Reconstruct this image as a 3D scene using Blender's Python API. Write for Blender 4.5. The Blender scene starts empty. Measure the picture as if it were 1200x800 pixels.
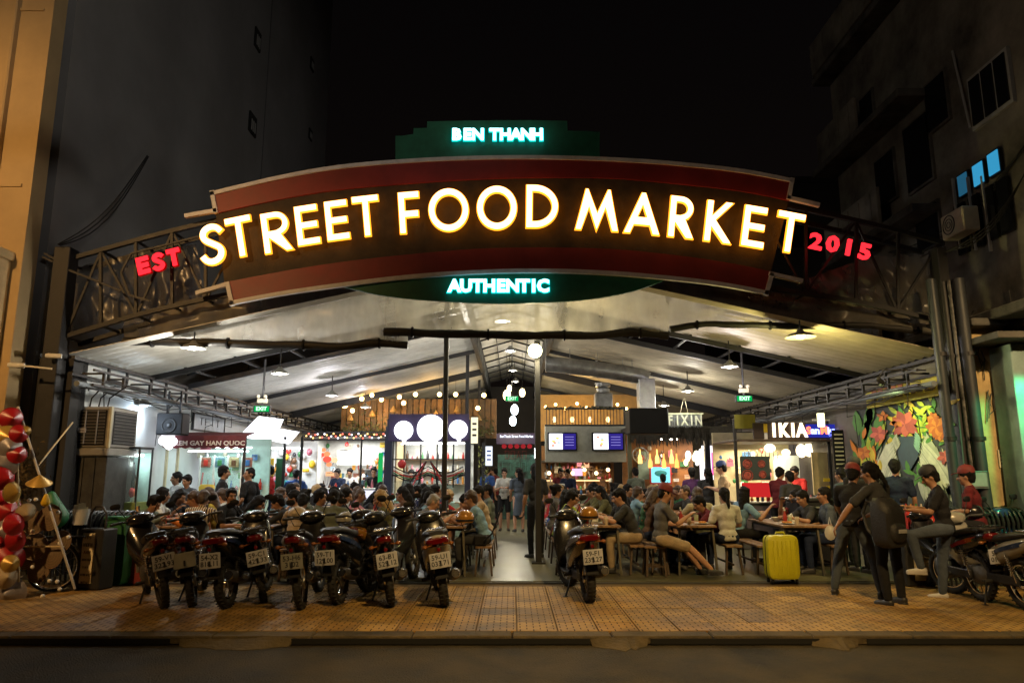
import bpy, bmesh, math, random
from mathutils import Vector, Matrix, Euler, noise
from math import sin, cos, pi, radians, tan, atan2, sqrt
random.seed(7)
R = radians
SC = bpy.context.scene
COL = SC.collection

# ---------------------------------------------------------------- camera
F, TILT, CH = 850.0, R(10.2), 1.6
cam_d = bpy.data.cameras.new("camera")
cam = bpy.data.objects.new("camera", cam_d); COL.objects.link(cam)
cam.location = (0, 0, CH); cam.rotation_euler = (pi/2 + TILT, 0, 0)
cam_d.sensor_width = 36; cam_d.lens = 36*F/1200; cam_d.clip_end = 500; cam_d.clip_start = .1
SC.camera = cam
# ---------------------------------------------------------------- night sky
W = bpy.data.worlds.new("World"); SC.world = W; W.use_nodes = True
nt = W.node_tree
bg = nt.nodes['Background']
tc = nt.nodes.new('ShaderNodeTexCoord'); sep = nt.nodes.new('ShaderNodeSeparateXYZ')
cr = nt.nodes.new('ShaderNodeValToRGB')
nt.links.new(tc.outputs['Generated'], sep.inputs[0]); nt.links.new(sep.outputs['Z'], cr.inputs[0])
cr.color_ramp.elements[0].position = 0.0; cr.color_ramp.elements[0].color = (.016, .011, .009, 1)
cr.color_ramp.elements[1].position = .7; cr.color_ramp.elements[1].color = (.0035, .003, .0035, 1)
nt.links.new(cr.outputs[0], bg.inputs[0]); bg.inputs[1].default_value = .22
SC.view_settings.view_transform = 'Standard'; SC.view_settings.look = 'None'
SC.view_settings.exposure = 0.42; SC.view_settings.gamma = 1
try:
    SC.cycles.use_denoising = True; SC.cycles.denoiser = 'OPENIMAGEDENOISE'
    SC.cycles.use_light_tree = True; SC.cycles.max_bounces = 6; SC.cycles.diffuse_bounces = 3
    SC.cycles.glossy_bounces = 3; SC.cycles.transparent_max_bounces = 12
    SC.cycles.sample_clamp_indirect = 3.0; SC.cycles.caustics_reflective = False; SC.cycles.caustics_refractive = False
except Exception: pass

# ---------------------------------------------------------------- ray helpers (where a thing seen in the photo stands)
def ray(px, py):
    x = (px-600)/F; u = (400-py)/F
    return Vector((x, cos(TILT)-u*sin(TILT), sin(TILT)+u*cos(TILT)))
def V(px, py, Y):
    d = ray(px, py); return Vector((0, 0, CH)) + d*(Y/d.y)
def G(px, py, z=0.0):
    d = ray(px, py); return Vector((0, 0, CH)) + d*((z-CH)/d.z)
def WX(px, py, X):
    d = ray(px, py); return Vector((0, 0, CH)) + d*(X/d.x)
def scr(p):
    q = Vector(p)-Vector((0, 0, CH)); zc = q.y*cos(TILT)+q.z*sin(TILT); up = -q.y*sin(TILT)+q.z*cos(TILT)
    return 600+F*q.x/zc, 400-F*up/zc
EAVE, SLOPE = 3.48, .225
def roofz(X): return EAVE + SLOPE*(7-abs(X))
def roofhit(px, py, drop):
    Y = 11.0
    while Y < 45:
        p = V(px, py, Y)
        if p.z > roofz(p.x)-drop: return p
        Y += .1
    return V(px, py, 30)

# ---------------------------------------------------------------- materials
MATS = {}
def mat(name, col, rough=.6, metal=0.0, var=.12, scale=6.0, bump=.15, spec=.5, alpha=1.0, bscale=None, coat=0.0, world=False, stain=0.0):
    if name in MATS: return MATS[name]
    m = bpy.data.materials.new(name); m.use_nodes = True; n = m.node_tree.nodes; l = m.node_tree.links
    b = n['Principled BSDF']; b.inputs['Roughness'].default_value = rough; b.inputs['Metallic'].default_value = metal
    b.inputs['Specular IOR Level'].default_value = spec
    b.inputs['Coat Weight'].default_value = coat
    c = (*col, 1)
    b.inputs['Base Color'].default_value = c
    if var > 0 or bump > 0:
        t = n.new('ShaderNodeTexCoord'); nz = n.new('ShaderNodeTexNoise'); nz.inputs['Scale'].default_value = scale
        nz.inputs['Detail'].default_value = 5; nz.inputs['Roughness'].default_value = .65
        src = t.outputs['Object']
        if world: gq = n.new('ShaderNodeNewGeometry'); src = gq.outputs['Position']
        l.new(src, nz.inputs['Vector'])
        if var > 0:
            mr = n.new('ShaderNodeMapRange'); mr.inputs['From Min'].default_value = .3; mr.inputs['From Max'].default_value = .7
            mr.inputs['To Min'].default_value = 1-var*1.6; mr.inputs['To Max'].default_value = 1+var
            if stain > 0:      # broad blotches and small spots of dirt
                v1 = n.new('ShaderNodeTexNoise'); v1.inputs['Scale'].default_value = scale*.28; v1.inputs['Detail'].default_value = 8; v1.inputs['Distortion'].default_value = 1.2; l.new(src, v1.inputs['Vector'])
                v2 = n.new('ShaderNodeTexVoronoi'); v2.inputs['Scale'].default_value = scale*1.9; l.new(src, v2.inputs['Vector'])
                r2 = n.new('ShaderNodeMapRange'); r2.inputs['From Min'].default_value = .03; r2.inputs['From Max'].default_value = .12; r2.inputs['To Min'].default_value = -stain*.5; r2.inputs['To Max'].default_value = 0; l.new(v2.outputs['Distance'], r2.inputs['Value'])
                r1 = n.new('ShaderNodeMapRange'); r1.inputs['From Min'].default_value = .35; r1.inputs['From Max'].default_value = .62; r1.inputs['To Min'].default_value = -stain; r1.inputs['To Max'].default_value = stain*.25; l.new(v1.outputs['Fac'], r1.inputs['Value'])
                ad = n.new('ShaderNodeMath'); l.new(r1.outputs[0], ad.inputs[0]); l.new(r2.outputs[0], ad.inputs[1])
                ad2 = n.new('ShaderNodeMath'); l.new(ad.outputs[0], ad2.inputs[0]); l.new(mr.outputs[0], ad2.inputs[1]); mo = ad2.outputs[0]
            else: mo = mr.outputs[0]
            l.new(nz.outputs['Fac'], mr.inputs['Value'])
            mx = n.new('ShaderNodeVectorMath'); mx.operation = 'SCALE'; mx.inputs[0].default_value = col
            l.new(mo, mx.inputs['Scale']); l.new(mx.outputs[0], b.inputs['Base Color'])
            rr = n.new('ShaderNodeMapRange'); rr.inputs['To Min'].default_value = max(.02, rough-.12); rr.inputs['To Max'].default_value = min(1, rough+.15)
            l.new(nz.outputs['Fac'], rr.inputs['Value']); l.new(rr.outputs[0], b.inputs['Roughness'])
        if bump > 0:
            n2 = n.new('ShaderNodeTexNoise'); n2.inputs['Scale'].default_value = bscale or scale*7; n2.inputs['Detail'].default_value = 4
            l.new(src, n2.inputs['Vector'])
            bp = n.new('ShaderNodeBump'); bp.inputs['Strength'].default_value = bump; bp.inputs['Distance'].default_value = .02
            l.new(n2.outputs['Fac'], bp.inputs['Height']); l.new(bp.outputs[0], b.inputs['Normal'])
    if alpha < 1: b.inputs['Alpha'].default_value = alpha
    MATS[name] = m; return m
def emit(name, col, strength):
    if name in MATS: return MATS[name]
    m = bpy.data.materials.new(name); m.use_nodes = True; n = m.node_tree.nodes; l = m.node_tree.links
    n.clear(); o = n.new('ShaderNodeOutputMaterial'); e = n.new('ShaderNodeEmission')
    e.inputs[0].default_value = (*col, 1); e.inputs[1].default_value = strength
    l.new(e.outputs[0], o.inputs[0]); MATS[name] = m; return m
def film(name, col, opac, rough=.25):
    """thin clear plastic or glass sheet"""
    if name in MATS: return MATS[name]
    m = bpy.data.materials.new(name); m.use_nodes = True; n = m.node_tree.nodes; l = m.node_tree.links
    n.clear(); o = n.new('ShaderNodeOutputMaterial'); t = n.new('ShaderNodeBsdfTransparent'); b = n.new('ShaderNodeBsdfPrincipled')
    b.inputs['Base Color'].default_value = (*col, 1); b.inputs['Roughness'].default_value = rough
    mx = n.new('ShaderNodeMixShader'); tc = n.new('ShaderNodeTexCoord'); nz = n.new('ShaderNodeTexNoise'); nz.inputs['Scale'].default_value = 2.2
    nz.inputs['Detail'].default_value = 6; mp = n.new('ShaderNodeMapping'); mp.inputs['Scale'].default_value = (1, 1, .35)
    l.new(tc.outputs['Object'], mp.inputs[0]); l.new(mp.outputs[0], nz.inputs['Vector'])
    mr = n.new('ShaderNodeMapRange'); mr.inputs['From Min'].default_value = .35; mr.inputs['From Max'].default_value = .7
    mr.inputs['To Min'].default_value = opac*.55; mr.inputs['To Max'].default_value = min(1, opac*1.6)
    l.new(nz.outputs['Fac'], mr.inputs['Value']); l.new(mr.outputs[0], mx.inputs[0])
    l.new(t.outputs[0], mx.inputs[1]); l.new(b.outputs[0], mx.inputs[2]); l.new(mx.outputs[0], o.inputs[0])
    MATS[name] = m; return m

# ---------------------------------------------------------------- mesh builder
def frame(d):
    d = d.normalized(); a = Vector((0, 0, 1)) if abs(d.z) < .9 else Vector((1, 0, 0))
    s = d.cross(a).normalized(); return s, s.cross(d).normalized()
class MB:
    def __init__(s): s.v = []; s.f = []
    def add(s, vs, fs):
        o = len(s.v); s.v += [tuple(p) for p in vs]; s.f += [tuple(i+o for i in f) for f in fs]; return s
    def box(s, c, d, rz=0, M=None, ch=0):
        x, y, z = d[0]/2, d[1]/2, d[2]/2
        if ch <= 0:
            vs = [Vector((i*x, j*y, k*z)) for k in (-1, 1) for j in (-1, 1) for i in (-1, 1)]
            fs = [(0, 2, 3, 1), (4, 5, 7, 6), (0, 1, 5, 4), (2, 6, 7, 3), (0, 4, 6, 2), (1, 3, 7, 5)]
        else:
            ch = min(ch, x*.9, y*.9, z*.9)
            vs = []; idx = {}
            for k in (-1, 1):
                for j in (-1, 1):
                    for i in (-1, 1):
                        for ax in range(3):
                            p = [i*(x-ch), j*(y-ch), k*(z-ch)]; p[ax] = (i*x, j*y, k*z)[ax]
                            idx[(i, j, k, ax)] = len(vs); vs.append(Vector(p))
            fs = []
            for ax in range(3):
                o1, o2 = [(1, 2), (2, 0), (0, 1)][ax]
                for sg in (-1, 1):
                    q = []
                    for a, b in ((-1, -1), (1, -1), (1, 1), (-1, 1)):
                        t = [0, 0, 0]; t[ax] = sg; t[o1] = a; t[o2] = b; q.append(idx[(*t, ax)])
                    fs.append(tuple(q if sg > 0 else q[::-1]))
            for ax in range(3):
                o1, o2 = [(1, 2), (2, 0), (0, 1)][ax]
                for a in (-1, 1):
                    for b in (-1, 1):
                        t0 = [0, 0, 0]; t0[o1] = a; t0[o2] = b; t1 = list(t0); t0[ax] = -1; t1[ax] = 1
                        q = (idx[(*t0, o1)], idx[(*t1, o1)], idx[(*t1, o2)], idx[(*t0, o2)])
                        fs.append(q if a*b < 0 else q[::-1])
            for k in (-1, 1):
                for j in (-1, 1):
                    for i in (-1, 1):
                        q = tuple(idx[(i, j, k, ax)] for ax in range(3)); fs.append(q if i*j*k > 0 else q[::-1])
        if rz: m = Matrix.Rotation(rz, 3, 'Z'); vs = [m @ p for p in vs]
        if M is not None: vs = [M @ p for p in vs]
        c = Vector(c); return s.add([p+c for p in vs], fs)
    def bar(s, a, b, w, h=None):
        a, b = Vector(a), Vector(b); h = h or w; u, v = frame(b-a)
        vs = [p+u*i*w/2+v*j*h/2 for p in (a, b) for i, j in ((-1, -1), (1, -1), (1, 1), (-1, 1))]
        return s.add(vs, [(3, 2, 1, 0), (4, 5, 6, 7)]+[(i, (i+1) % 4, (i+1) % 4+4, i+4) for i in range(4)])
    def tube(s, pts, r, n=8, r2=None, cap=True):
        pts = [Vector(p) for p in pts]; k = len(pts); vs = []; pu = None
        for i, p in enumerate(pts):
            d = (pts[min(i+1, k-1)]-pts[max(i-1, 0)])
            u, w = frame(d)
            if pu is not None:
                dn = d.normalized(); u = (pu-dn*pu.dot(dn))
                u = u.normalized() if u.length > 1e-6 else frame(d)[0]; w = u.cross(dn)
            pu = u
            rr = r if r2 is None else r+(r2-r)*i/(k-1)
            if isinstance(r, (list, tuple)): rr = r[i]
            vs += [p+u*cos(2*pi*j/n)*rr+w*sin(2*pi*j/n)*rr for j in range(n)]
        fs = [(i*n+j, i*n+(j+1) % n, (i+1)*n+(j+1) % n, (i+1)*n+j) for i in range(k-1) for j in range(n)]
        if cap: fs += [tuple(range(n))[::-1], tuple(range((k-1)*n, k*n))]
        return s.add(vs, fs)
    def lathe(s, prof, o=(0, 0, 0), n=16, M=None, cap=True):
        """prof = [(radius, height)] about z"""
        o = Vector(o); vs = []
        for r, z in prof:
            for j in range(n):
                p = Vector((r*cos(2*pi*j/n), r*sin(2*pi*j/n), z)); vs.append((M @ p if M is not None else p)+o)
        k = len(prof); fs = [(i*n+j, i*n+(j+1) % n, (i+1)*n+(j+1) % n, (i+1)*n+j) for i in range(k-1) for j in range(n)]
        if cap: fs += [tuple(range(n))[::-1], tuple(range((k-1)*n, k*n))]
        return s.add(vs, fs)
    def sphere(s, c, r, n=12, sc=(1, 1, 1), M=None):
        m = Matrix.Diagonal(Vector(sc)); m = (M @ m) if M is not None else m
        k = max(4, n//2+1)
        return s.lathe([(max(.002, sin(pi*i/k))*r, -cos(pi*i/k)*r) for i in range(k+1)], c, n, m)
    def cone(s, a, b, ra, rb, n=10):
        """rounded cone from a to b"""
        a, b = Vector(a), Vector(b); d = b-a; L = max(d.length, 1e-4); u, w = frame(d)
        M = Matrix((u, w, -d.normalized())).transposed() if False else Matrix((u, d.normalized().cross(u), d.normalized())).transposed()
        pr = [(max(.001, ra*sin(t)), -ra*cos(t)) for t in (0, pi/6, pi/3, pi/2)]
        pr += [(max(.001, rb*sin(t)), L-rb*cos(t)) for t in (pi/2, 2*pi/3, 5*pi/6, pi)]
        return s.lathe(pr, a, n, M)
    def torus(s, c, R_, r, axis='X', n=28, k=8, flat=1.0, a0=0, a1=2*pi):
        c = Vector(c); vs = []; full = abs(a1-a0-2*pi) < 1e-6; m = n if full else n+1
        for i in range(m):
            t = a0+(a1-a0)*i/n
            for j in range(k):
                q = 2*pi*j/k; rr = R_+r*cos(q); h = r*flat*sin(q)
                p = {'X': (h, rr*cos(t), rr*sin(t)), 'Y': (rr*cos(t), h, rr*sin(t)), 'Z': (rr*cos(t), rr*sin(t), h)}[axis]
                vs.append(Vector(p)+c)
        fs = [(i*k+j, i*k+(j+1) % k, ((i+1) % m)*k+(j+1) % k, ((i+1) % m)*k+j) for i in range(n) for j in range(k)]
        return s.add(vs, fs)
    def loft(s, secs, n=12, e=2.4):
        """secs = [(y, z, w, h)] or (x,y,z,w,h): rounded sections in the XZ plane strung along Y"""
        vs = []
        for q in secs:
            if len(q) == 4: x = 0; y, z, w, h = q
            else: x, y, z, w, h = q
            for j in range(n):
                t = 2*pi*j/n; cx, cz = cos(t), sin(t)
                vs.append((x+w/2*math.copysign(abs(cx)**(2/e), cx), y, z+h/2*math.copysign(abs(cz)**(2/e), cz)))
        k = len(secs); fs = [(i*n+j, i*n+(j+1) % n, (i+1)*n+(j+1) % n, (i+1)*n+j) for i in range(k-1) for j in range(n)]
        fs += [tuple(range(n))[::-1], tuple(range((k-1)*n, k*n))]
        return s.add(vs, fs)
    def prism(s, poly, d, o=(0, 0, 0)):
        """poly = world/local points of a flat outline, extruded by vector d (fan free ngon)"""
        d = Vector(d); o = Vector(o); p = [Vector(q)+o for q in poly]; n = len(p)
        return s.add(p+[q+d for q in p], [tuple(range(n))[::-1], tuple(range(n, 2*n))]+[(i, (i+1) % n, (i+1) % n+n, i+n) for i in range(n)])
    def strip(s, A, B, d):
        """ribbon between two point rows, with thickness vector d"""
        n = len(A); d = Vector(d); A = [Vector(a) for a in A]; B = [Vector(b) for b in B]
        vs = A+B+[a+d for a in A]+[b+d for b in B]; fs = []
        for i in range(n-1):
            fs += [(i, i+1, n+i+1, n+i), (2*n+i, 3*n+i, 3*n+i+1, 2*n+i+1), (i, 2*n+i, 2*n+i+1, i+1), (n+i, n+i+1, 3*n+i+1, 3*n+i)]
        fs += [(0, n, 3*n, 2*n), (n-1, 3*n-1, 4*n-1, 2*n-1)]
        return s.add(vs, fs)
    def mesh(s, name, m=None, smooth=35, fix=True):
        me = bpy.data.meshes.new(name); me.from_pydata(s.v, [], s.f)
        if fix:
            b = bmesh.new(); b.from_mesh(me); bmesh.ops.recalc_face_normals(b, faces=b.faces); b.to_mesh(me); b.free()
        if smooth:
            me.shade_smooth()
            try: me.set_sharp_from_angle(angle=R(smooth))
            except Exception: pass
        if m: me.materials.append(m)
        return me
    def build(s, name, m, parent=None, smooth=35, loc=None):
        return put(name, s.mesh(name, m, smooth), parent, loc)
def put(name, me, parent=None, loc=None, rot=None, m=None):
    o = bpy.data.objects.new(name, me); COL.objects.link(o)
    if parent: o.parent = parent
    if loc is not None: o.location = loc
    if rot is not None: o.rotation_euler = rot
    if m is not None:
        o.material_slots[0].link = 'OBJECT'; o.material_slots[0].material = m
    return o
def tag(o, label=None, cat=None, group=None, kind=None):
    if label: o['label'] = label
    if cat: o['category'] = cat
    if group: o['group'] = group
    if kind: o['kind'] = kind
    return o
def thing(name, label, cat, loc=(0, 0, 0), rz=0, group=None):
    o = bpy.data.objects.new(name, None); COL.objects.link(o); o.empty_display_size = .1
    o.location = loc; o.rotation_euler = (0, 0, rz); return tag(o, label, cat, group)
def dup(o, label=None, group=None, loc=None, rot=None, parent=None):
    c = o.copy(); COL.objects.link(c)
    if parent: c.parent = parent
    if loc is not None: c.location = loc
    if rot is not None: c.rotation_euler = rot
    if label: c['label'] = label
    if group: c['group'] = group
    for ch in list(o.children): dup(ch, parent=c)
    return c
def text(s, size, m, parent=None, loc=(0, 0, 0), rot=(pi/2, 0, 0), ext=.004, name='lettering', align='CENTER', off=0.0, sx=1.0):
    cu = bpy.data.curves.new('t', 'FONT'); cu.body = s; cu.size = size; cu.extrude = ext; cu.align_x = align; cu.align_y = 'CENTER'
    cu.offset = off; cu.resolution_u = 2; cu.space_line = .9
    t = bpy.data.objects.new('t', cu); me = evalmesh(t)
    bpy.data.objects.remove(t); bpy.data.curves.remove(cu)
    me.materials.clear(); me.materials.append(m); me.name = name
    o = put(name, me, parent, loc, rot); o.scale = (sx, 1, 1); return o
def lamp(name, kind, loc, col, power, size=.1, rot=None, spot=None, blend=.5, parent=None):
    d = bpy.data.lights.new(name, kind); d.color = col; d.energy = power
    if kind == 'AREA': d.size = size
    else: d.shadow_soft_size = size
    if spot: d.spot_size = R(spot); d.spot_blend = blend
    o = bpy.data.objects.new(name, d); COL.objects.link(o); o.location = loc
    if rot: o.rotation_euler = rot
    if parent: o.parent = parent
    return o

TS = bpy.data.scenes.new('workbench')      # small side scene for evaluating curves and modifiers quickly, removed at the end
def evalmesh(o):
    TS.collection.objects.link(o); vl = TS.view_layers[0]; vl.update(); dg = vl.depsgraph
    me = bpy.data.meshes.new_from_object(o.evaluated_get(dg)); TS.collection.objects.unlink(o); return me
def scrawl(t, c, w, h, m, axis='X', n=None, name='print', d=.004, parent=None):
    """a row of small strokes standing for print too small to read in the photo"""
    b = MB(); n = n or max(3, int(w/h/.7)); c = Vector(c); r = random.Random(int(abs(c.x*991+c.z*773))+n); u = Vector((1, 0, 0)) if axis == 'X' else Vector((0, 1, 0)); o = Vector((0, -d, 0)) if axis == 'X' else Vector((d, 0, 0))
    for i in range(n):
        x = -w/2+w*(i+.5)/n; q = w/n*.32; k = r.randint(0, 4); P_ = lambda a, e: c+u*(x+a*q)+Vector((0, 0, e*h/2))+o
        S = ([(-1, -1, -1, 1), (-1, 1, 1, 1), (-1, 0, 1, 0)], [(-1, -1, -1, 1), (1, -1, 1, 1), (-1, 0, 1, 0)], [(-1, -1, 0, 1), (0, 1, 1, -1)], [(-1, -1, -1, 1), (-1, -1, 1, -1), (-1, 1, 1, 1), (1, 1, 1, -1)], [(0, -1, 0, 1), (-1, 1, 1, 1)])[k]
        for a, e, a2, e2 in S: b.bar(P_(a, e), P_(a2, e2), min(q*.6, h*.18), d)
    return b.build(name, m, parent or t, 0)
# common materials
BLACK = mat('black_paint', (.010, .010, .012), .6, bump=.05, spec=.2)
STEEL_D = mat('dark_steel', (.022, .022, .024), .5, .3, bump=.1)
STEEL = mat('galvanised_steel', (.32, .33, .34), .38, .85, var=.2, bump=.08)
CHROME = mat('chrome', (.75, .75, .76), .12, 1, var=.05, bump=0)
RUBBER = mat('rubber', (.014, .014, .014), .75, bump=.3, bscale=60)
WHITE = mat('white_paint', (.7, .7, .68), .5, bump=.05)
CREAM = mat('cream_paint', (.55, .50, .38), .6)
WOOD = mat('table_wood', (.22, .13, .065), .45, var=.35, scale=4, bump=.2)
WOOD_D = mat('dark_wood', (.07, .045, .028), .5, var=.3, bump=.2)
RED = mat('red_plastic', (.45, .02, .02), .4, bump=.03)
GREEN_P = mat('green_plastic', (.02, .13, .05), .45, bump=.05)
YELLOW = mat('yellow_paint', (.62, .42, .02), .45, bump=.03)
PAPER = mat('paper', (.62, .56, .40), .8, bump=0)
INK = mat('ink', (.03, .03, .03), .8, var=0, bump=0)
GLASS = film('clear_glass', (.6, .75, .72), .16, .05)
E_WHITE = emit('white_tube_light', (.93, .97, 1), 7.0)
E_WHITE_LO = emit('lit_white_panel', (.95, .97, 1), 2.2)
E_WARM = emit('warm_bulb_glass', (1, .62, .2), 14.0)
E_WARM_LO = emit('warm_lit_shade', (1, .66, .3), 2.5)
E_LAMP = emit('pendant_bulb', (1, .93, .8), 14.0)
# ================================================================ GROUND
m_asph = mat('asphalt', (.050, .038, .019), .85, var=.3, scale=2.2, bump=1.6, bscale=55, world=True, stain=.45)
road = MB(); road.add([(-60, -30, -.09), (60, -30, -.09), (60, 7.9, -.09), (-60, 7.9, -.09)], [(0, 1, 2, 3)])
tag(road.build('road', m_asph, smooth=0), kind='structure')
m_conc = mat('kerb_concrete', (.085, .062, .030), .85, var=.3, scale=3, bump=.7, bscale=30, world=True, stain=.4)
m_tile = mat('terracotta_paving', (.33, .195, .048), .66, var=.25, scale=2.2, bump=.35, world=True, stain=.4)
pv = thing('pavement', None, None, (0, 0, 0)); tag(pv, kind='structure')
KY0, KY1, FE = 7.62, 7.86, 11.12           # kerb front, kerb back, floor edge
gb = MB(); gb.box((0, (KY1+FE)/2, -.07), (60, FE-KY1, .1)); gb.build('paving_bed', mat('joint_mortar', (.11, .065, .02), .9), pv)
x = -14.0; i = 0
while x < 14:                               # kerb stones, gaps are the dark drain inlets
    L = 1.0
    kb = MB(); kb.box((x+L/2, (KY0+KY1)/2, -.045), (L-.012, KY1-KY0, .085+random.uniform(-.004, .004)), ch=.012); kb.build('kerb_stone', m_conc, pv, 0)
    x += L
dr = MB()
for a, b in ((0, 205), (345, 690), (760, 955), (1010, 1200)):
    pa, pb = G(a, 748, -.05), G(b, 748, -.05)
    dr.box(((pa.x+pb.x)/2, KY0-.004, -.052), (pb.x-pa.x, .02, .052))
dr.build('drain_inlet', mat('void_black', (.004, .004, .004), .9, bump=0, var=0), pv, 0)
for n_, (a, b) in enumerate(((208, 342), (692, 762), (956, 1008))):    # broken concrete ramps up the kerb
    pa, pb = G(a, 752, -.05), G(b, 752, -.05); rp = MB(); N = 9
    top = []; bot = []
    for k in range(N):
        t = k/(N-1); xx = pa.x+(pb.x-pa.x)*t; w_ = random.uniform(.10, .2)*(.35+sin(pi*t))
        top.append((xx, KY0+.01, -.012+random.uniform(-.01, .004))); bot.append((xx+random.uniform(-.05, .05), KY0-w_, -.086))
    rp.strip(bot, top, (0, 0, -.03)); rp.build('concrete_ramp', m_conc, pv, 20)
# paving: one tile mesh with dark bars for shaded grooves, repeated
T = .42
def tile_mesh():
    mb = MB(); mb.box((0, 0, -.0125), (T-.013, T-.006, .025), ch=.003)
    nf = len(mb.f)
    for r_ in range(3):
        for c_ in range(6):
            xx = (c_-2.5)*T/6; yy = (r_-1)*T/3+(.034 if c_ % 2 else -.034)
            mb.box((xx, yy, -.001), (.012, .068, .004))
    me = mb.mesh('paving_tile', m_tile, 0); me.materials.append(mat('grit_in_grooves', (.045, .026, .01), .9, bump=0))  # bars coloured dark to imitate the shade inside sunken grooves
    for i, p in enumerate(me.polygons): p.material_index = 1 if i >= nf else 0
    return me
def tile_far():
    mb = MB(); mb.box((0, 0, -.0125), (T-.014, T-.014, .025), ch=.004); return mb.mesh('paving_tile', m_tile, 0)
tm = tile_mesh(); spots = []
ny = int((FE-KY1)/T)
for j in range(ny+1):
    for i in range(-24, 24):
        spots.append((i*T+.21+.05, KY1+T/2+j*T))
spots = [s for s in spots if s[1]+T/2 <= FE+.06]
spots.sort(key=lambda s: (s[1]-8)*.3+abs(s[0])*1.0 if abs(s[0]) < 9.5 else 99)
m_tiles = [m_tile, mat('terracotta_paving_dark', (.29, .165, .04), .64, var=.25, scale=2.5, bump=.35, world=True, stain=.45), mat('terracotta_paving_pale', (.36, .22, .06), .68, var=.25, scale=2.8, bump=.35, world=True, stain=.35)]
rest = MB()
for k, (x, y) in enumerate(spots):
    if k < 296:
        o = put('paving_tile', tm, pv, (x, y, random.uniform(-.0025, .0015)), (random.uniform(-.004, .004), random.uniform(-.004, .004), 0), m_tiles[random.choice((0, 0, 1, 2))])
    else: rest.box((x, y, -.0125), (T-.014, T-.014, .025), ch=.004)
rest.build('paving_tile_rest', m_tile, pv, 0)['kind'] = 'stuff'
# hall floor
m_floor = mat('polished_floor', (.13, .125, .075), .34, var=.3, scale=1.2, bump=.06, bscale=20, world=True, stain=.35)
fl = thing('floor', None, None); tag(fl, kind='structure')
f1 = MB(); f1.box((0, 28.6, -.04), (16.5, 34.8, .11)); f1.build('floor_slab', m_floor, fl, 0)
f2 = MB(); f2.box((0, FE+.04, -.035), (17, .07, .075), ch=.01); f2.build('threshold', mat('threshold_stone', (.03, .028, .025), .6), fl, 0)
# ground beyond
gd = MB(); gd.add([(-120, 7.8, -.16), (120, 7.8, -.16), (120, 200, -.16), (-120, 200, -.16)], [(0, 1, 2, 3)]); tag(gd.build('ground', m_asph, smooth=0), kind='structure')

# ================================================================ LEFT TOWER
m_grey = mat('grey_render_wall', (.20, .197, .20), .85, var=.14, scale=.35, bump=.15, bscale=8)
m_och = mat('ochre_facade', (.42, .30, .15), .8, var=.15, scale=.6, bump=.1)
LX, TY0, TY1 = -7.62, 11.15, 27.8
tw = thing('tower_block', 'tall plain grey tower with a blank side wall rising left of the market hall', 'building', (LX, TY0, 0))
b = MB(); b.box((-7.5, (TY1-TY0)/2+.15, 16), (15, TY1-TY0-.3, 32)); b.build('side_wall', m_grey, tw, 0)
b = MB(); b.box((-7.5, -.02, 16), (14.9, .34, 32)); b.build('front_wall', m_och, tw, 0)
b = MB(); b.box((-.9, -.22, 16.0), (.62, .16, 32), ch=.02); b.build('pilaster', m_och, tw, 0)
b = MB(); b.box((-.62, -.34, 2.35), (.8, .4, 5.0), ch=.02); b.box((-.62, -.36, 4.92), (.9, .5, .14), ch=.02); b.build('pilaster', mat('pale_ochre', (.62, .47, .25), .8), tw, 0)
b = MB()
for k in range(10): b.box((-6.5, -.20, 3+3.1*k), (12.6, .03, .05))
b.build('string_course', m_och, tw, 0)
for (px, py, w, h) in ((301, 47, .45, .6), (295, 146, .55, .6), (365, 76, .4, .45), (363, 158, .35, .4)):
    p = WX(px, py, LX)
    f = MB(); f.box((.02, p.y-TY0, p.z), (.06, w, h)); fo = f.build('vent_opening', mat('void_black', (.004,)*3), tw, 0)
    g = MB()
    for q in range(3): g.box((.06, p.y-TY0-.25*w+q*.25*w, p.z-.1*h), (.02, .05, h*.55))
    g.build('louvre', mat('pale_louvre', (.25, .25, .24), .6), fo, 0)
# vertical joint lines and stains
for yy in (9.6,):
    g = MB(); g.box((.01, yy, 16), (.02, .03, 32)); g.build('wall_joint', mat('dark_joint', (.07, .07, .075), .9), tw, 0)

# ================================================================ RIGHT OLD APARTMENTS
RX = 7.9
m_old = mat('stained_old_plaster', (.17, .155, .13), .9, var=.5, scale=.8, bump=.4, bscale=9)
m_slab = mat('old_slab', (.10, .095, .085), .9, var=.5, scale=1.5)
m_dk = mat('dark_window', (.008, .009, .011), .15, bump=0, var=0)
ap = thing('apartment_building', 'dark weathered old apartment block with balconies and a row of blue lit panes', 'building', (RX, 0, 0))
b = MB(); b.box((3, 13.2, 7.5), (6, 6.8, 7.4)); b.build('wall', m_old, ap, 0)
b = MB(); b.box((4, 15.0, 13.5), (5.0, 3.6, 3.8)); b.box((4.4, 12.6, 13.6), (4.0, 1.2, 4.0)); b.build('roof_room', m_old, ap, 0)
for z, o_ in ((4.0, .5), (6.4, .55), (8.7, .6), (11.1, .45)):
    y0_ = 9.75 if z < 5 else (12.7 if z < 10 else 9.75)
    b = MB(); b.box((-o_/2, (y0_+16.65)/2, z), (o_, 16.65-y0_, .16), ch=.02); b.build('balcony_slab', m_slab, ap, 0)
for z, y0, y1 in ((4.5, 14.4, 16.5), (6.9, 14.0, 16.5), (9.2, 14.6, 16.5), (11.6, 13.0, 16.5)):
    b = MB(); b.box((-.45, (y0+y1)/2, z), (.09, y1-y0, .85), ch=.015)
    for q in range(int((y1-y0)/.5)): b.box((-.50, y0+.25+q*.5, z), (.03, .06, .7))
    b.build('balcony_parapet', m_old, ap, 0)
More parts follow.
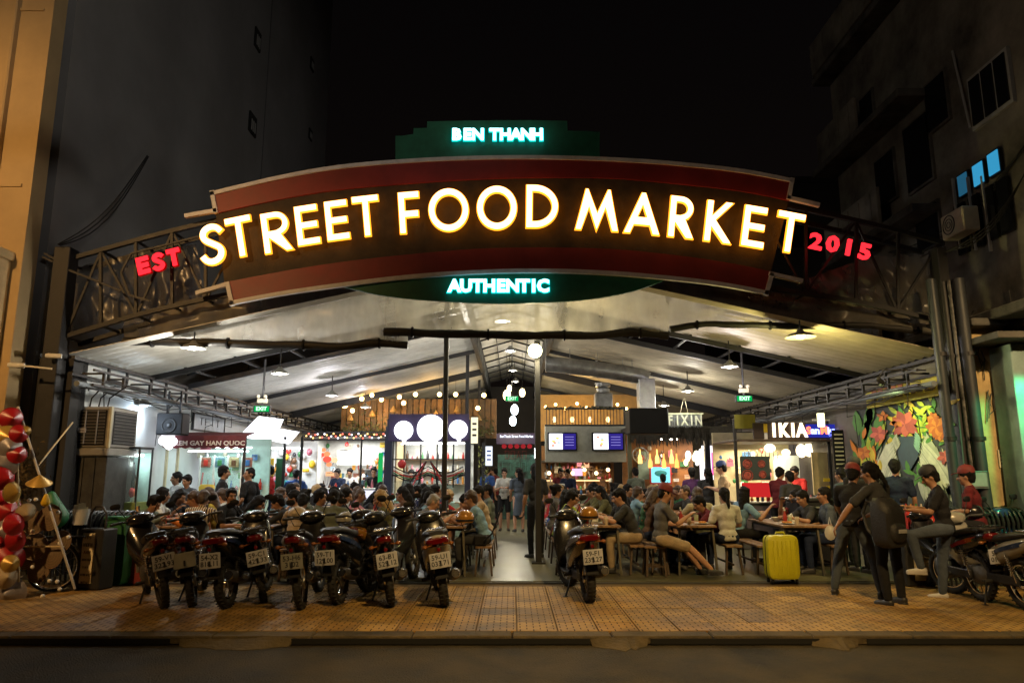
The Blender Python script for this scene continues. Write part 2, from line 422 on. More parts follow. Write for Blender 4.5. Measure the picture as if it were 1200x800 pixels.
for px, py, w, h in ((1018, 130, .5, .7), (1040, 210, .7, 1.0), (1078, 180, .8, 1.3), (1100, 120, .6, .9), (1028, 260, .5, .9), (1090, 268, .7, .8)):
    p = WX(px, py, RX); f = MB(); f.box((-.02, p.y, p.z), (.06, w+.1, h+.1)); fo = f.build('window', m_slab, ap, 0)
    g = MB(); g.box((-.04, p.y, p.z), (.06, w, h)); g.build('pane', m_dk, fo, 0)
p = WX(1163, 106, RX)
f = MB(); f.box((-.03, p.y, p.z), (.06, 1.02, .95)); fo = f.build('window', mat('pale_frame', (.33, .33, .32), .6), ap, 0)
for q in range(3): g = MB(); g.box((-.05, p.y-.32+q*.32, p.z), (.06, .27, .82)); g.build('pane', m_dk, fo, 0)
E_BLUE = emit('blue_lit_pane', (.05, .42, .75), .55); E_BLUE2 = emit('blue_dim_pane', (.03, .18, .32), .35)
for k, (px, py) in enumerate(((1131, 216), (1149, 204), (1167, 191))):
    p = WX(px, py, RX-.04); f = MB(); f.box((-.05, p.y, p.z), (.05, .30, .42)); fo = f.build('window', STEEL_D, ap, 0)
    g = MB(); g.box((-.07, p.y, p.z), (.04, .25, .36)); g.build('pane', (E_BLUE2, E_BLUE, E_BLUE)[k], fo, 0)
for k in range(4):
    p = WX(1128+k*17, 268-k*9, RX-.04); g = MB(); g.box((-.05, p.y, p.z), (.05, .27, .9)); g.build('lower_pane', m_dk, ap, 0)
for px in (1123, 1141, 1158):
    p = WX(px, 250, RX-.05); g = MB(); g.box((-.08, p.y, p.z), (.04, .04, 1.3)); g.build('mullion', mat('pale_frame', (.33,)*3), ap, 0)
g = MB(); a_, c_ = WX(1116, 60, RX-.1), WX(1137, 150, RX-.1); g.tube([a_-Vector((RX, 0, 0)), c_-Vector((RX, 0, 0))], .02); g.build('downpipe', mat('pale_frame', (.33,)*3), ap)
p = WX(1132, 262, RX-.2)
acu = thing('air_conditioner', 'small pale air conditioner unit on the dark apartment wall under blue panes', 'air conditioner', p)
g = MB(); g.box((-.1, 0, 0), (.28, .62, .42), ch=.02); g.build('casing', CREAM, acu); g = MB(); g.torus((-.25, .08, 0), .16, .008); g.torus((-.25, .08, 0), .1, .006); g.torus((-.25, .08, 0), .05, .006); g.build('fan_grille', STEEL_D, acu)
# farther dark block
fb = thing('background_building', 'almost black building behind the hall roof beside the apartments', 'building', (9.0, 27, 0))
b = MB(); b.box((2.2, 3, 6.4), (4.6, 6, 12.8)); b.build('wall', mat('night_plaster', (.05, .045, .04), .9), fb, 0)
for k in range(3):
    g = MB(); g.box((-.6+k*1.4, -.03, 10.6), (.7, .06, .9)); g.build('window', m_dk, fb, 0)
b = MB(); b.box((2.2, 3, 12.9), (4.8, 6.2, .25)); b.build('parapet', mat('night_plaster', (.05,)*3), fb, 0)

# ================================================================ RIGHT PIER, GREEN WALL, PIPES
m_pier = mat('peeling_yellow_plaster', (.50, .36, .17), .8, var=.35, scale=1.1, bump=.4, bscale=14)
pr = thing('yellow_pier', 'peeling yellow plastered pier with two pasted paper notices beside the drainpipes', 'pier', (7.45, 11.3, 0))
b = MB(); b.box((.05, .2, 1.95), (.62, .4, 3.9), ch=.015); b.build('pillar', m_pier, pr, 0)
b = MB(); b.box((0, -.02, 3.9), (.6, .5, .12), ch=.02); b.build('cap_ledge', m_slab, pr, 0)
for k, (px, py, w, h) in enumerate(((1174, 486, .17, .30), (1177, 537, .18, .27))):
    p = V(px, py, 11.28); g = MB(); g.box((p.x-7.45, -.02, p.z), (w, .012, h)); fo = g.build('notice', PAPER, pr, 0)
    g = MB()
    for q in range(4): g.box((p.x-7.45, -.032, p.z+h*.32-q*h*.2), (w*.7, .006, h*.06))
    g.build('print', INK, fo, 0)
g = MB()
for k in range(14):
    a_ = random.uniform(-.22, .16); z0 = random.uniform(2.7, 3.7); g.tube([(a_, -.03, z0), (a_+random.uniform(-.1, .1), -.05, z0-.15), (a_+random.uniform(-.12, .12), -.04, z0-random.uniform(.2, .5))], .008, 4)
g.build('peeling_strip', m_slab, pr)
gw = thing('green_wall', 'blue grey plastered wall lit green at the right edge of the frame', 'wall', (7.44, 10.75, 0))
b = MB(); b.box((.7, .25, 1.75), (1.3, .5, 3.5), ch=.01); b.build('plaster', mat('pale_teal_plaster', (.28, .40, .40), .75, var=.25, scale=1.5, bump=.25), gw, 0)
b = MB(); b.box((.5, .1, 3.58), (1.7, .9, .1), ch=.01); b.build('ledge', m_slab, gw, 0)
dw = thing('lit_doorway', 'small upstairs opening glowing warm yellow above the green wall', 'window', V(1196, 362, 11.2))
b = MB(); b.box((.12, .1, 0), (.42, .1, .5)); b.build('pane', emit('amber_room', (1, .5, .16), .8), dw, 0)
b = MB(); [b.box(c_, d_) for c_, d_ in (((-.12, .05, 0), (.06, .12, .6)), ((.12, .05, .28), (.5, .12, .06)), ((.12, .05, -.28), (.5, .12, .06)))]; b.build('frame', m_slab, dw, 0)
gl_ = lamp('green_lamp', 'SPOT', (7.62, 9.95, 3.3), (.02, 1, .35), 150, .08, (0, 0, 0), 62, .6); gl_.rotation_euler = (Vector((7.52, 10.75, 2.35))-Vector((7.62, 9.95, 3.3))).to_track_quat('-Z', 'Y').to_euler()
gl = thing('green_floodlight', 'small green floodlight on a bracket beside the yellow pier', 'floodlight', (7.72, 9.8, 3.46))
b = MB(); b.box((0, 0, 0), (.2, .1, .14), ch=.01); b.tube([(.08, .05, .05), (.08, .9, .15)], .012); b.build('housing', STEEL_D, gl)
for k, (px, r_, mm, yy) in enumerate(((1112, .075, mat('dim_pipe', (.03, .038, .046), .45, bump=.1), 11.15), (1126, .06, STEEL_D, 11.3), (1134, .035, mat('paint_flecked_pipe', (.14, .14, .13), .6, var=.6, scale=12), 11.2), (1145, .085, mat('slate_pipe', (.035, .04, .048), .5), 11.1))):
    p = V(px, 500, yy)
    o = thing('drainpipe', ['fat blue grey drainpipe nearest the mural', 'dark steel drainpipe squeezed behind the two grey ones', 'thin paint flecked drainpipe in the middle of the group', 'broad slate coloured drainpipe next to the yellow pier'][k], 'pipe', (p.x, yy, 0), 0, 'drainpipes between mural and pier')
    b = MB(); top = 4.6
    b.tube([(0.06, 0, .05), (0, 0, 1.5), (-.02, 0, 3.0), (-.04, 0, top)], r_, 12); b.build('pipe', mm, o)
    for z in (.9, 2.1, 3.4):
        c = MB(); c.lathe([(r_*1.02, -.03), (r_*1.2, -.03), (r_*1.2, .03), (r_*1.02, .03)], (0, 0, z), 12); c.box((0, r_*1.2, z), (.05, .12, .03)); c.build('bracket', STEEL_D, o)

# ================================================================ MARKET HALL
HL, HR, HY0, HY1 = -7.05, 6.85, 11.5, 31.0
hall = thing('market_hall', 'open fronted food market hall with corrugated metal roof and steel posts', 'building', (0, 0, 0))
m_lw = mat('white_hall_wall', (.52, .55, .56), .7, var=.12, scale=.7, bump=.1)
m_rw = mat('dark_hall_wall', (.16, .15, .13), .8, var=.3, scale=.8)
b = MB(); b.box((HL-.1, (HY0+.3+HY1)/2, 1.72), (.2, HY1-HY0-.3, 3.44)); b.build('left_wall', m_lw, hall, 0)
b = MB(); b.box((HR+.1, (HY0+HY1)/2, 1.72), (.2, HY1-HY0, 3.44)); b.build('right_wall', m_rw, hall, 0)
b = MB(); b.box((0, HY1+.1, 2.6), (14.3, .2, 5.2)); b.build('back_wall', mat('dark_back_wall', (.06, .055, .05), .8), hall, 0)
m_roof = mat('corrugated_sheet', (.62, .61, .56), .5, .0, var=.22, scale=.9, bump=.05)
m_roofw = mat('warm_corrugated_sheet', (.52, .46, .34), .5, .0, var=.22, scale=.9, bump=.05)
def sheet(sgn, w, x0, x1, y0, name='roof_sheet', z_off=0, mm=None):
    """one corrugated roof sheet running up the slope; corrugation profile along Y"""
    n = 26; top = []; A = []; B = []
    for k in range(n+1):
        y = y0+w*k/n; h = .022*cos(2*pi*k/6.5)
        A.append((sgn*x0, y, roofz(x0)+h+z_off)); B.append((sgn*x1, y, roofz(x1)+h+z_off))
    mb = MB(); mb.strip(A, B, (0, 0, .012)); return mb.build(name, mm or m_roof, hall, 60)
y = 11.55; k = 0
while y < 30.5:
    w = 1.0
    if not (14.0 <= y < 15.5):
        for sg in (-1, 1):
            j = random.uniform(-.012, .012)
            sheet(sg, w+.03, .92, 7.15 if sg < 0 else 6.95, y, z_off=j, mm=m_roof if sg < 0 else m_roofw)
    y += 1.0 if not (13.5 < y < 14) else .5
# ridge monitor (raised lantern)
mon = []
for sg in (-1, 1):
    y = 11.6
    while y < 30:
        b = MB(); N = 12
        A = [(sg*0.0, y+1.0*t/N, 5.62+.015*cos(t*pi)) for t in range(N+1)]; B = [(sg*1.05, y+1.0*t/N, 5.36+.015*cos(t*pi)) for t in range(N+1)]
        b.strip(A, B, (0, 0, .012)); b.build('lantern_sheet', m_roof, hall, 60); y += 1.02
b = MB(); b2 = MB()
for sg in (-1, 1):
    b.bar((sg*.93, 11.5, roofz(.93)-.08), (sg*.93, 30.9, roofz(.93)-.08), .1, .16)
    b.bar((sg*.93, 11.5, 5.3), (sg*.93, 30.9, 5.3), .05, .07)
    b2.bar((sg*.93, 11.5, 5.1), (sg*.93, 30.9, 5.1), .02, .35)
b.build('ridge_beam', STEEL_D, hall); b2.build('lantern_side', mat('smoky_sheet', (.12, .13, .13), .5), hall)
for k in range(14):
    yy = 12+k*1.4; b = MB()
    b.bar((-.93, yy, 5.28), (0, yy, 5.55), .035, .05); b.bar((.93, yy, 5.28), (0, yy, 5.55), .035, .05)
    for sg in (-1, 1): b.bar((sg*.93, yy, roofz(.93)), (sg*.93, yy, 5.3), .04)
    b.build('lantern_frame', STEEL_D, hall)
b = MB(); b.bar((0, 11.6, 5.5), (0, 30.9, 5.5), .03); b.bar((.45, 11.6, 5.4), (.45, 30.9, 5.4), .025); b.bar((-.45, 11.6, 5.4), (-.45, 30.9, 5.4), .025); b.build('lantern_purlin', STEEL_D, hall)
# rafters, purlins
for yy in (13.95, 15.45, 22.9, 18.9, 27.5):
    for sg in (-1, 1):
        big = yy in (22.9,)
        b = MB(); b.bar((sg*7.0, yy, roofz(7)-.1-(.03 if big else 0)), (sg*.95, yy, roofz(.95)-.1), .07 if not big else .12, .10 if not big else .2); b.build('rafter', STEEL_D, hall)
# dark void boxes above the two open strips are just the night sky; cross braces
for sg in (-1, 1):
    b = MB(); b.bar((sg*6.9, 14.1, roofz(6.9)+.1), (sg*1.2, 15.3, roofz(1.2)+.1), .03); b.bar((sg*6.9, 15.3, roofz(6.9)+.12), (sg*1.2, 14.1, roofz(1.2)+.12), .03); b.build('cross_brace', STEEL_D, hall)
    b = MB(); 
    for q in range(6): b.bar((sg*(1.6+q*.95), 13.95, roofz(1.6+q*.95)-.04), (sg*(1.6+q*.95), 15.45, roofz(1.6+q*.95)-.04), .04)
    b.build('purlin', STEEL_D, hall)
# posts
for k, (X, Y) in enumerate(((-1.22, 13.3), (.47, 13.3), (-1.2, 19.4), (-1.15, 25.4), (-1.1, 30.0), (.9, 19.6), (.95, 25.4))):
    if X > 0 and Y > 14: continue
    w = .105 if k == 1 else .09
    b = MB(); b.box((X, Y, 2.52), (w, w, 5.04 if k < 2 else 4.6), ch=.01); b.box((X, Y, .03), (.24, .24, .03)); b.build('post', STEEL_D, hall)
# eave beams, ladder truss of brackets and services along each side
for sg, X in ((-1, -6.92), (1, 6.72)):
    b = MB()
    for z, r_ in ((3.38, .055), (3.12, .035)): b.bar((X, 11.3, z), (X, 30.8, z), r_)
    b.bar((X-sg*.35, 11.3, 3.18), (X-sg*.35, 30.8, 3.18), .035); b.bar((X-sg*.35, 11.3, 2.95), (X-sg*.35, 30.8, 2.95), .035)
    b.build('eave_beam', STEEL_D, hall)
    yy = 11.6; k = 0
    while yy < 30:
        b = MB(); z0, z1 = (3.15, 3.38) if k % 2 else (2.95, 3.18); xx = X if k % 2 else X-sg*.35
        b.bar((xx, yy, z0), (xx, yy, z1), .04); b.bar((xx, yy+.6, z0), (xx, yy+.6, z1), .04); b.bar((xx, yy, z0), (xx, yy+.6, z0), .04)
        b.bar((X, yy, 3.16), (X-sg*.35, yy, 3.16), .03)
        b.build('bracket', STEEL_D, hall); yy += .75; k += 1
    b = MB(); b.tube([(X-sg*.28, 11.0, 2.93), (X-sg*.28, 18, 2.92), (X-sg*.28, 30, 2.95)], .045, 10); b.build('service_pipe', mat('grey_pipe', (.16, .19, .22)), hall)
    b = MB()
    for q in range(7):
        pts = []; yy = 11.2
        while yy < 26: pts.append((X-sg*(.2+.03*q), yy, 2.86+.02*q+.06*sin(yy*1.7+q)+random.uniform(-.04, .03))); yy += .7
        b.tube(pts, .009, 5)
    for q in range(12):
        yy = 11.8+q*1.1; b.tube([(X-sg*.25, yy, 2.95), (X-sg*.2, yy+.15, 2.65), (X, yy+.25, 2.5+.1*(q % 3)), (X+sg*.05, yy+.3, 2.1)], .008, 5)
    b.build('cable_bundle', RUBBER, hall)
# side piers of the entrance
for X, w in ((-7.3, .26), (6.98, .16)):
    b = MB(); b.box((X, 11.45, 2.6), (w, .26, 5.2), ch=.01); b.build('post', STEEL_D, hall)
b = MB(); b.box((-7.35, 11.75, 1.7), (.6, .4, 3.4)); b.build('corner_wall', mat('shadowed_wall', (.03, .03, .032), .9), hall, 0)  # one even dark colour over the whole corner wall
# duct
du = thing('ventilation_duct', 'long galvanised duct with an elbow hanging under the right roof slope', 'duct', (0, 18, 0))
pts = [V(640, 426, 18), V(668, 429, 18), V(700, 433, 18), V(730, 437, 18), V(752, 441, 18)]
pts = [p-Vector((0, 18, 0)) for p in pts]
b = MB(); b.tube(pts+[pts[-1]+Vector((.12, 0, -.08))], .2, 14); b.build('duct_run', STEEL, du)
e_ = V(757, 450, 18)-Vector((0, 18, 0)); f_ = V(757, 474, 18)-Vector((0, 18, 0))
b = MB(); b.box((e_+f_)/2, (.40, .4, abs(e_.z-f_.z)+.25), ch=.02); b.build('duct_drop', STEEL, du)
for p in pts[:-1]+[(pts[3]+pts[4])/2]:
    b = MB(); b.tube([p+Vector((-.02, 0, 0)), p+Vector((.02, 0, 0))], .215, 14); b.bar(p+Vector((0, 0, .2)), p+Vector((0, 0, .45)), .015); b.build('flange', STEEL, du)
b = MB(); b.box(f_+Vector((.0, 0, -.42)), (.95, .7, .62), ch=.02); b.build('fan_box', mat('sooty_steel', (.012, .012, .012), .7, spec=.2), du)
d2 = thing('exhaust_box', 'small stacked aluminium exhaust unit on the balcony edge above the screens', 'exhaust unit', V(707, 478, 21))
b = MB(); b.box((0, 0, .22), (.5, .4, .42), ch=.03); b.lathe([(.16, .42), (.2, .45), (.2, .55), (.14, .58), (.22, .62), (.22, .72), (.05, .75)], (0, 0, 0), 16); b.build('housing', STEEL, d2)

# loose cables slung between the tower, the sign and the old apartments
for k, (a_, c_, sag, lb) in enumerate((((-7.3, 11.2, 5.2), (-7.5, 14, 8.0), .3, 'thin black cable rising along the grey tower wall'), ((7.0, 11.2, 5.1), (7.8, 10.2, 6.2), .25, 'black cable looping from the arch end to the old apartments'), ((6.9, 11.3, 4.6), (7.85, 12.0, 4.3), .35, 'lower cable loop between the arch end and the old apartments'), ((7.85, 10.2, 6.6), (7.85, 14.5, 6.1), .4, 'cable sagging across the old apartment wall below the blue panes'))):
    a_, c_ = Vector(a_), Vector(c_); t = thing('overhead_cable', lb, 'cable', a_); b = MB()
    for q in range(3): b.tube([(c_-a_)*i/10+Vector((0, .03*q, -sag*(1+.25*q)*sin(pi*i/10))) for i in range(11)], .011, 5)
    b.build('cable', RUBBER, t)
# ================================================================ ARCH SIGN
SY = 11.3
sg = thing('market_sign', 'huge arched red and green market sign with glowing amber letters over the entrance', 'sign', (0, SY, 0))
O = Vector((0, SY, 0))
def P(px, py, dy=0):
    q = V(px, py, SY)-O; q.y += dy; return q
m_redp = mat('maroon_panel', (.20, .016, .014), .5, var=.2, scale=1.5, bump=.05)
m_trim = mat('sign_trim', (.62, .60, .60), .5, bump=.03)
m_grn = mat('dark_green_panel', (.012, .12, .06), .5, var=.15, bump=.03)
m_mesh = mat('dark_mesh_panel', (.036, .026, .013), .7, var=.4, scale=4, bump=.3, bscale=90)
def arc(pts, n=40):
    """smooth polyline through px points"""
    out = []
    for i in range(len(pts)-1):
        p0 = pts[max(i-1, 0)]; p1 = pts[i]; p2 = pts[i+1]; p3 = pts[min(i+2, len(pts)-1)]
        for k in range(6):
            t = k/6; out.append(tuple(.5*((2*p1[a])+(-p0[a]+p2[a])*t+(2*p0[a]-5*p1[a]+4*p2[a]-p3[a])*t*t+(-p0[a]+3*p1[a]-3*p2[a]+p3[a])*t**3) for a in (0, 1)))
    out.append(pts[-1]); return out
topA = arc([(249, 227), (330, 208), (400, 196), (480, 189), (560, 185.5), (640, 185), (720, 187.5), (800, 193), (870, 201), (928, 212)])
def interp(c, x):
    for a, b in zip(c, c[1:]):
        if a[0] <= x <= b[0]: return a[1]+(b[1]-a[1])*(x-a[0])/max(1e-6, b[0]-a[0])
    return c[0][1] if x < c[0][0] else c[-1][1]
topB = arc([(252, 250), (330, 233), (400, 222), (480, 215), (560, 210), (640, 208), (720, 209), (800, 216), (870, 224), (925, 235)])
lowA = arc([(262, 331), (330, 318), (400, 307), (480, 298), (560, 291.5), (640, 290), (720, 292), (800, 300), (860, 309), (904, 318)])
lowB = arc([(271, 355), (330, 344), (400, 334), (480, 324.5), (560, 319), (640, 317.5), (720, 320.5), (800, 327.5), (850, 334), (898, 343)])
def band(a, b, name, m, dy, th, n=48):
    x0, x1 = max(a[0][0], b[0][0]) if False else a[0][0], a[-1][0]
    A = []; B = []
    for i in range(n+1):
        t = i/n; xa = a[0][0]+(a[-1][0]-a[0][0])*t; xb = b[0][0]+(b[-1][0]-b[0][0])*t
        A.append(P(xa, interp(a, xa), dy)); B.append(P(xb, interp(b, xb), dy))
    mb = MB(); mb.strip(B, A, (0, th, 0)); return mb.build(name, m, sg, 30)
band(topA, topB, 'upper_red_panel', m_redp, .0, .08)
band(lowA, lowB, 'lower_red_panel', m_redp, .0, .08)
band([(p[0], p[1]) for p in topB], lowA, 'dark_panel', m_mesh, .03, .03)
def trim(pts, name='trim', w=.07, m=None, dy=-.03):
    q = [P(*p, dy) for p in pts]; A = []; B = []
    for i, p in enumerate(q):
        d = (q[min(i+1, len(q)-1)]-q[max(i-1, 0)]); d.y = 0; d.normalize(); nn = Vector((-d.z, 0, d.x))*w*.46
        e = d*(.03 if i == len(q)-1 else (-.03 if i == 0 else 0)); A.append(p-nn+e); B.append(p+nn+e)
    mb = MB(); mb.strip(A, B, (0, w, 0)); mb.build(name, m or m_trim, sg, 20)
trim([(219, 253), (252, 247)]); trim([(253, 248), (249, 226)]); trim(topA); trim([(928, 211), (924, 232)]); trim([(924, 232), (958, 240)])
trim([(232, 343), (267, 333)]); trim([(267, 333), (272, 356)]); trim(lowB); trim([(898, 344), (904, 322)]); trim([(903, 321), (938, 329)])
# green boards
def poly(pts, name, m, dy, th): 
    mb = MB(); mb.prism([P(*p, dy) for p in pts], (0, th, 0)); return mb.build(name, m, sg, 0)
def colour_board(xs_top, bot_fn, name):
    A = [P(x, y, .04) for x, y in xs_top]; B = [P(x, bot_fn(x), .04) for x, y in xs_top]
    mb = MB(); mb.strip(B, A, (0, .05, 0)); return mb.build(name, m_grn, sg, 0)
colour_board([(463, 158), (470, 158), (484, 156), (484.2, 149), (500, 148.6), (500.2, 141), (560, 140), (620, 139.5), (665, 140.5), (665.2, 152), (690, 152.6), (703, 153.5)], lambda x: interp(topA, x)-2, 'upper_green_board')
lens = arc([(405, 336), (450, 346), (520, 352.5), (600, 355), (680, 351), (740, 341), (778, 328)])
n = 40; A = []; B = []
for i in range(n+1):
    x = 405+(778-405)*i/n; A.append(P(x, interp(lowB, x)+2, .04)); B.append(P(x, max(interp(lens, x), interp(lowB, x)+2.2), .04))
mb = MB(); mb.strip(B, A, (0, .05, 0)); mb.build('lower_green_board', m_grn, sg, 0)

# --- letters: geometric outlines in a unit cell (w x 1), stroke t
def glyph(ch, w, t=.2):
    """list of closed outlines (outer + holes)"""
    def rect(x0, y0, x1, y1): return [(x0, y0), (x1, y0), (x1, y1), (x0, y1)]
    def ell(cx, cy, rx, ry, a0=0, a1=2*pi, n=40): return [(cx+rx*cos(a0+(a1-a0)*i/n), cy+ry*sin(a0+(a1-a0)*i/n)) for i in range(n+(0 if abs(a1-a0-2*pi) < 1e-6 else 1))]
    T_ = t
    if ch == 'T': return [[(w/2-T_/2, 0), (w/2+T_/2, 0), (w/2+T_/2, 1-T_), (w, 1-T_), (w, 1), (0, 1), (0, 1-T_), (w/2-T_/2, 1-T_)]]
    if ch == 'E': return [[(0, 0), (w, 0), (w, T_), (T_, T_), (T_, .5-T_/2), (w*.95, .5-T_/2), (w*.95, .5+T_/2), (T_, .5+T_/2), (T_, 1-T_), (w, 1-T_), (w, 1), (0, 1)]]
    if ch == 'F': return [[(0, 0), (T_, 0), (T_, .46-T_/2), (w*.93, .46-T_/2), (w*.93, .46+T_/2), (T_, .46+T_/2), (T_, 1-T_), (w, 1-T_), (w, 1), (0, 1)]]
    if ch == 'O': return [ell(w/2, .5, w/2, .5), ell(w/2, .5, w/2-T_, .5-T_)[::-1]]
    if ch == 'D':
        r = min(w-.02, .55)
        return [[(0, 0), (w-r, 0)]+ell(w-r, .5, r, .5, -pi/2, pi/2, 24)[1:-1]+[(w-r, 1), (0, 1)], ([(T_, T_), (w-r, T_)]+ell(w-r, .5, r-T_, .5-T_, -pi/2, pi/2, 24)[1:-1]+[(w-r, 1-T_), (T_, 1-T_)])[::-1]]
    if ch == 'R':
        r = .285; c = w-r-.06
        out = [(0, 0), (T_, 0), (T_, .40), (w-T_*1.25, 0), (w, 0), (w*.62, .45)]+ell(c, 1-r, r+.02, r, -pi*.38, pi/2, 18)[0:]+[(0, 1)]
        hole = [(T_, 1-2*r+T_*.75), (c, 1-2*r+T_*.75)]+ell(c, 1-r, r-T_+.03, r-T_*.85, -pi/2, pi/2, 14)[1:-1]+[(c, 1-T_*.85), (T_, 1-T_*.85)]
        return [out, hole[::-1]]
    if ch == 'A':
        m = w/2; s = T_*.55
        yb, yt = .24, .40
        def xl(y, off): return off+(m)*(y)
        return [[(0, 0), (T_*1.12, 0), (T_*1.12+.24*(m-.62*T_), .22), (w-T_*1.12-.24*(m-.62*T_), .22), (w-T_*1.12, 0), (w, 0), (m+s*.6, 1), (m-s*.6, 1)],
                [(T_*1.12+.40*(m-.62*T_)+.01, .38), (w-T_*1.12-.40*(m-.62*T_)-.01, .38), (m, .74)][::-1]]
    if ch == 'M':
        m = w/2
        return [[(0, 0), (T_*1.0, 0), (w*.25+T_*.42, .60), (m, .02), (w*.75-T_*.42, .60), (w-T_, 0), (w, 0), (w*.79, 1), (w*.79-T_*.35, 1), (m, .38), (w*.21+T_*.35, 1), (w*.21, 1)]]
    if ch == 'K': return [[(0, 0), (T_, 0), (T_, .40), (w-T_*1.3, 0), (w, 0), (T_*1.75, .53), (w*.96, 1), (w*.96-T_*1.25, 1), (T_, .60), (T_, 1), (0, 1)]]
    if ch == 'S':
        cl = []
        r1, r2 = .235, .265
        key = [(.93, .80), (.80, .90), (.62, .945), (.44, .935), (.27, .87), (.20, .76), (.26, .65), (.42, .57), (.60, .49), (.78, .40), (.84, .28), (.76, .155), (.58, .085), (.36, .075), (.17, .14), (.07, .24)]
        key = [(x_*w, y_*(1-T_*.35)+T_*.08) for x_, y_ in key]; cl = []
        for i in range(len(key)-1):
            p0 = key[max(i-1, 0)]; p1 = key[i]; p2 = key[i+1]; p3 = key[min(i+2, len(key)-1)]
            for k_ in range(3):
                u = k_/3; cl.append(tuple(.5*((2*p1[a])+(-p0[a]+p2[a])*u+(2*p0[a]-5*p1[a]+4*p2[a]-p3[a])*u*u+(-p0[a]+3*p1[a]-3*p2[a]+p3[a])*u**3) for a in (0, 1)))
        cl.append(key[-1])
        return [offset_outline(cl, T_)]
    return [rect(0, 0, w, 1)]
def offset_outline(cl, t):
    L = []; Rr = []
    for i, p in enumerate(cl):
        a = cl[max(0, i-1)]; b = cl[min(len(cl)-1, i+1)]; dx, dy = b[0]-a[0], b[1]-a[1]; n = sqrt(dx*dx+dy*dy) or 1
        nx, ny = -dy/n*t/2, dx/n*t/2; L.append((p[0]+nx, p[1]+ny)); Rr.append((p[0]-nx, p[1]-ny))
    return L+Rr[::-1]
def outline_mesh(loops, ext, name, m, grow=0.0):
    cu = bpy.data.curves.new('t', 'CURVE'); cu.dimensions = '2D'; cu.fill_mode = 'BOTH'; cu.extrude = ext; cu.offset = grow
    for lp in loops:
        s_ = cu.splines.new('POLY'); s_.points.add(len(lp)-1); s_.use_cyclic_u = True
        for p, q in zip(s_.points, lp): p.co = (q[0], q[1], 0, 1)
    t = bpy.data.objects.new('t', cu); me = evalmesh(t)
    bpy.data.objects.remove(t); bpy.data.curves.remove(cu); me.materials.clear(); me.materials.append(m); me.name = name
    return me
E_AMB = emit('letter_face_light', (1, .78, .40), 3.0); E_HALO = emit('letter_side_light', (1, .30, .015), 2.1)  # letter_side_light is the glow of the outlines that imitate the halo
PX = SY/F*1.0
def letter(ch, cx, cy, w, h, slope, face, rim, par, t=.122, dy=-.13, grow=.018):  # rim: emissive material of the outline that imitates the halo
    """letter centred on the photo position, unit outline scaled to metres, tilted along the arch"""
    c = P(cx, cy, dy); kz = (P(cx, cy-10).z-P(cx, cy+10).z)/20; kx = (P(cx+10, cy).x-P(cx-10, cy).x)/20
    H = h*kz; Wd = w*kx; ang = -math.atan(slope)
    loops = [[((x-w/h/2)*H*(kx/kz), (y-.5)*H) for x, y in lp] for lp in glyph(ch, w/h, t)]
    me = outline_mesh(loops, .02, 'letter', face)
    o = put('letter', me, par, c, (pi/2, -ang, 0))
    me2 = outline_mesh(loops, .022, 'glow_edge', rim, grow)  # wider emissive outline imitates the halo of light around the letter
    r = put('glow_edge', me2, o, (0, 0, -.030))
    return o
def slope_at(x): return 2*.00033*(x-610)*(1.0)
word = [('S', 252, 289, 31, 50), ('T', 284.5, 280, 31, 47), ('R', 327, 274.5, 34, 47), ('E', 362.5, 266.5, 27, 46), ('E', 397, 261, 27, 46), ('T', 431, 256, 32, 47),
        ('F', 481, 252, 25, 48), ('O', 526.5, 249, 49, 50), ('O', 582.5, 246.5, 49, 51), ('D', 635, 245, 39, 50), ('M', 699, 249, 52, 48), ('A', 751.5, 253, 43, 48),
        ('R', 797, 257.5, 30, 48), ('K', 840, 263, 32, 48), ('E', 881, 268.5, 27, 48), ('T', 922, 275, 33, 47)]
for ch, cx, cy, w, h in word: letter(ch, cx, cy, w*.93-.5, h-2, slope_at(cx), E_AMB, E_HALO, sg)
E_REDL = emit('red_letter_light', (1, .02, .03), 1.6); E_REDR = emit('red_letter_side', (.5, .0, .0), .5)  # red_letter_side is the glow for the imitated halo
for ch, cx, cy, w, h in (('E', 171.5, 313, 14, 20), ('S', 189, 308.5, 13, 20), ('T', 207, 303.5, 15, 20)): letter(ch, cx, cy, w, h, slope_at(cx), E_REDL, E_REDR, sg, .24, -.1, .008)
for ch, cx, cy in (('2', 953, 286), ('0', 972.5, 289), ('1', 991, 293), ('5', 1010, 298)):
    o = text(ch, .36, E_REDL, sg, P(cx, cy, -.1), (pi/2, math.atan(slope_at(cx)), 0), .02, 'letter', off=.012, sx=1.15)
E_CY = emit('cyan_letter_light', (.62, .95, 1), 3.6); E_CYR = emit('cyan_letter_side', (.0, .55, .6), 1.6)  # cyan_letter_side is the glow for the imitated halo
def row(s, x0, x1, cy, size, name):
    n = len(s)
    ws = [0.55 if c == ' ' else (.62 if c in 'I' else 1.0) for c in s]; tot = sum(ws); x = x0
    for c, w_ in zip(s, ws):
        step = (x1-x0)*w_/tot
        if c != ' ':
            o = text(c, size, E_CY, sg, P(x+step/2, cy, -.06), (pi/2, 0, 0), .012, 'letter', off=.009, sx=1.0)
            r = text(c, size, E_CYR, None, (0, 0, 0), (0, 0, 0), .012, 'glow_edge', off=.024); r.parent = o; r.location = (0, 0, -.026)  # the second, fatter glowing copy imitates the halo around each letter
        x += step
row('BEN THANH', 529, 636, 160, .27, 'BEN THANH'); row('AUTHENTIC', 526, 643, 336.5, .28, 'AUTHENTIC')
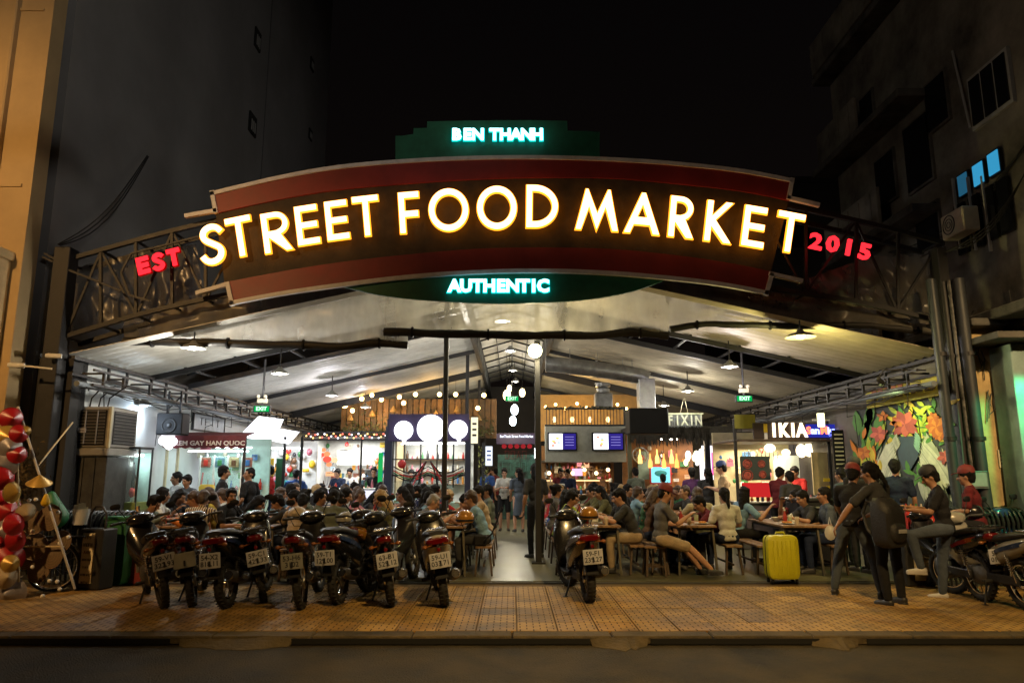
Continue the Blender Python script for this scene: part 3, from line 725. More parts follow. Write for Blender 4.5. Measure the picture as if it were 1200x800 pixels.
# arch truss behind and beside the sign
chT = arc([(65, 302), (150, 278), (225, 259), (330, 236), (480, 215), (640, 208), (800, 216), (925, 236), (1020, 256), (1112, 280)])
chB = arc([(60, 394), (150, 367), (235, 347), (330, 330), (480, 311), (640, 303), (800, 313), (903, 333), (1010, 350), (1112, 374)])
web = MB()
for dy in (.2, .75):
    for ch_ in (chT, chB):
        q = [P(x, y, dy) for x, y in ch_]
        tr = MB()
        for a, b in zip(q, q[1:]): tr.bar(a, b, .07)
        tr.build('truss_chord', STEEL_D, sg)
xs = [66, 110, 152, 195, 235, 290, 350, 420, 500, 580, 660, 740, 820, 890, 950, 1010, 1060, 1110]
for i, x in enumerate(xs):
    a = P(x, interp(chT, x), .2); b = P(x, interp(chB, x), .2); web.bar(a, b, .045)
    web.bar(P(x, interp(chT, x), .2), P(x, interp(chT, x), .75), .035); web.bar(P(x, interp(chB, x), .2), P(x, interp(chB, x), .75), .035)
    if i < len(xs)-1:
        x2 = xs[i+1]
        if i % 2: web.bar(P(x, interp(chT, x), .22), P(x2, interp(chB, x2), .22), .035)
        else: web.bar(P(x, interp(chB, x), .22), P(x2, interp(chT, x2), .22), .035)
web.build('truss_web', STEEL_D, sg)
# diamond light frame at the left end + side rails
mb = MB()
for pts in ([(140, 318), (152, 296), (232, 276)], [(140, 318), (150, 345), (175, 352)], [(50, 296), (72, 308)], [(48, 300), (60, 306)], [(70, 312), (140, 340)]):
    q = [P(*p, .05) for p in pts]
    for a, b in zip(q, q[1:]): mb.bar(a, b, .03)
mb.build('side_frame', STEEL_D, sg)

# ================================================================ PLASTIC CURTAINS
film_m = film('wrinkled_clear_plastic', (.52, .49, .40), .62, .14)
film_d = film('smoky_clear_plastic', (.20, .185, .16), .6, .15)
def curtain_film(name, col, opac, gl):
    m = film(name, col, opac, .22); n = m.node_tree.nodes; l = m.node_tree.links
    pb = next(x for x in n if x.type == 'BSDF_PRINCIPLED'); pb.inputs['Specular IOR Level'].default_value = gl
    mx = next(x for x in n if x.type == 'MIX_SHADER'); tl = n.new('ShaderNodeBsdfTranslucent'); tl.inputs[0].default_value = (*col, 1)
    m2 = n.new('ShaderNodeMixShader'); m2.inputs[0].default_value = .68; l.new(pb.outputs[0], m2.inputs[1]); l.new(tl.outputs[0], m2.inputs[2]); l.new(m2.outputs[0], mx.inputs[2])
    return m
film_m = curtain_film('milky_plastic_curtain', (.50, .47, .39), .60, .35)
film_d = curtain_film('smoky_plastic_curtain', (.24, .22, .18), .6, .5)
roll_m = mat('rolled_dark_tarpaulin', (.016, .015, .013), .6, bump=.3, bscale=18)
def curtain(name_lbl, top, bot, Y, m, roll=True, r_=.07):
    t = thing('plastic_curtain', name_lbl, 'curtain', (0, Y, 0), 0, 'rolled up plastic curtains under the sign')
    n = 36; k = 10; rnd = random.Random(hash(name_lbl) % 1000 if False else len(name_lbl))
    vs = []
    for j in range(k+1):
        for i in range(n+1):
            s = i/n; x0, y0 = lerp2(top, s); x1, y1 = lerp2(bot, s); v = j/k
            p = V(x0+(x1-x0)*v, y0+(y1-y0)*v, Y)-Vector((0, Y, 0))
            p.y += .10*noise.noise(Vector((s*14, v*3, Y)))+.05*noise.noise(Vector((s*40, v*9, Y)))
            vs.append(p)
    fs = [(j*(n+1)+i, j*(n+1)+i+1, (j+1)*(n+1)+i+1, (j+1)*(n+1)+i) for j in range(k) for i in range(n)]
    mb = MB(); mb.add(vs, fs); mb.build('sheet', m, t, 180)
    if roll:
        mb = MB(); pts = []; rr = []
        for i in range(31):
            s = i/30; x, y = lerp2(bot, s); p = V(x, y, Y)-Vector((0, Y, 0)); p.z += .006*sin(s*23)+.004*random.uniform(-1, 1); pts.append(p); rr.append(r_*(.98+.06*sin(s*31)+random.uniform(-.05, .05)))
        mb.tube(pts, rr, 9); mb.build('roll', roll_m, t, 60)
        for i in (3, 11, 19, 27):
            mb = MB(); p = pts[i]; mb.tube([p+Vector((-.015, 0, 0)), p+Vector((.015, 0, 0))], r_*1.35, 10); mb.build('strap', BLACK, t)
def lerp2(pts, s):
    L = [0]
    for a, b in zip(pts, pts[1:]): L.append(L[-1]+sqrt((a[0]-b[0])**2+(a[1]-b[1])**2))
    d = s*L[-1]
    for i in range(len(pts)-1):
        if d <= L[i+1] or i == len(pts)-2:
            t = (d-L[i])/max(1e-6, L[i+1]-L[i]); return pts[i][0]+(pts[i+1][0]-pts[i][0])*t, pts[i][1]+(pts[i+1][1]-pts[i][1])*t
curtain('left plastic curtain with its dark roll sagging at the near left', [(145, 372), (240, 350), (400, 335), (478, 345)], [(145, 400), (220, 401), (330, 404), (400, 406), (440, 402), (478, 404)], 11.75, film_m)
curtain('middle plastic curtain rolled up below the lower green board', [(452, 345), (600, 350), (785, 332)], [(450, 389), (520, 391), (600, 393), (700, 393), (740, 389), (783, 393)], 11.68, film_m)
curtain('right plastic curtain, crumpled and shiny, above the round yellow lamp', [(776, 330), (900, 342), (1000, 352), (1108, 372)], [(785, 386), (830, 379), (880, 381), (940, 382), (1020, 381), (1060, 386), (1106, 392)], 11.72, film_m, True, .055)
curtain('dark folded plastic flap hanging near the right end of the arch', [(930, 332), (1020, 300), (1080, 300), (1108, 300)], [(960, 352), (1020, 362), (1080, 366), (1108, 372)], 11.62, film_d, False)
curtain('grey plastic flap behind the left end of the arch', [(68, 318), (140, 300), (230, 286)], [(70, 400), (140, 378), (240, 352)], 11.95, film_d, False)
# ================================================================ MOTORBIKES
PAINT = {}
def paint(n, c): PAINT[n] = mat('bike_paint_'+n, c, .22, .1, var=.06, scale=8, bump=0, coat=.6)
for n_, c_ in dict(black=(.012, .012, .014), red=(.20, .012, .012), white=(.42, .41, .38), yellow=(.32, .15, .025), blue=(.02, .04, .12), silver=(.30, .29, .26), brown=(.09, .05, .03)).items(): paint(n_, c_)
SEAT = mat('vinyl_seat', (.02, .02, .022), .5, bump=.15, bscale=80)
E_TAIL = mat('red_lens', (.11, .003, .004), .15, bump=0, coat=.5)
AMB = mat('amber_lens', (.22, .07, .01), .2, bump=0)
LENS = mat('headlamp_lens', (.5, .5, .5), .08, .5, bump=0)
PLATE = mat('number_plate', (.42, .43, .48), .45, bump=0)
def wheel(par, y, r, w, name):
    o = bpy.data.objects.new(name, None); COL.objects.link(o); o.parent = par; o.location = (0, y, r)
    b = MB(); b.torus((0, 0, 0), r-w*.5, w*.5, 'X', 32, 10, 1.0)
    for i in range(32):
        a = 2*pi*i/32
        for s in (-1, 1): b.box((s*w*.28, (r-.006)*cos(a), (r-.006)*sin(a)), (w*.34, .016, .007), M=Matrix.Rotation(a+s*.25, 3, 'X'))
    b.build('tyre', RUBBER, o, 40)
    b = MB(); b.torus((0, 0, 0), r-w*1.02, .013, 'X', 32, 6, 2.2); b.lathe([(.045, -.05), (.05, -.03), (.05, .03), (.045, .05)], (0, 0, 0), 12, Matrix.Rotation(pi/2, 3, 'Y'))
    b.build('rim', CHROME, o, 40)
    b = MB()
    for i in range(10):
        a = 2*pi*i/10; b.tube([(.02*(-1)**i, .04*cos(a), .04*sin(a)), (0, (r-w)*cos(a+.18), (r-w)*sin(a+.18))], .006, 5)
    b.lathe([(.07, -.012), (.075, 0), (.07, .012)], (.05, 0, 0), 14, Matrix.Rotation(pi/2, 3, 'Y'))
    b.build('spokes', STEEL, o, 40)
    return o
def motorbike(label, loc, rz, lean, col='black', kind='under', plate='59-X1\n482.16', steer=.3, plate_m=None, side=None, group='motorbikes parked in a row on the pavement'):
    """forward is +Y, rear wheel contact near the origin"""
    t = thing('motorbike', label, 'motorbike', loc, rz, group); t.rotation_euler = (0, lean, rz)
    P1 = PAINT[col]; P2 = PAINT[side or col]; sc = kind == 'scooter'
    r = .27 if sc else .295; wb = 1.24; tw_ = .105 if sc else .088; t.scale = (1.04,)*3
    wheel(t, .0, r, tw_, 'rear_wheel'); fw = wheel(t, wb, r, tw_*.92, 'front_wheel'); fw.rotation_euler = (0, 0, steer)
    # fork + front fender
    b = MB()
    for s in (-1, 1): b.tube([(s*.075, wb, r), (s*.075, wb-.09, r+.3), (s*.06, wb-.2, .78)], .02, 8)
    b.build('front_fork', STEEL, t)
    b = MB(); n = 12; A = []; B = []
    for i in range(n+1):
        a = R(15)+R(140)*i/n; A.append((-.065, wb+(r+.035)*cos(a), r+(r+.035)*sin(a))); B.append((.065, wb+(r+.035)*cos(a), r+(r+.035)*sin(a)))
    b.strip(A, B, (0, 0, .012)); b.build('front_mudguard', P1, t, 60)
    # tail body, seat
    if sc:
        b = MB(); b.loft([(-.34, .80, .10, .07), (-.28, .77, .22, .17), (-.1, .70, .31, .30), (.12, .63, .35, .36), (.36, .55, .34, .40), (.5, .42, .30, .30), (.56, .36, .2, .16)], 16, 2.6); b.build('rear_body', P2, t, 50)
        b = MB(); b.loft([(.42, .31, .30, .06), (.6, .29, .34, .07), (.85, .30, .34, .07), (.92, .36, .3, .10)], 12, 3); b.build('footboard', BLACK, t, 50)
        b = MB(); b.loft([(.84, .42, .40, .30), (.90, .60, .44, .52), (.98, .72, .42, .54), (1.08, .82, .30, .34), (1.14, .86, .14, .14)], 16, 2.6); b.build('leg_shield', P1, t, 50)
        b = MB(); b.loft([(-.30, .86, .16, .04), (-.2, .865, .27, .08), (0, .84, .31, .11), (.2, .80, .30, .11), (.4, .78, .26, .11), (.5, .76, .16, .07)], 14, 2.6); b.build('seat', SEAT, t, 50)
    else:
        b = MB(); b.loft([(-.40, .84, .08, .04), (-.33, .80, .17, .12), (-.15, .74, .23, .19), (.1, .66, .25, .24), (.32, .58, .22, .26), (.45, .52, .16, .20), (.6, .50, .12, .12)], 16, 2.5); b.build('tail_cowl', P2, t, 50)
        b = MB(); b.loft([(.55, .46, .12, .10), (.72, .48, .16, .16), (.9, .58, .30, .42), (.99, .70, .38, .50), (1.06, .82, .26, .28), (1.11, .88, .12, .12)], 16, 2.5); b.build('leg_shield', P1, t, 50)
        b = MB(); b.loft([(-.31, .865, .14, .03), (-.2, .86, .22, .07), (0, .83, .24, .09), (.2, .79, .24, .09), (.42, .76, .2, .1), (.52, .74, .13, .06)], 14, 2.6); b.build('seat', SEAT, t, 50)
        b = MB(); b.tube([(.12, -.28, .84), (.15, -.4, .89), (0, -.46, .90), (-.15, -.4, .89), (-.12, -.28, .84)], .012, 8); b.build('grab_rail', STEEL_D if col != 'silver' else CHROME, t)
    sm_ = random.choice([STEEL, PAINT['silver'], PAINT['red'], PAINT['yellow'], PAINT['white'], PAINT['blue']])
    for s in (-1, 1):
        hw = .168 if sc else .116; b = MB(); b.strip([(s*(hw-.035), -.26, .76), (s*hw, -.1, .71), (s*(hw+.006), .12, .655), (s*hw, .34, .58)], [(s*(hw-.035), -.27, .80), (s*hw, -.1, .765), (s*(hw+.008), .12, .70), (s*hw, .34, .62)], (s*.008, 0, 0)); b.build('side_stripe', sm_, t, 40)
    if random.random() < .4:
        b = MB(); b.tube([(-.09, -.1, .90), (-.1, -.38, .91), (.1, -.38, .91), (.09, -.1, .90)], .009, 6)
        for q in range(3): b.bar((-.09, -.16-.08*q, .908), (.09, -.16-.08*q, .908), .012)
        b.build('carrier', CHROME, t)
    # engine, exhaust, swingarm, shocks
    b = MB(); b.loft([(.42, .32, .14, .16), (.5, .33, .26, .26), (.66, .33, .26, .26), (.74, .36, .16, .18), (.84, .40, .15, .15)], 12, 3); b.lathe([(.09, -.02), (.095, 0), (.09, .02)], (.13, .52, .31), 14, Matrix.Rotation(pi/2, 3, 'Y')); b.build('engine', mat('engine_metal', (.12, .12, .12), .45, .7, bump=.2), t, 50)
    b = MB()
    for s in (-1, 1): b.bar((s*.075, 0, r), (s*.09, .45, .36), .03, .04)
    b.box((-.095, .22, r+.03), (.03, .48, .10), ch=.01); b.build('swing_arm', STEEL_D, t)
    for s in (-1, 1):
        b = MB(); p0 = Vector((s*.105, .0, r+.02)); p1 = Vector((s*.11, .10, .66)); b.tube([p0, p1], .014, 8)
        for q in range(8): c = p0.lerp(p1, .35+.07*q); b.torus(c, .026, .006, 'Z', 12, 5)
        b.build('shock_absorber', CHROME if not sc else STEEL_D, t)
    e = MB(); e.loft([(.12, .56, .34, .06, .06), (.13, .2, .30, .09, .10), (.145, .0, .33, .11, .125), (.155, -.22, .375, .115, .13), (.157, -.30, .39, .09, .10)], 14, 2.2); eo = e.build('exhaust', STEEL_D if not sc else mat('engine_metal', (.1,)*3), t, 50)
    e = MB(); e.torus((.157, -.302, .39), .038, .010, 'Y', 16, 6); e.lathe([(.03, 0), (.03, .02)], (.157, -.29, .39), 12, Matrix.Rotation(pi/2, 3, 'X')); e.build('exhaust_tip', CHROME, eo)
    e = MB(); e.loft([(.205, .14, .33, .012, .07), (.212, -.02, .35, .014, .09), (.217, -.18, .385, .012, .06)], 10, 3); e.build('heat_shield', CHROME, eo, 50)
    # rear mudguard and plate
    b = MB(); A = []; B = []
    for i in range(9):
        a = R(70)+R(95)*i/8; rr = r+.05+.03*i/8; A.append((-.07, rr*cos(a), r+rr*sin(a))); B.append((.07, rr*cos(a), r+rr*sin(a)))
    b.strip(A, B, (0, .0, .01)); b.bar((0, -.30, .74), (0, -.40, .50), .11, .02); b.build('rear_mudguard', BLACK, t, 60)
    pm = plate_m or PLATE
    Mx = Matrix.Rotation(R(-14), 3, 'X'); b = MB(); b.box((0, -.425, .575), (.235, .008, .168), M=None, ch=.003); po = b.build('number_plate', pm, t, 0)
    if plate: text(plate, .076, INK, po, (0, -.432, .575), (pi/2, 0, 0), .0006, 'lettering', off=.0012, sx=1.0)
    b = MB(); b.loft([(-.425, .80, .09, .045), (-.395, .80, .17, .09), (-.33, .79, .18, .11)], 12, 3) if not sc else b.loft([(-.37, .775, .16, .05), (-.33, .775, .26, .10), (-.26, .76, .26, .13)], 12, 3)
    b.build('tail_light', E_TAIL, t, 50)
    b = MB(); b.lathe([(.012, -.004), (.022, 0), (.012, .004)], (0, -.432, .695), 10, Matrix.Rotation(pi/2, 3, 'X')); b.build('reflector', E_TAIL, t)
    for s in (-1, 1):
        b = MB(); b.tube([(s*.06, -.34, .74), (s*.13, -.37, .735)], .008, 6); b.sphere((s*.15, -.375, .735), .028, 10, (1.1, 1, .8)); b.build('indicator', AMB, t)
    # handlebar, cowl, mirrors
    h = bpy.data.objects.new('handlebar', None); COL.objects.link(h); h.parent = t; h.location = (0, wb-.26, .93); h.rotation_euler = (0, 0, steer)
    b = MB(); b.tube([(-.33, -.12, .05), (-.2, -.05, .05), (-.07, .0, .0), (.07, .0, .0), (.2, -.05, .05), (.33, -.12, .05)], .012, 8)
    for s in (-1, 1): b.tube([(s*.22, -.06, .05), (s*.34, -.125, .05)], .018, 8)
    b.build('bar', STEEL_D, h)
    b = MB(); b.loft([(-.09, .03, .12, .08), (-.05, .04, .28, .13), (.02, .04, .34, .16), (.09, .02, .26, .16), (.13, .0, .14, .1)], 14, 2.4); b.build('cowl', P1, h, 50)
    b = MB(); b.loft([(.10, .01, .15, .10), (.135, .01, .12, .08), (.15, .01, .06, .04)], 12, 2.4); b.build('headlight', LENS, h, 50)
    for s in (-1, 1):
        b = MB(); b.tube([(s*.15, -.02, .07), (s*.2, -.03, .17), (s*.24, -.02, .23)], .006, 6); b.loft([(s*.26, -.0, .25, .115, .07), (s*.26, -.022, .25, .12, .075), (s*.26, -.03, .25, .09, .055)], 12, 2.8)
        mo = b.build('mirror', BLACK, h, 50)
    # stand and pegs
    b = MB(); b.tube([(-.09, .5, .24), (-.20, .44, .02)], .012, 6); b.box((-.205, .44, .012), (.06, .05, .012)); b.build('side_stand', STEEL_D, t)
    b = MB(); b.tube([(-.2, .42, .29), (.2, .42, .29)], .013, 6)
    for s in (-1, 1): b.tube([(s*.12, .36, .29), (s*.22, .36, .29)], .02, 8)
    b.build('foot_pegs', RUBBER, t)
    return t
def bikepos(px, py): return G(px, py)
def helmet(label, loc, m, rz=0):
    t = thing('helmet', label, 'helmet', loc, rz, 'helmets left on motorbikes')
    b = MB(); b.lathe([(.12, -.02), (.132, .02), (.128, .07), (.105, .115), (.06, .145), (.01, .155)], (0, 0, 0), 18); b.build('shell', m, t, 60)
    b = MB(); b.lathe([(.134, .0), (.137, .012), (.134, .024)], (0, 0, 0), 18, cap=False); b.loft([(.10, .03, .2, .012), (.15, .025, .17, .012), (.185, .015, .08, .01)], 10, 2.5); b.build('brim', BLACK, t, 50)
    b = MB(); b.tube([(-.12, 0, 0), (-.06, .03, -.12), (.06, .03, -.12), (.12, 0, 0)], .006, 5); b.build('strap', BLACK, t)
PG = mat('grey_number_plate', (.22, .22, .20), .5, bump=0)
bikes = [  # px,py of rear tyre contact, heading (0 = away), lean, colour, kind, plate, label
 (190, 713, .60, -.20, 'black', 'under', '59-V1\n322.93', 'black motorbike at the left end of the row, leaning, plate 59-V1', None, None),
 (224, 711, .32, -.16, 'black', 'under', '', 'dark motorbike with a blank grey plate, second from the left end', PG, 'brown'),
 (264, 713, -.02, -.10, 'black', 'scooter', '54-X2\n818.11', 'black scooter third from the left end, in front of the striped shirt diner', None, None),
 (308, 706, .34, -.20, 'black', 'under', '59-C1\n429.33', 'black motorbike with a silver edged tail and tilted white plate, fourth from left', None, 'black'),
 (352, 714, .10, -.10, 'black', 'under', '53-H6\n3102', 'black motorbike with a dull yellowish grey plate left of the red tail cowl', PG, 'brown'),
 (396, 708, -.12, -.07, 'black', 'scooter', '59-T1\n129.00', 'black scooter with a big red tail light above its white plate', None, None),
 (432, 694, -.35, -.10, 'yellow', 'under', '', 'motorbike with yellow and orange side panels standing just behind the row', PG, 'yellow'),
 (458, 711, .24, -.17, 'black', 'under', '63-B1\n529.12', 'black motorbike with red reflector and tilted plate, beside the white scooter', None, None),
 (521, 711, .16, -.16, 'black', 'scooter', '59-U1\n033.71', 'scooter with white side panels at the right end of the row', None, 'white'),
 (691, 706, .12, -.07, 'black', 'scooter', '59-F1\n239.27', 'single black scooter parked alone in front of the tables right of the posts', None, None),
]
for px, py, rz, ln, col, kd, pl, lb, pm, side in bikes:
    p = G(px, py); motorbike(lb, (p.x, p.y+.05, .0), rz, ln, 'black', kd, pl, random.uniform(-.1, .5), pm, side)
p = G(1148, 704); motorbike('black motorbike carrying the man in a red cap, angled away to the left', (p.x+.05, p.y+.0, 0), .04, -.08, 'black', 'under', '59-S2\n017.08', .2, None, None, 'motorbikes parked near the yellow pier')
p = G(1206, 716); motorbike('motorbike with a silver tail half cut off by the right edge', (p.x+.02, p.y+.0, 0), .10, -.07, 'silver', 'under', '59-G2\n664.25', .3, None, 'silver', 'motorbikes parked near the yellow pier')
p = G(1238, 700); motorbike('dark motorbike behind the silver tailed one at the right edge', (p.x+.2, p.y+.1, 0), .0, -.07, 'blue', 'under', '', .2, PG, None, 'motorbikes parked near the yellow pier')
for px, py, Y, m, lb in ((348, 606, 10.6, mat('striped_cream_helmet', (.42, .34, .24), .35), 'cream helmet hung on the handlebar of a black motorbike'),
                         (405, 612, 10.7, PAINT['silver'], 'silver helmet on the scooter with the red tail light'),
                         (690, 606, 10.4, PAINT['yellow'], 'golden helmet resting on the lone scooter'),
                         (545, 310+300, 10.7, PAINT['yellow'], 'gold helmet on the white sided scooter'),
                         (222, 612, 10.7, PAINT['black'], 'black helmet on the handlebar at the left of the row'),
                         (1140, 603, 10.3, PAINT['black'], 'black helmet on the right hand motorbike with a green badge')):
    p = V(px, py, Y); helmet(lb, p, m, random.uniform(-1, 1))
# ================================================================ PEOPLE
def remesh(mb, vox, name, smooth_it=3, wrinkle=0.0, cut=None):
    me = mb.mesh('t', None, 0); o = bpy.data.objects.new('t', me); COL.objects.link(o)
    m = o.modifiers.new('r', 'REMESH'); m.mode = 'VOXEL'; m.voxel_size = vox; m.use_smooth_shade = True
    if smooth_it: s = o.modifiers.new('s', 'SMOOTH'); s.iterations = smooth_it; s.factor = .5
    COL.objects.unlink(o); out = evalmesh(o); out.name = name
    bpy.data.objects.remove(o); bpy.data.meshes.remove(me)
    if wrinkle:
        n = len(out.vertices)
        for v in out.vertices:
            c = v.co; d = noise.noise(Vector((c.x*9, c.y*9, c.z*16)))+.5*noise.noise(Vector((c.x*22, c.y*22, c.z*30))); v.co = c+v.normal*d*wrinkle
    if cut:
        b = bmesh.new(); b.from_mesh(out)
        for co, no in cut: bmesh.ops.bisect_plane(b, geom=b.verts[:]+b.edges[:]+b.faces[:], plane_co=co, plane_no=no, clear_outer=True)
        b.to_mesh(out); b.free()
    out.shade_smooth(); return out
def jo(a, b):   # join mesh b (MB) into mesh datablock a
    me = a; bm_ = bmesh.new(); bm_.from_mesh(me); t = b.mesh('t', None, 0); bm_.from_mesh(t); bm_.to_mesh(me); bm_.free(); bpy.data.meshes.remove(t); me.shade_smooth(); return me
def skel(p):
    """joints of a pose; facing +Y. p: base 'sit'/'stand', lean (fwd), side, L/R arm (elbow, wrist) offsets from shoulder, legs"""
    J = {}; sit = p.get('sit', True); ln = R(p.get('lean', 12)); sd = R(p.get('side', 0)); tw_ = R(p.get('twist', 0))
    pel = Vector((0, 0, .56 if sit else .93)) + Vector(p.get('pel', (0, 0, 0)))
    d = Vector((sin(sd), sin(ln), cos(ln))).normalized(); rt = Matrix.Rotation(tw_, 3, 'Z') @ Vector((1, 0, 0)); rt = (rt-d*rt.dot(d)).normalized(); fw = d.cross(rt)
    J['pel'] = pel; J['d'] = d; J['rt'] = rt; J['fw'] = fw
    J['waist'] = pel+d*.18; J['che'] = pel+d*.33; J['nek'] = pel+d*.485
    hd = d.copy(); hl = R(p.get('nod', 10)); hd = (Vector((sin(sd)*.6, sin(ln*.5+hl*.5), cos(ln*.5+hl*.5)))).normalized()
    J['hea'] = J['nek']+hd*.155+fw*.02
    hz = R(p.get('head', 0)); J['hM'] = Matrix.Rotation(hz, 3, 'Z') @ Matrix.Rotation(-(ln*.3+hl), 3, 'X') @ Matrix.Rotation(sd*.4, 3, 'Y')
    for s, k in ((-1, 'L'), (1, 'R')):
        sh = pel+d*.435+rt*s*.175; J['sh'+k] = sh
        e, w = p.get(k, ((.05*s, .06, -.27), (.0, .22, -.02)))
        e = Vector(e); w = Vector(w); J['el'+k] = sh+e.normalized()*.275; J['wr'+k] = J['el'+k]+w.normalized()*.245; J['wd'+k] = w.normalized()
        hi = pel+rt*s*.09-d*.02; J['hi'+k] = hi
        if sit: kn, an = p.get('leg'+k, ((.07*s, .42, -.03), (0, -.02, -.42)))
        else: kn, an = p.get('leg'+k, ((.02*s, .02, -.43), (.0, -.02, -.42)))
        kn = Vector(kn); an = Vector(an); J['kn'+k] = hi+kn.normalized()*.425; J['an'+k] = J['kn'+k]+an.normalized()*.415
        ft = Matrix.Rotation(R(p.get('toe'+k, -8*s)), 3, 'Z') @ Vector((0, 1, 0)); J['ft'+k] = ft
    return J
def head_parts(b, J):
    M = J['hM']; c = J['hea']
    def at(x, y, z): return c+M @ Vector((x, y, z))
    b.sphere(at(0, -.012, .02), .1, 14, (.76, .95, 1.02), M); b.sphere(at(0, .022, -.035), .078, 12, (.78, .92, 1.05), M)
    b.cone(at(0, .055, -.06), at(0, .06, -.09), .038, .026, 8)                # jaw, chin
    b.cone(at(0, .088, .018), at(0, .112, -.022), .009, .017, 8)              # nose
    b.sphere(at(0, .084, -.056), .02, 8, (1.3, .6, .5), M)                    # lips
    b.sphere(at(0, .075, .035), .03, 8, (2.0, .6, .45), M)                    # brow
    for s in (-1, 1): b.sphere(at(s*.078, -.005, -.005), .024, 8, (.35, .7, 1.1), M); b.sphere(at(s*.042, .062, -.02), .024, 8, M=M)
def face_detail(J):
    M = J['hM']; c = J['hea']; b = MB()
    for s in (-1, 1): b.sphere(c+M @ Vector((s*.031, .0865, .012)), .0105, 8, (1.3, .5, .7), M)
    for s in (-1, 1): b.bar(c+M @ Vector((s*.016, .094, .033)), c+M @ Vector((s*.05, .083, .036)), .006, .006)
    b.bar(c+M @ Vector((-.022, .0965, -.055)), c+M @ Vector((.022, .0965, -.055)), .004, .004)
    return b
def hands(J, curl=.5):
    b = MB()
    for s, k in ((-1, 'L'), (1, 'R')):
        w = J['wr'+k]; d = J['wd'+k]; u, v = frame(d); side = u if abs(u.z) < .8 else v; pn = d.cross(side).normalized()
        if pn.z > 0: pn = -pn
        side = pn.cross(d).normalized()
        for i, L in enumerate((.068, .078, .072, .056)):
            o = w+d*.085+side*(i-1.5)*.0195; j1 = o+d*L*.5+pn*L*curl*.25; j2 = j1+d*L*.32+pn*L*curl*.55; j3 = j2+d*L*.1+pn*L*.3
            b.tube([o-d*.02, j1, j2, j3], [.0098, .0088, .0078, .005], 6)
        o = w+d*.03+side*(-.032 if k == 'R' else .032)*(-1 if False else 1); ts = -1 if k == 'R' else 1
        b.tube([w+d*.025+side*ts*.02, w+d*.05+side*ts*.045+pn*.01, w+d*.085+side*ts*.052+pn*.022], [.0125, .0115, .008], 6)
    return b
def palm(b, J):
    for k in 'LR':
        w = J['wr'+k]; d = J['wd'+k]; u, v = frame(d); side = u if abs(u.z) < .8 else v; pn = d.cross(side).normalized(); side = pn.cross(d).normalized()
        for i in (-1, 0, 1): b.cone(w+side*i*.014, w+d*.08+side*i*.024, .017, .0145, 8)
PROTO = {}
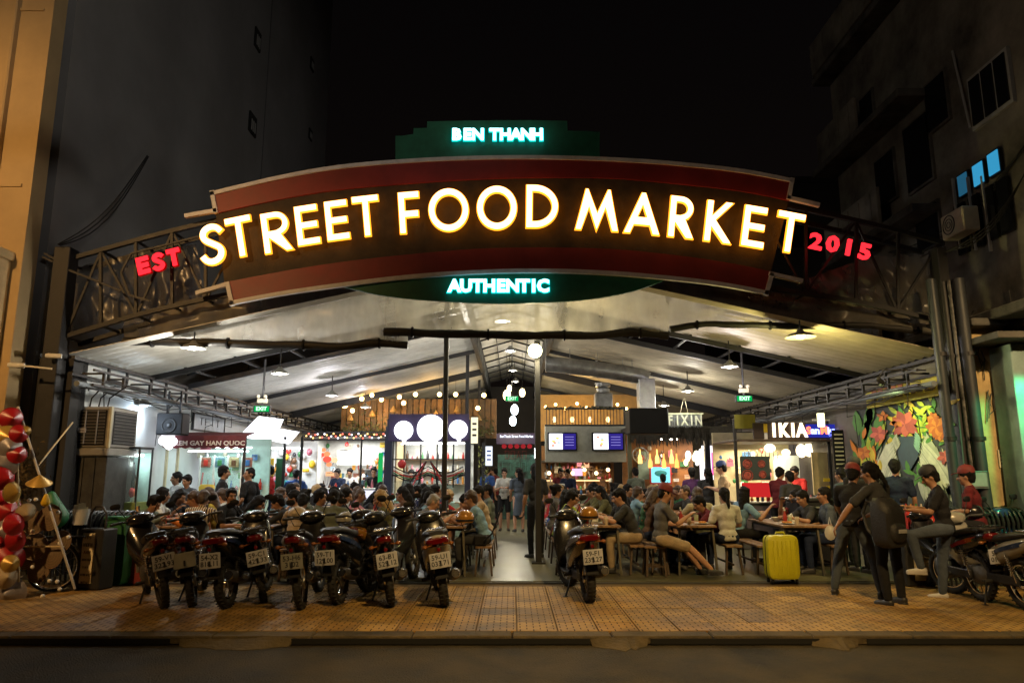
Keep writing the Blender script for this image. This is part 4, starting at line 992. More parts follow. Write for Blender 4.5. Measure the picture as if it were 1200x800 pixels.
def piece(pose, kind):
    key = (pose, kind)
    if key in PROTO: return PROTO[key]
    p = POSES[pose]; J = skel(p); d, rt, fw = J['d'], J['rt'], J['fw']; TM = Matrix((rt, fw, d)).transposed(); sit = p.get('sit', True)
    b = MB()
    def torso(g, low=-.05, hem=True):
        b.sphere(J['pel']+d*(.02 if hem else .1), .10+g, 14, (1.42, 1.05, 1.05), TM); b.sphere(J['waist'], .10+g, 14, (1.3, .95, 1.25), TM)
        b.sphere(J['che']+fw*.005, .105+g, 14, (1.42, 1.02, 1.35), TM)
        for k in 'LR': b.cone(J['che']+d*.11, J['sh'+k], .062+g, .052+g, 10)
        b.cone(J['che']+d*.08, J['nek']+d*.005, .075+g, .055+g*.4, 10)
    if kind == 'body':
        torso(0, hem=True); b.cone(J['nek']-d*.04, J['hea']-Vector((0, 0, .04)), .054, .05, 10); head_parts(b, J)
        for k in 'LR':
            b.cone(J['sh'+k], J['el'+k], .046, .037, 10); b.cone(J['el'+k], J['el'+k].lerp(J['wr'+k], .35), .037, .04, 10); b.cone(J['el'+k].lerp(J['wr'+k], .35), J['wr'+k], .04, .025, 10)
            b.cone(J['hi'+k], J['kn'+k], .083, .052, 10); b.cone(J['kn'+k], J['kn'+k].lerp(J['an'+k], .35), .052, .055, 10); b.cone(J['kn'+k].lerp(J['an'+k], .35), J['an'+k], .055, .036, 10)
            f = J['ft'+k]; b.cone(J['an'+k]+Vector((0, 0, -.04)), J['an'+k]+f*.14+Vector((0, 0, -.06)), .036, .026, 8)
        palm(b, J); me = remesh(b, .0125, 'body', 2); jo(me, hands(J, p.get('curl', .6)))
    elif kind in ('tee', 'long'):
        torso(.014)
        for k in 'LR':
            if kind == 'tee': b.cone(J['sh'+k], J['sh'+k].lerp(J['el'+k], .72), .062, .064, 10)
            else: b.cone(J['sh'+k], J['el'+k], .060, .052, 10); b.cone(J['el'+k], J['el'+k].lerp(J['wr'+k], .93), .053, .036, 10)
        b.lathe([(.135, -.05), (.14, 0), (.135, .07)], J['pel']-d*.02, 16, TM @ Matrix.Diagonal(Vector((1.08, .86, 1))))
        me = remesh(b, .016, 'shirt', 2, .008)
    elif kind in ('trousers', 'shorts'):
        b.sphere(J['pel']-d*.0, .112, 14, (1.38, 1.08, .95), TM)
        for k in 'LR':
            if kind == 'shorts': e = J['hi'+k].lerp(J['kn'+k], .85); b.cone(J['hi'+k], e, .097, .085, 10)
            else:
                b.cone(J['hi'+k], J['kn'+k], .096, .064, 10); b.cone(J['kn'+k], J['kn'+k].lerp(J['an'+k], .35), .064, .064, 10); b.cone(J['kn'+k].lerp(J['an'+k], .35), J['kn'+k].lerp(J['an'+k], .96), .064, .052, 10)
        me = remesh(b, .016, kind, 2, .005)
    elif kind == 'skirt':
        h = J['pel']; kn = (J['knL']+J['knR'])/2
        b.cone(h, kn, .145, .16 if not sit else .13, 14); b.lathe([(.17, -.5), (.15, -.2), (.14, .05)], h-Vector((0, 0, .0)), 16) if not sit else b.cone(h, kn, .15, .13, 12)
        me = remesh(b, .018, 'skirt', 2, .006)
    elif kind == 'shoes':
        for k in 'LR':
            f = J['ft'+k]; a = J['an'+k]; b.cone(a+Vector((0, 0, -.035))-f*.025, a+f*.15+Vector((0, 0, -.055)), .046, .032, 10); b.box(a+f*.055+Vector((0, 0, -.078)), (.082, .25, .022), rz=atan2(f.y, f.x)-pi/2, ch=.01)
        me = remesh(b, .012, 'shoes', 2)
    PROTO[key] = (me, J); return PROTO[key]
def hair_mesh(style):
    key = ('hair', style)
    if key in PROTO: return PROTO[key]
    b = MB()
    if style in ('short', 'long', 'bun', 'crop', 'tail'):
        g = .006 if style == 'crop' else .018
        b.sphere((0, -.028, .038), .095+g, 14, (.80, .93, .94)); b.sphere((0, .030, .092), .050+g*.6, 10, (1.2, .85, .58)); b.sphere((0, -.06, -.01), .07+g*.5, 12, (.92, .8, 1.0))
        for s in (-1, 1): b.sphere((s*.068, .012, .04), .032, 8, (.5, 1, 1.3))
        if style == 'long':
            b.cone((0, -.06, .0), (0, -.10, -.26), .088, .06, 12); b.cone((-.055, -.03, .0), (-.075, -.04, -.2), .04, .03, 8); b.cone((.055, -.03, .0), (.075, -.04, -.2), .04, .03, 8)
        if style == 'bun': b.sphere((0, -.13, .06), .048, 10)
        if style == 'tail': b.cone((0, -.11, .05), (0, -.16, -.2), .035, .022, 8)
        me = remesh(b, .011, 'hair', 1, .013)
    else:
        b.sphere((0, -.028, .03), .107, 14, (.82, .93, .90)); me = remesh(b, .012, 'hair', 1, .004)
    PROTO[key] = me; return me
def cap_mesh():
    if 'cap' in PROTO: return PROTO['cap']
    b = MB(); b.lathe([(.108, -.005), (.112, .03), (.103, .07), (.075, .10), (.03, .115), (.004, .118)], (0, -.02, .055), 18, Matrix.Diagonal(Vector((.86, 1.0, 1)))); 
    b.loft([(.06, .062, .15, .012), (.11, .06, .155, .012), (.15, .052, .13, .012), (.175, .045, .06, .01)], 12, 2.4); b.sphere((0, -.02, .175), .01, 6)
    PROTO['cap'] = b.mesh('cap', BLACK, 60); return PROTO['cap']
def hat_mesh():
    if 'hat' in PROTO: return PROTO['hat']
    b = MB(); b.lathe([(.17, .0), (.11, .02), (.105, .06), (.09, .11), (.01, .12)], (0, -.02, .055), 18); PROTO['hat'] = b.mesh('hat', BLACK, 60); return PROTO['hat']
T = 1
POSES = {
 'eat':   dict(lean=22, nod=14, L=((-.12, .20, -.2), (.16, .22, .06)), R=((.12, .20, -.2), (-.16, .22, .06))),
 'hunch': dict(lean=34, nod=22, L=((-.14, .22, -.16), (.2, .2, .02)), R=((.10, .20, -.2), (-.10, .22, .16))),
 'drink': dict(lean=14, nod=2, L=((-.12, .18, -.2), (.12, .24, .02)), R=((.12, .22, -.12), (-.14, .02, .22))),
 'phone': dict(lean=12, nod=22, L=((-.09, .14, -.25), (.13, .2, .11)), R=((.09, .14, -.25), (-.13, .2, .11))),
 'rest':  dict(lean=6, nod=4, L=((-.07, .05, -.27), (.10, .23, -.03)), R=((.07, .05, -.27), (-.10, .23, -.03))),
 'talk':  dict(lean=16, nod=2, head=42, twist=14, L=((-.13, .20, -.18), (.08, .24, .04)), R=((.14, .14, -.2), (-.04, .2, .2))),
 'look':  dict(lean=10, nod=2, head=-48, twist=-12, L=((-.13, .18, -.2), (.1, .24, .04)), R=((.08, .08, -.26), (-.1, .24, .02))),
 'stretch': dict(lean=6, nod=18, L=((-.05, .12, -.24), (.10, .2, -.02)), R=((.06, .16, -.22), (-.1, .22, .12)), legL=((-.05, .40, -.12), (-.02, .26, -.34)), legR=((.05, .40, -.12), (.06, .30, -.31))),
 'stand': dict(sit=False, lean=1, nod=4, L=((-.06, -.01, -.27), (.02, .10, -.24)), R=((.06, -.01, -.27), (-.02, .10, -.24))),
 'serve': dict(sit=False, lean=8, nod=18, L=((-.07, .10, -.25), (.08, .24, .0)), R=((.07, .10, -.25), (-.08, .24, .03))),
 'hold':  dict(sit=False, lean=2, nod=12, L=((-.06, .06, -.27), (.12, .20, .06)), R=((.06, .06, -.27), (-.12, .20, .06))),
 'turn':  dict(sit=False, lean=2, nod=2, head=50, L=((-.06, -.02, -.27), (.04, .18, -.16)), R=((.07, -.04, -.27), (-.03, .04, -.25))),
 'walk':  dict(sit=False, lean=9, nod=14, L=((-.06, -.08, -.26), (.0, .10, -.23)), R=((.06, .12, -.25), (-.04, .2, -.14)), legL=((-.07, -.03, -.42), (-.05, -.12, -.40)), legR=((.07, .14, -.40), (.05, -.04, -.41))),
 'stride': dict(sit=False, lean=17, nod=18, pel=(0, 0, -.02), L=((-.06, .14, -.23), (.02, .16, -.18)), R=((.05, .14, -.23), (-.05, .18, -.16)), legL=((-.11, .02, -.41), (-.07, -.05, -.41)), legR=((.11, .08, -.41), (.08, -.05, -.41))),
 'reach': dict(sit=False, lean=9, side=-7, nod=10, head=15, L=((-.18, .10, -.18), (-.10, .10, -.2)), R=((.08, .08, -.26), (-.06, .2, -.1)), legL=((-.02, .03, -.43), (.02, -.03, -.42)), legR=((.03, .0, -.43), (.02, -.02, -.42))),
 'perch': dict(sit=False, lean=6, nod=26, pel=(0, 0, -.03), L=((-.06, .12, -.24), (.10, .22, .02)), R=((.06, .12, -.24), (-.10, .22, .05)), legL=((-.08, .41, -.08), (.0, -.08, -.40)), legR=((.06, .05, -.42), (.03, .03, -.41))),
}
SKIN = [mat('skin_light', (.42, .23, .15), .5, bump=.05), mat('skin_tan', (.30, .155, .09), .5, bump=.05), mat('skin_brown', (.20, .10, .06), .5, bump=.05)]
HAIRM = {'black': mat('black_hair', (.006, .005, .005), .62, bump=.8, bscale=110, spec=.18), 'brown': mat('brown_hair', (.045, .024, .014), .45, bump=.5, bscale=70), 'blond': mat('blond_hair', (.34, .23, .10), .5, bump=.5, bscale=70), 'grey': mat('grey_hair', (.2, .19, .18), .5, bump=.5, bscale=70)}
def cloth(n, c): return mat('cloth_'+n.replace(' ', '_'), c, .85, var=.2, scale=5, bump=.35, bscale=40, spec=.25)
CC = {'black': (.012, .012, .014), 'charcoal': (.035, .036, .04), 'grey': (.11, .11, .115), 'navy': (.012, .02, .05), 'white': (.52, .52, .50), 'cream': (.42, .38, .27), 'maroon': (.10, .012, .016), 'red': (.36, .02, .02), 'olive': (.09, .085, .035), 'green': (.025, .12, .05), 'lime': (.25, .32, .04), 'blue': (.03, .08, .28), 'sky blue': (.16, .28, .40), 'teal': (.02, .15, .16), 'orange': (.48, .15, .03), 'yellow': (.5, .36, .05), 'pink': (.45, .16, .18), 'brown': (.09, .05, .03), 'beige': (.34, .26, .17), 'purple': (.10, .04, .14), 'grey green': (.12, .14, .11), 'slate': (.06, .075, .10)}
CL = {k: cloth(k, v) for k, v in CC.items()}
STRIPE = bpy.data.materials.new('cloth_striped'); STRIPE.use_nodes = True
_n = STRIPE.node_tree.nodes; _l = STRIPE.node_tree.links; _w = _n.new('ShaderNodeTexWave'); _w.inputs['Scale'].default_value = 9; _w.bands_direction = 'X'; _c = _n.new('ShaderNodeTexCoord'); _r = _n.new('ShaderNodeValToRGB')
_r.color_ramp.interpolation = 'CONSTANT'; _r.color_ramp.elements[0].color = (.5, .42, .3, 1); _r.color_ramp.elements[1].color = (.06, .03, .02, 1); _r.color_ramp.elements[1].position = .55
_l.new(_c.outputs['Object'], _w.inputs['Vector']); _l.new(_w.outputs[0], _r.inputs[0]); _l.new(_r.outputs[0], _n['Principled BSDF'].inputs['Base Color']); _n['Principled BSDF'].inputs['Roughness'].default_value = .9
CL['striped'] = STRIPE
def patterned(n, c1, c2, kind, sc_):
    m = mat('cloth_'+n, c1, .85, var=0, bump=.35, bscale=40, spec=.2); nn = m.node_tree.nodes; ll = m.node_tree.links; b = nn['Principled BSDF']; t = nn.new('ShaderNodeTexCoord'); x = nn.new('ShaderNodeMix'); x.data_type = 'RGBA'; x.inputs[6].default_value = (*c1, 1); x.inputs[7].default_value = (*c2, 1)
    if kind == 'dots': w = nn.new('ShaderNodeTexVoronoi'); w.inputs['Scale'].default_value = sc_; o = w.outputs['Distance']; ll.new(t.outputs['Object'], w.inputs['Vector']); g = nn.new('ShaderNodeMath'); g.operation = 'LESS_THAN'; g.inputs[1].default_value = .32; ll.new(o, g.inputs[0])
    elif kind == 'check':
        g = nn.new('ShaderNodeTexChecker'); g.inputs['Scale'].default_value = sc_; ll.new(t.outputs['Object'], g.inputs['Vector']); ll.new(g.outputs['Fac'], x.inputs[0]); ll.new(x.outputs[2], b.inputs['Base Color']); CL[n] = m; return
    else: w = nn.new('ShaderNodeTexWave'); w.bands_direction = 'Z'; w.inputs['Scale'].default_value = sc_; ll.new(t.outputs['Object'], w.inputs['Vector']); g = nn.new('ShaderNodeMath'); g.operation = 'GREATER_THAN'; g.inputs[1].default_value = .6; ll.new(w.outputs[0], g.inputs[0])
    ll.new(g.outputs[0], x.inputs[0]); ll.new(x.outputs[2], b.inputs['Base Color']); CL[n] = m
patterned('checked red', (.20, .02, .02), (.04, .02, .02), 'check', 22); patterned('checked blue', (.05, .09, .2), (.25, .27, .3), 'check', 24)
patterned('dotted navy', (.015, .02, .06), (.4, .4, .4), 'dots', 26); patterned('floral pink', (.35, .12, .14), (.45, .40, .2), 'dots', 14); patterned('floral green', (.05, .12, .06), (.4, .12, .05), 'dots', 13)
patterned('banded white', (.45, .45, .43), (.03, .04, .1), 'band', 7); patterned('banded grey', (.12, .12, .12), (.02, .02, .02), 'band', 9)
SHOE = mat('dark_shoe', (.02, .02, .022), .5); SHOEW = mat('pale_shoe', (.4, .38, .36), .5)
NPEOPLE = [0]
def person(label, pose, loc, rz, top='black', tt='tee', bot='charcoal', bt='trousers', hair='short', hc='black', skin=1, scale=None, group=None, shoe=None, capc=None, face=True, shoes=True, legs=True):
    NPEOPLE[0] += 1
    sc = scale or random.uniform(.97, 1.03)
    t = thing('person', label, 'person', loc, rz, group); t.scale = (sc, sc, sc)
    me, J = piece(pose, 'body')
    if not me.materials: me.materials.append(SKIN[0])
    put('body', me, t, m=SKIN[skin])
    for kind, m in ((tt, CL[top]),) + (((bt, CL[bot]), ('shoes', shoe or SHOE)) if legs else ()):
        mm, _ = piece(pose, kind)
        if not mm.materials: mm.materials.append(m)
        put({'tee': 'shirt', 'long': 'shirt'}.get(kind, kind), mm, t, m=m)
    HM = J['hM'].to_euler()
    if hair != 'bald':
        hm = hair_mesh('short' if hair == 'bald' else hair)
        if not hm.materials: hm.materials.append(HAIRM['black'])
        put('hair', hm, t, J['hea'], HM, HAIRM[hc])
    if capc: put('cap', cap_mesh(), t, J['hea'], HM, capc)
    if face:
        key = (pose, 'face')
        if key not in PROTO: PROTO[key] = face_detail(J).mesh('facial_features', mat('face_dark', (.03, .015, .012), .5, var=0, bump=0), 0)
        put('facial_features', PROTO[key], t)
    return t, J
# ================================================================ STALLS
def rel(t, p): return Vector(p)-Vector(t.location)
def part(t, name, m, *boxes, ch=.006, smooth=0):
    b = MB()
    for c, d in boxes: b.box(c, d, ch=ch)
    return b.build(name, m, t, smooth)
def shelf_items(t, x0, x1, y, z, n, cols, names=('jar',), r=.035):
    """a row of jars or bottles, parts of a stall"""
    for i in range(n):
        x = x0+(x1-x0)*(i+.5)/n; rr = r*random.uniform(.8, 1.15); h = random.choice((.10, .14, .2, .24))
        b = MB(); b.lathe([(rr*.9, 0), (rr, .01), (rr, h*.6), (rr*.45, h*.78), (rr*.4, h)], (x, y+random.uniform(-.02, .02), z), 8); b.build(random.choice(names), random.choice(cols), t, 50)
JC = [mat('jar_'+n, c, .25, bump=0) for n, c in dict(red=(.4, .03, .02), amber=(.4, .18, .03), green=(.05, .2, .07), cream=(.5, .45, .35), brown=(.12, .06, .03), pink=(.5, .15, .2), blue=(.05, .15, .35), dark=(.03, .03, .035)).items()]
PANEL_W = mat('stall_white_panel', (.62, .64, .62), .5, bump=.03)
MAR = mat('maroon_fabric', (.10, .015, .02), .8, bump=.2)
MENU = [mat('menu_'+n, c, .5, bump=0, var=.5, scale=14) for n, c in dict(a=(.3, .12, .08), b=(.1, .2, .25), c=(.35, .3, .15)).items()]

def clutter(t, x0, x1, y, z0, z1, n, seed, lit=.25):
    r = random.Random(seed)
    for i in range(n):
        x = r.uniform(x0, x1); z = r.uniform(z0, z1); k = r.random(); yy = y-r.uniform(0, .12)
        if k < .4:
            w_, h_ = r.uniform(.10, .26), r.uniform(.08, .22); o = part(t, 'menu_card', r.choice(JC+[PAPER, WHITE, YELLOW]) if r.random() > lit else emit('lit_card_%d' % r.randint(0, 3), ((1, .9, .7), (1, .5, .25), (.7, .9, 1), (1, .3, .3))[r.randint(0, 3)], .9), ((x, yy, z), (w_, .015, h_)))
            scrawl(t, (x, yy-.012, z+h_*.2), w_*.7, h_*.18, INK, parent=t)
        elif k < .6: b = MB(); b.sphere((x, yy, z), r.uniform(.03, .06), 8, (1, .7, 1.3)); b.build('hanging_bag', r.choice(JC), t)
        elif k < .8: b = MB(); b.lathe([(.02, 0), (.06, .02), (.055, .10), (.03, .13)], (x, yy-.05, z), 10); b.build('pot', r.choice([STEEL, RED, JC[3], WHITE]), t)
        else: b = MB(); b.tube([(x, yy, z), (x+r.uniform(-.05, .05), yy-.02, z-r.uniform(.15, .3))], r.uniform(.012, .025), 6); b.build('utensil', r.choice([STEEL, WOOD, RED]), t)
# A: walking stick ice cream kiosk on the left wall
def kiosk_A():
    Y = 14.6; p0, p1 = V(190, 600, Y), V(282, 600, Y); w = p1.x-p0.x; xm = (p0.x+p1.x)/2
    t = thing('ice_cream_kiosk', 'glass fronted kiosk on the left under a maroon awning with pale lettering', 'kiosk', (xm, Y, .02))
    part(t, 'counter', PANEL_W, ((0, .3, .5), (w, .6, 1.0)))
    part(t, 'counter_top', STEEL, ((0, .28, 1.02), (w+.06, .7, .04)))
    part(t, 'back_wall', mat('pale_cyan_wall', (.42, .62, .58), .5, bump=.02), ((0, 1.6, 1.15), (w, .06, 2.3)))
    for x in (-w/2, -w/2+.22, w/2): part(t, 'post', mat('cream_post', (.5, .45, .28), .5) if x < 0 else STEEL_D, ((x, 0, 1.15), (.05, .05, 2.3)))
    for i in range(4):
        x = -w/2+.34+i*.29; part(t, 'door_frame', PANEL_W, ((x, .8, 1.45), (.03, .04, .95)))
        part(t, 'glass_panel', GLASS, ((x+.145, .8, 1.45), (.25, .008, .92)))
        fr = part(t, 'menu_picture', MENU[i % 3], ((x+.14, .74, 1.78), (.2, .012, .2))); part(fr, 'product_print', JC[i*2 % 8], ((x+.14, .728, 1.77), (.09, .006, .12)))
    part(t, 'tube_light', E_WHITE, ((.05, .5, 2.0), (w*.8, .05, .03)), ((.1, 1.2, 2.1), (w*.5, .05, .03)))
    b = MB(); n = 18; A = []; B = []; 
    for i in range(n+1):
        x = -w/2-.05+(w+.1)*i/n; A.append((x, .35, 2.36)); B.append((x, -.12+.01*cos(i*2.4), 2.27))
    b.strip(B, A, (0, 0, .02)); A = [(q[0], q[1], q[2]) for q in B]; C_ = [(q[0], q[1]+.01*sin(i*2), 2.05+.015*cos(i*pi)) for i, q in enumerate(B)]; b.strip(C_, A, (0, .015, 0)); b.build('awning', MAR, t, 20)
    text('KEM GAY HAN QUOC', .125, mat('awning_print', (.62, .56, .52), .6), t, (.12, -.145, 2.14), ext=.003, off=.003, sx=1.12)
    g = MB(); 
    for c_, r_ in (((0, 0, 0), .12), ((-.1, 0, .02), .09), ((.1, 0, .0), .09), ((-.08, 0, .11), .06), ((.07, 0, .13), .065), ((.03, 0, -.08), .08)): g.sphere((-w/2+.1+c_[0], -.22+c_[1], 2.17+c_[2]), r_, 12, (1, .5, 1))
    g.build('glowing_mascot_sign', emit('ice_cream_glow', (.95, .9, 1), 2.4), t)
    shelf_items(t, -w/2+.3, w/2-.1, .3, 1.04, 8, JC); shelf_items(t, -w/2+.3, w/2-.1, 1.5, 1.2, 9, JC)
    g = MB(); g.lathe([(.13, 0), (.15, .25), (.12, .3)], (.05, .05, 1.04), 14); g.build('yellow_tub', YELLOW, t)
    clutter(t, -w/2+.1, w/2-.1, 1.5, 1.2, 2.1, 16, 5)
    lamp('kiosk_light', 'AREA', (xm, Y+.7, 2.22), (.8, 1, .95), 18, .9, parent=None)
kiosk_A()
# speaker box above kiosk A and framed board on wall
p = V(203, 497, 14.2); sp = thing('loudspeaker', 'black loudspeaker hanging from the left ladder truss above the kiosk', 'loudspeaker', p)
part(sp, 'cabinet', BLACK, ((0, 0, 0), (.5, .35, .42)), ch=.02); b = MB(); b.torus((0, -.18, -.03), .13, .015, 'Y'); b.sphere((0, -.17, -.03), .06, 10, (1, .4, 1)); b.build('speaker_cone', STEEL_D, sp)
b = MB()
for x in (-.12, .12): b.bar((x, 0, .2), (x, 0, .65), .035); b.bar((-x, 0, .3), (x, 0, .55), .025)
b.build('hanging_bracket', STEEL_D, sp)
a_, c_ = WX(226, 492, HL+.03), WX(262, 500, HL+.03)
wb = thing('wall_board', 'pale framed board with a few dark characters on the white left wall', 'board', ((a_+c_)/2))
L_ = abs(a_.y-c_.y); part(wb, 'panel', mat('pale_blue_board', (.45, .50, .56), .6), ((0, 0, 0), (.03, L_, .34))); part(wb, 'frame', STEEL_D, ((.01, 0, .18), (.05, L_+.06, .03)), ((.01, 0, -.18), (.05, L_+.06, .03)), ((.01, L_/2, 0), (.05, .03, .36)), ((.01, -L_/2, 0), (.05, .03, .36)))
scrawl(wb, (.018, 0, .02), L_*.7, .16, INK, 'Y', 4)

# B: bright light boxes and toy-like clutter
def stall_B():
    Y = 17.2; p0, p1 = V(284, 600, Y), V(350, 600, Y); w = p1.x-p0.x; xm = (p0.x+p1.x)/2
    t = thing('snack_stall', 'cluttered snack stall under two tilted glowing white light boxes on the left', 'stall', (xm, Y, .02))
    part(t, 'counter', PANEL_W, ((0, .3, .5), (w, .6, 1.0))); part(t, 'back_wall', PANEL_W, ((0, 1.4, 1.2), (w, .05, 2.3)))
    for x in (-w/2, .25, w/2): part(t, 'post', STEEL_D, ((x, 0, 1.2), (.06, .06, 2.4)))
    for pts, nm in (([(279, 512), (298, 487), (327, 491), (320, 517)], 'light_box'), ([(321, 517), (324, 502), (346, 506), (338, 520)], 'light_box')):
        q = [rel(t, V(x, y, Y-.1)) for x, y in pts]; q[1].y += .25; q[2].y += .25
        b = MB(); b.prism(q, (0, .10, .02)); b.build(nm, emit('light_box_face', (.93, .93, 1), 2.0), t, 0)
    q0 = rel(t, V(300, 522, Y-.15)); part(t, 'pink_header', emit('pink_header_light', (1, .35, .75), 1.1), ((q0.x, q0.y, q0.z), (.62, .05, .12))); scrawl(t, (q0.x, q0.y-.03, q0.z), .5, .07, WHITE)
    rnd = random.Random(3)
    for i in range(34):
        x = rnd.uniform(-w/2+.08, w/2-.08); z = rnd.uniform(1.1, 2.1); b = MB()
        if rnd.random() < .5: b.sphere((x, 1.2+rnd.uniform(-.1, .1), z), rnd.uniform(.04, .09), 8, (1, .7, 1.2))
        else: b.box((x, 1.25, z), (rnd.uniform(.08, .2), .05, rnd.uniform(.08, .2)), ch=.01)
        b.build('hanging_packet', rnd.choice(JC+[WHITE, YELLOW, GREEN_P]), t, 50)
    for x, m in ((.12, GREEN_P), (-.1, YELLOW)): part(t, 'banner', m, ((x, .1, 1.45), (.16, .03, .9)))
    part(t, 'tube_light', E_WHITE, ((0, .6, 2.15), (w*.8, .05, .03)))
    shelf_items(t, -w/2+.1, w/2-.1, .25, 1.0, 7, JC)
    lamp('stall_light', 'AREA', (xm, Y+.4, 2.3), (.9, .93, 1), 40, .8)
stall_B()
# C: white counter stall with two vendors
def stall_C():
    Y = 20.0; p0, p1 = V(356, 600, Y), V(450, 600, Y); w = p1.x-p0.x; xm = (p0.x+p1.x)/2
    t = thing('grill_stall', 'bright stall with a glowing white counter front and fairy lights along its roof', 'stall', (xm, Y, .02))
    zt = V(400, 574, Y).z
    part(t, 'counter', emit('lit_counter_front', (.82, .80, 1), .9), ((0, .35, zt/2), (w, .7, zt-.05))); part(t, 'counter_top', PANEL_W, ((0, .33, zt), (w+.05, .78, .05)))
    part(t, 'back_wall', PANEL_W, ((0, 2.0, 1.3), (w, .05, 2.6))); part(t, 'left_wall', PANEL_W, ((-w/2, 1.2, 1.3), (.04, 1.6, 2.6)))
    q = rel(t, V(416, 536, Y+1.8)); part(t, 'lit_menu', emit('lit_menu_white', (1, 1, .9), 1.7), ((q.x, q.y, q.z), (1.05, .05, .42)))
    q = rel(t, V(350, 542, Y+.1)); part(t, 'lit_sign', E_WHITE_LO, ((q.x, q.y, q.z), (.46, .05, .42)))
    q = rel(t, V(384, 530, Y+1.5))
    for i in range(9): b = MB(); b.sphere((q.x+random.uniform(-.3, .3), q.y, q.z+random.uniform(-.35, .2)), random.uniform(.05, .1), 8, (1.3, .4, 1)); b.build('lit_food_photo', emit('food_photo_%d' % (i % 3), ((1, .35, .15), (1, .7, .4), (.9, .12, .08))[i % 3], .9), t)
    for i in range(5): part(t, 'menu_picture', MENU[i % 3], ((-w/2+.3+i*.22, 1.95, 1.35), (.18, .02, .4)))
    for x, m in ((-w/2+.16, mat('rust_post', (.12, .05, .03), .7)), (w/2, STEEL_D), (.42, STEEL_D)): part(t, 'post', m, ((x, -.05, 1.35), (.08 if x < .4 else .05, .06, 2.7)))
    part(t, 'green_banner', emit('green_strip', (.02, .5, .12), .7), ((w/2-.13, -.02, 1.5), (.12, .04, 1.2)))
    part(t, 'dark_pillar', mat('navy_panel', (.015, .02, .05), .6), ((w/2+.1, .0, 1.4), (.2, .3, 2.8)))
    zr = V(400, 516, Y).z; part(t, 'roof_frame', STEEL_D, ((0, -.05, zr), (w+.3, .06, .05)), ((0, -.05, zr+.2), (w+.3, .06, .05)), ((0, 1.2, zr+.1), (w+.3, 2.4, .04)))
    for i in range(36):
        b = MB(); x = -w/2+w*i/35; b.sphere((x, -.12, zr+.1+.06*sin(i*1.7)), .026, 6); b.build('fairy_light', emit('fairy_%d' % (i % 3), ((1, .6, .2), (.9, .15, .1), (.9, .9, 1))[i % 3] if i < 24 else (1, .75, .15), 2.2), t)
    shelf_items(t, -w/2+.2, w/2-.3, .2, zt+.03, 10, JC); 
    clutter(t, -w/2+.1, w/2-.3, 1.9, 1.3, 2.4, 34, 9, .35)
    for i in range(2): part(t, 'shelf', STEEL, ((w/4, 1.85, 1.35+.3*i), (.8, .25, .02))); shelf_items(t, w/4-.35, w/4+.35, 1.8, 1.37+.3*i, 7, JC)
    lamp('stall_light', 'AREA', (xm, Y+1.0, 2.5), (1, .97, .9), 60, 1.2)
stall_C()
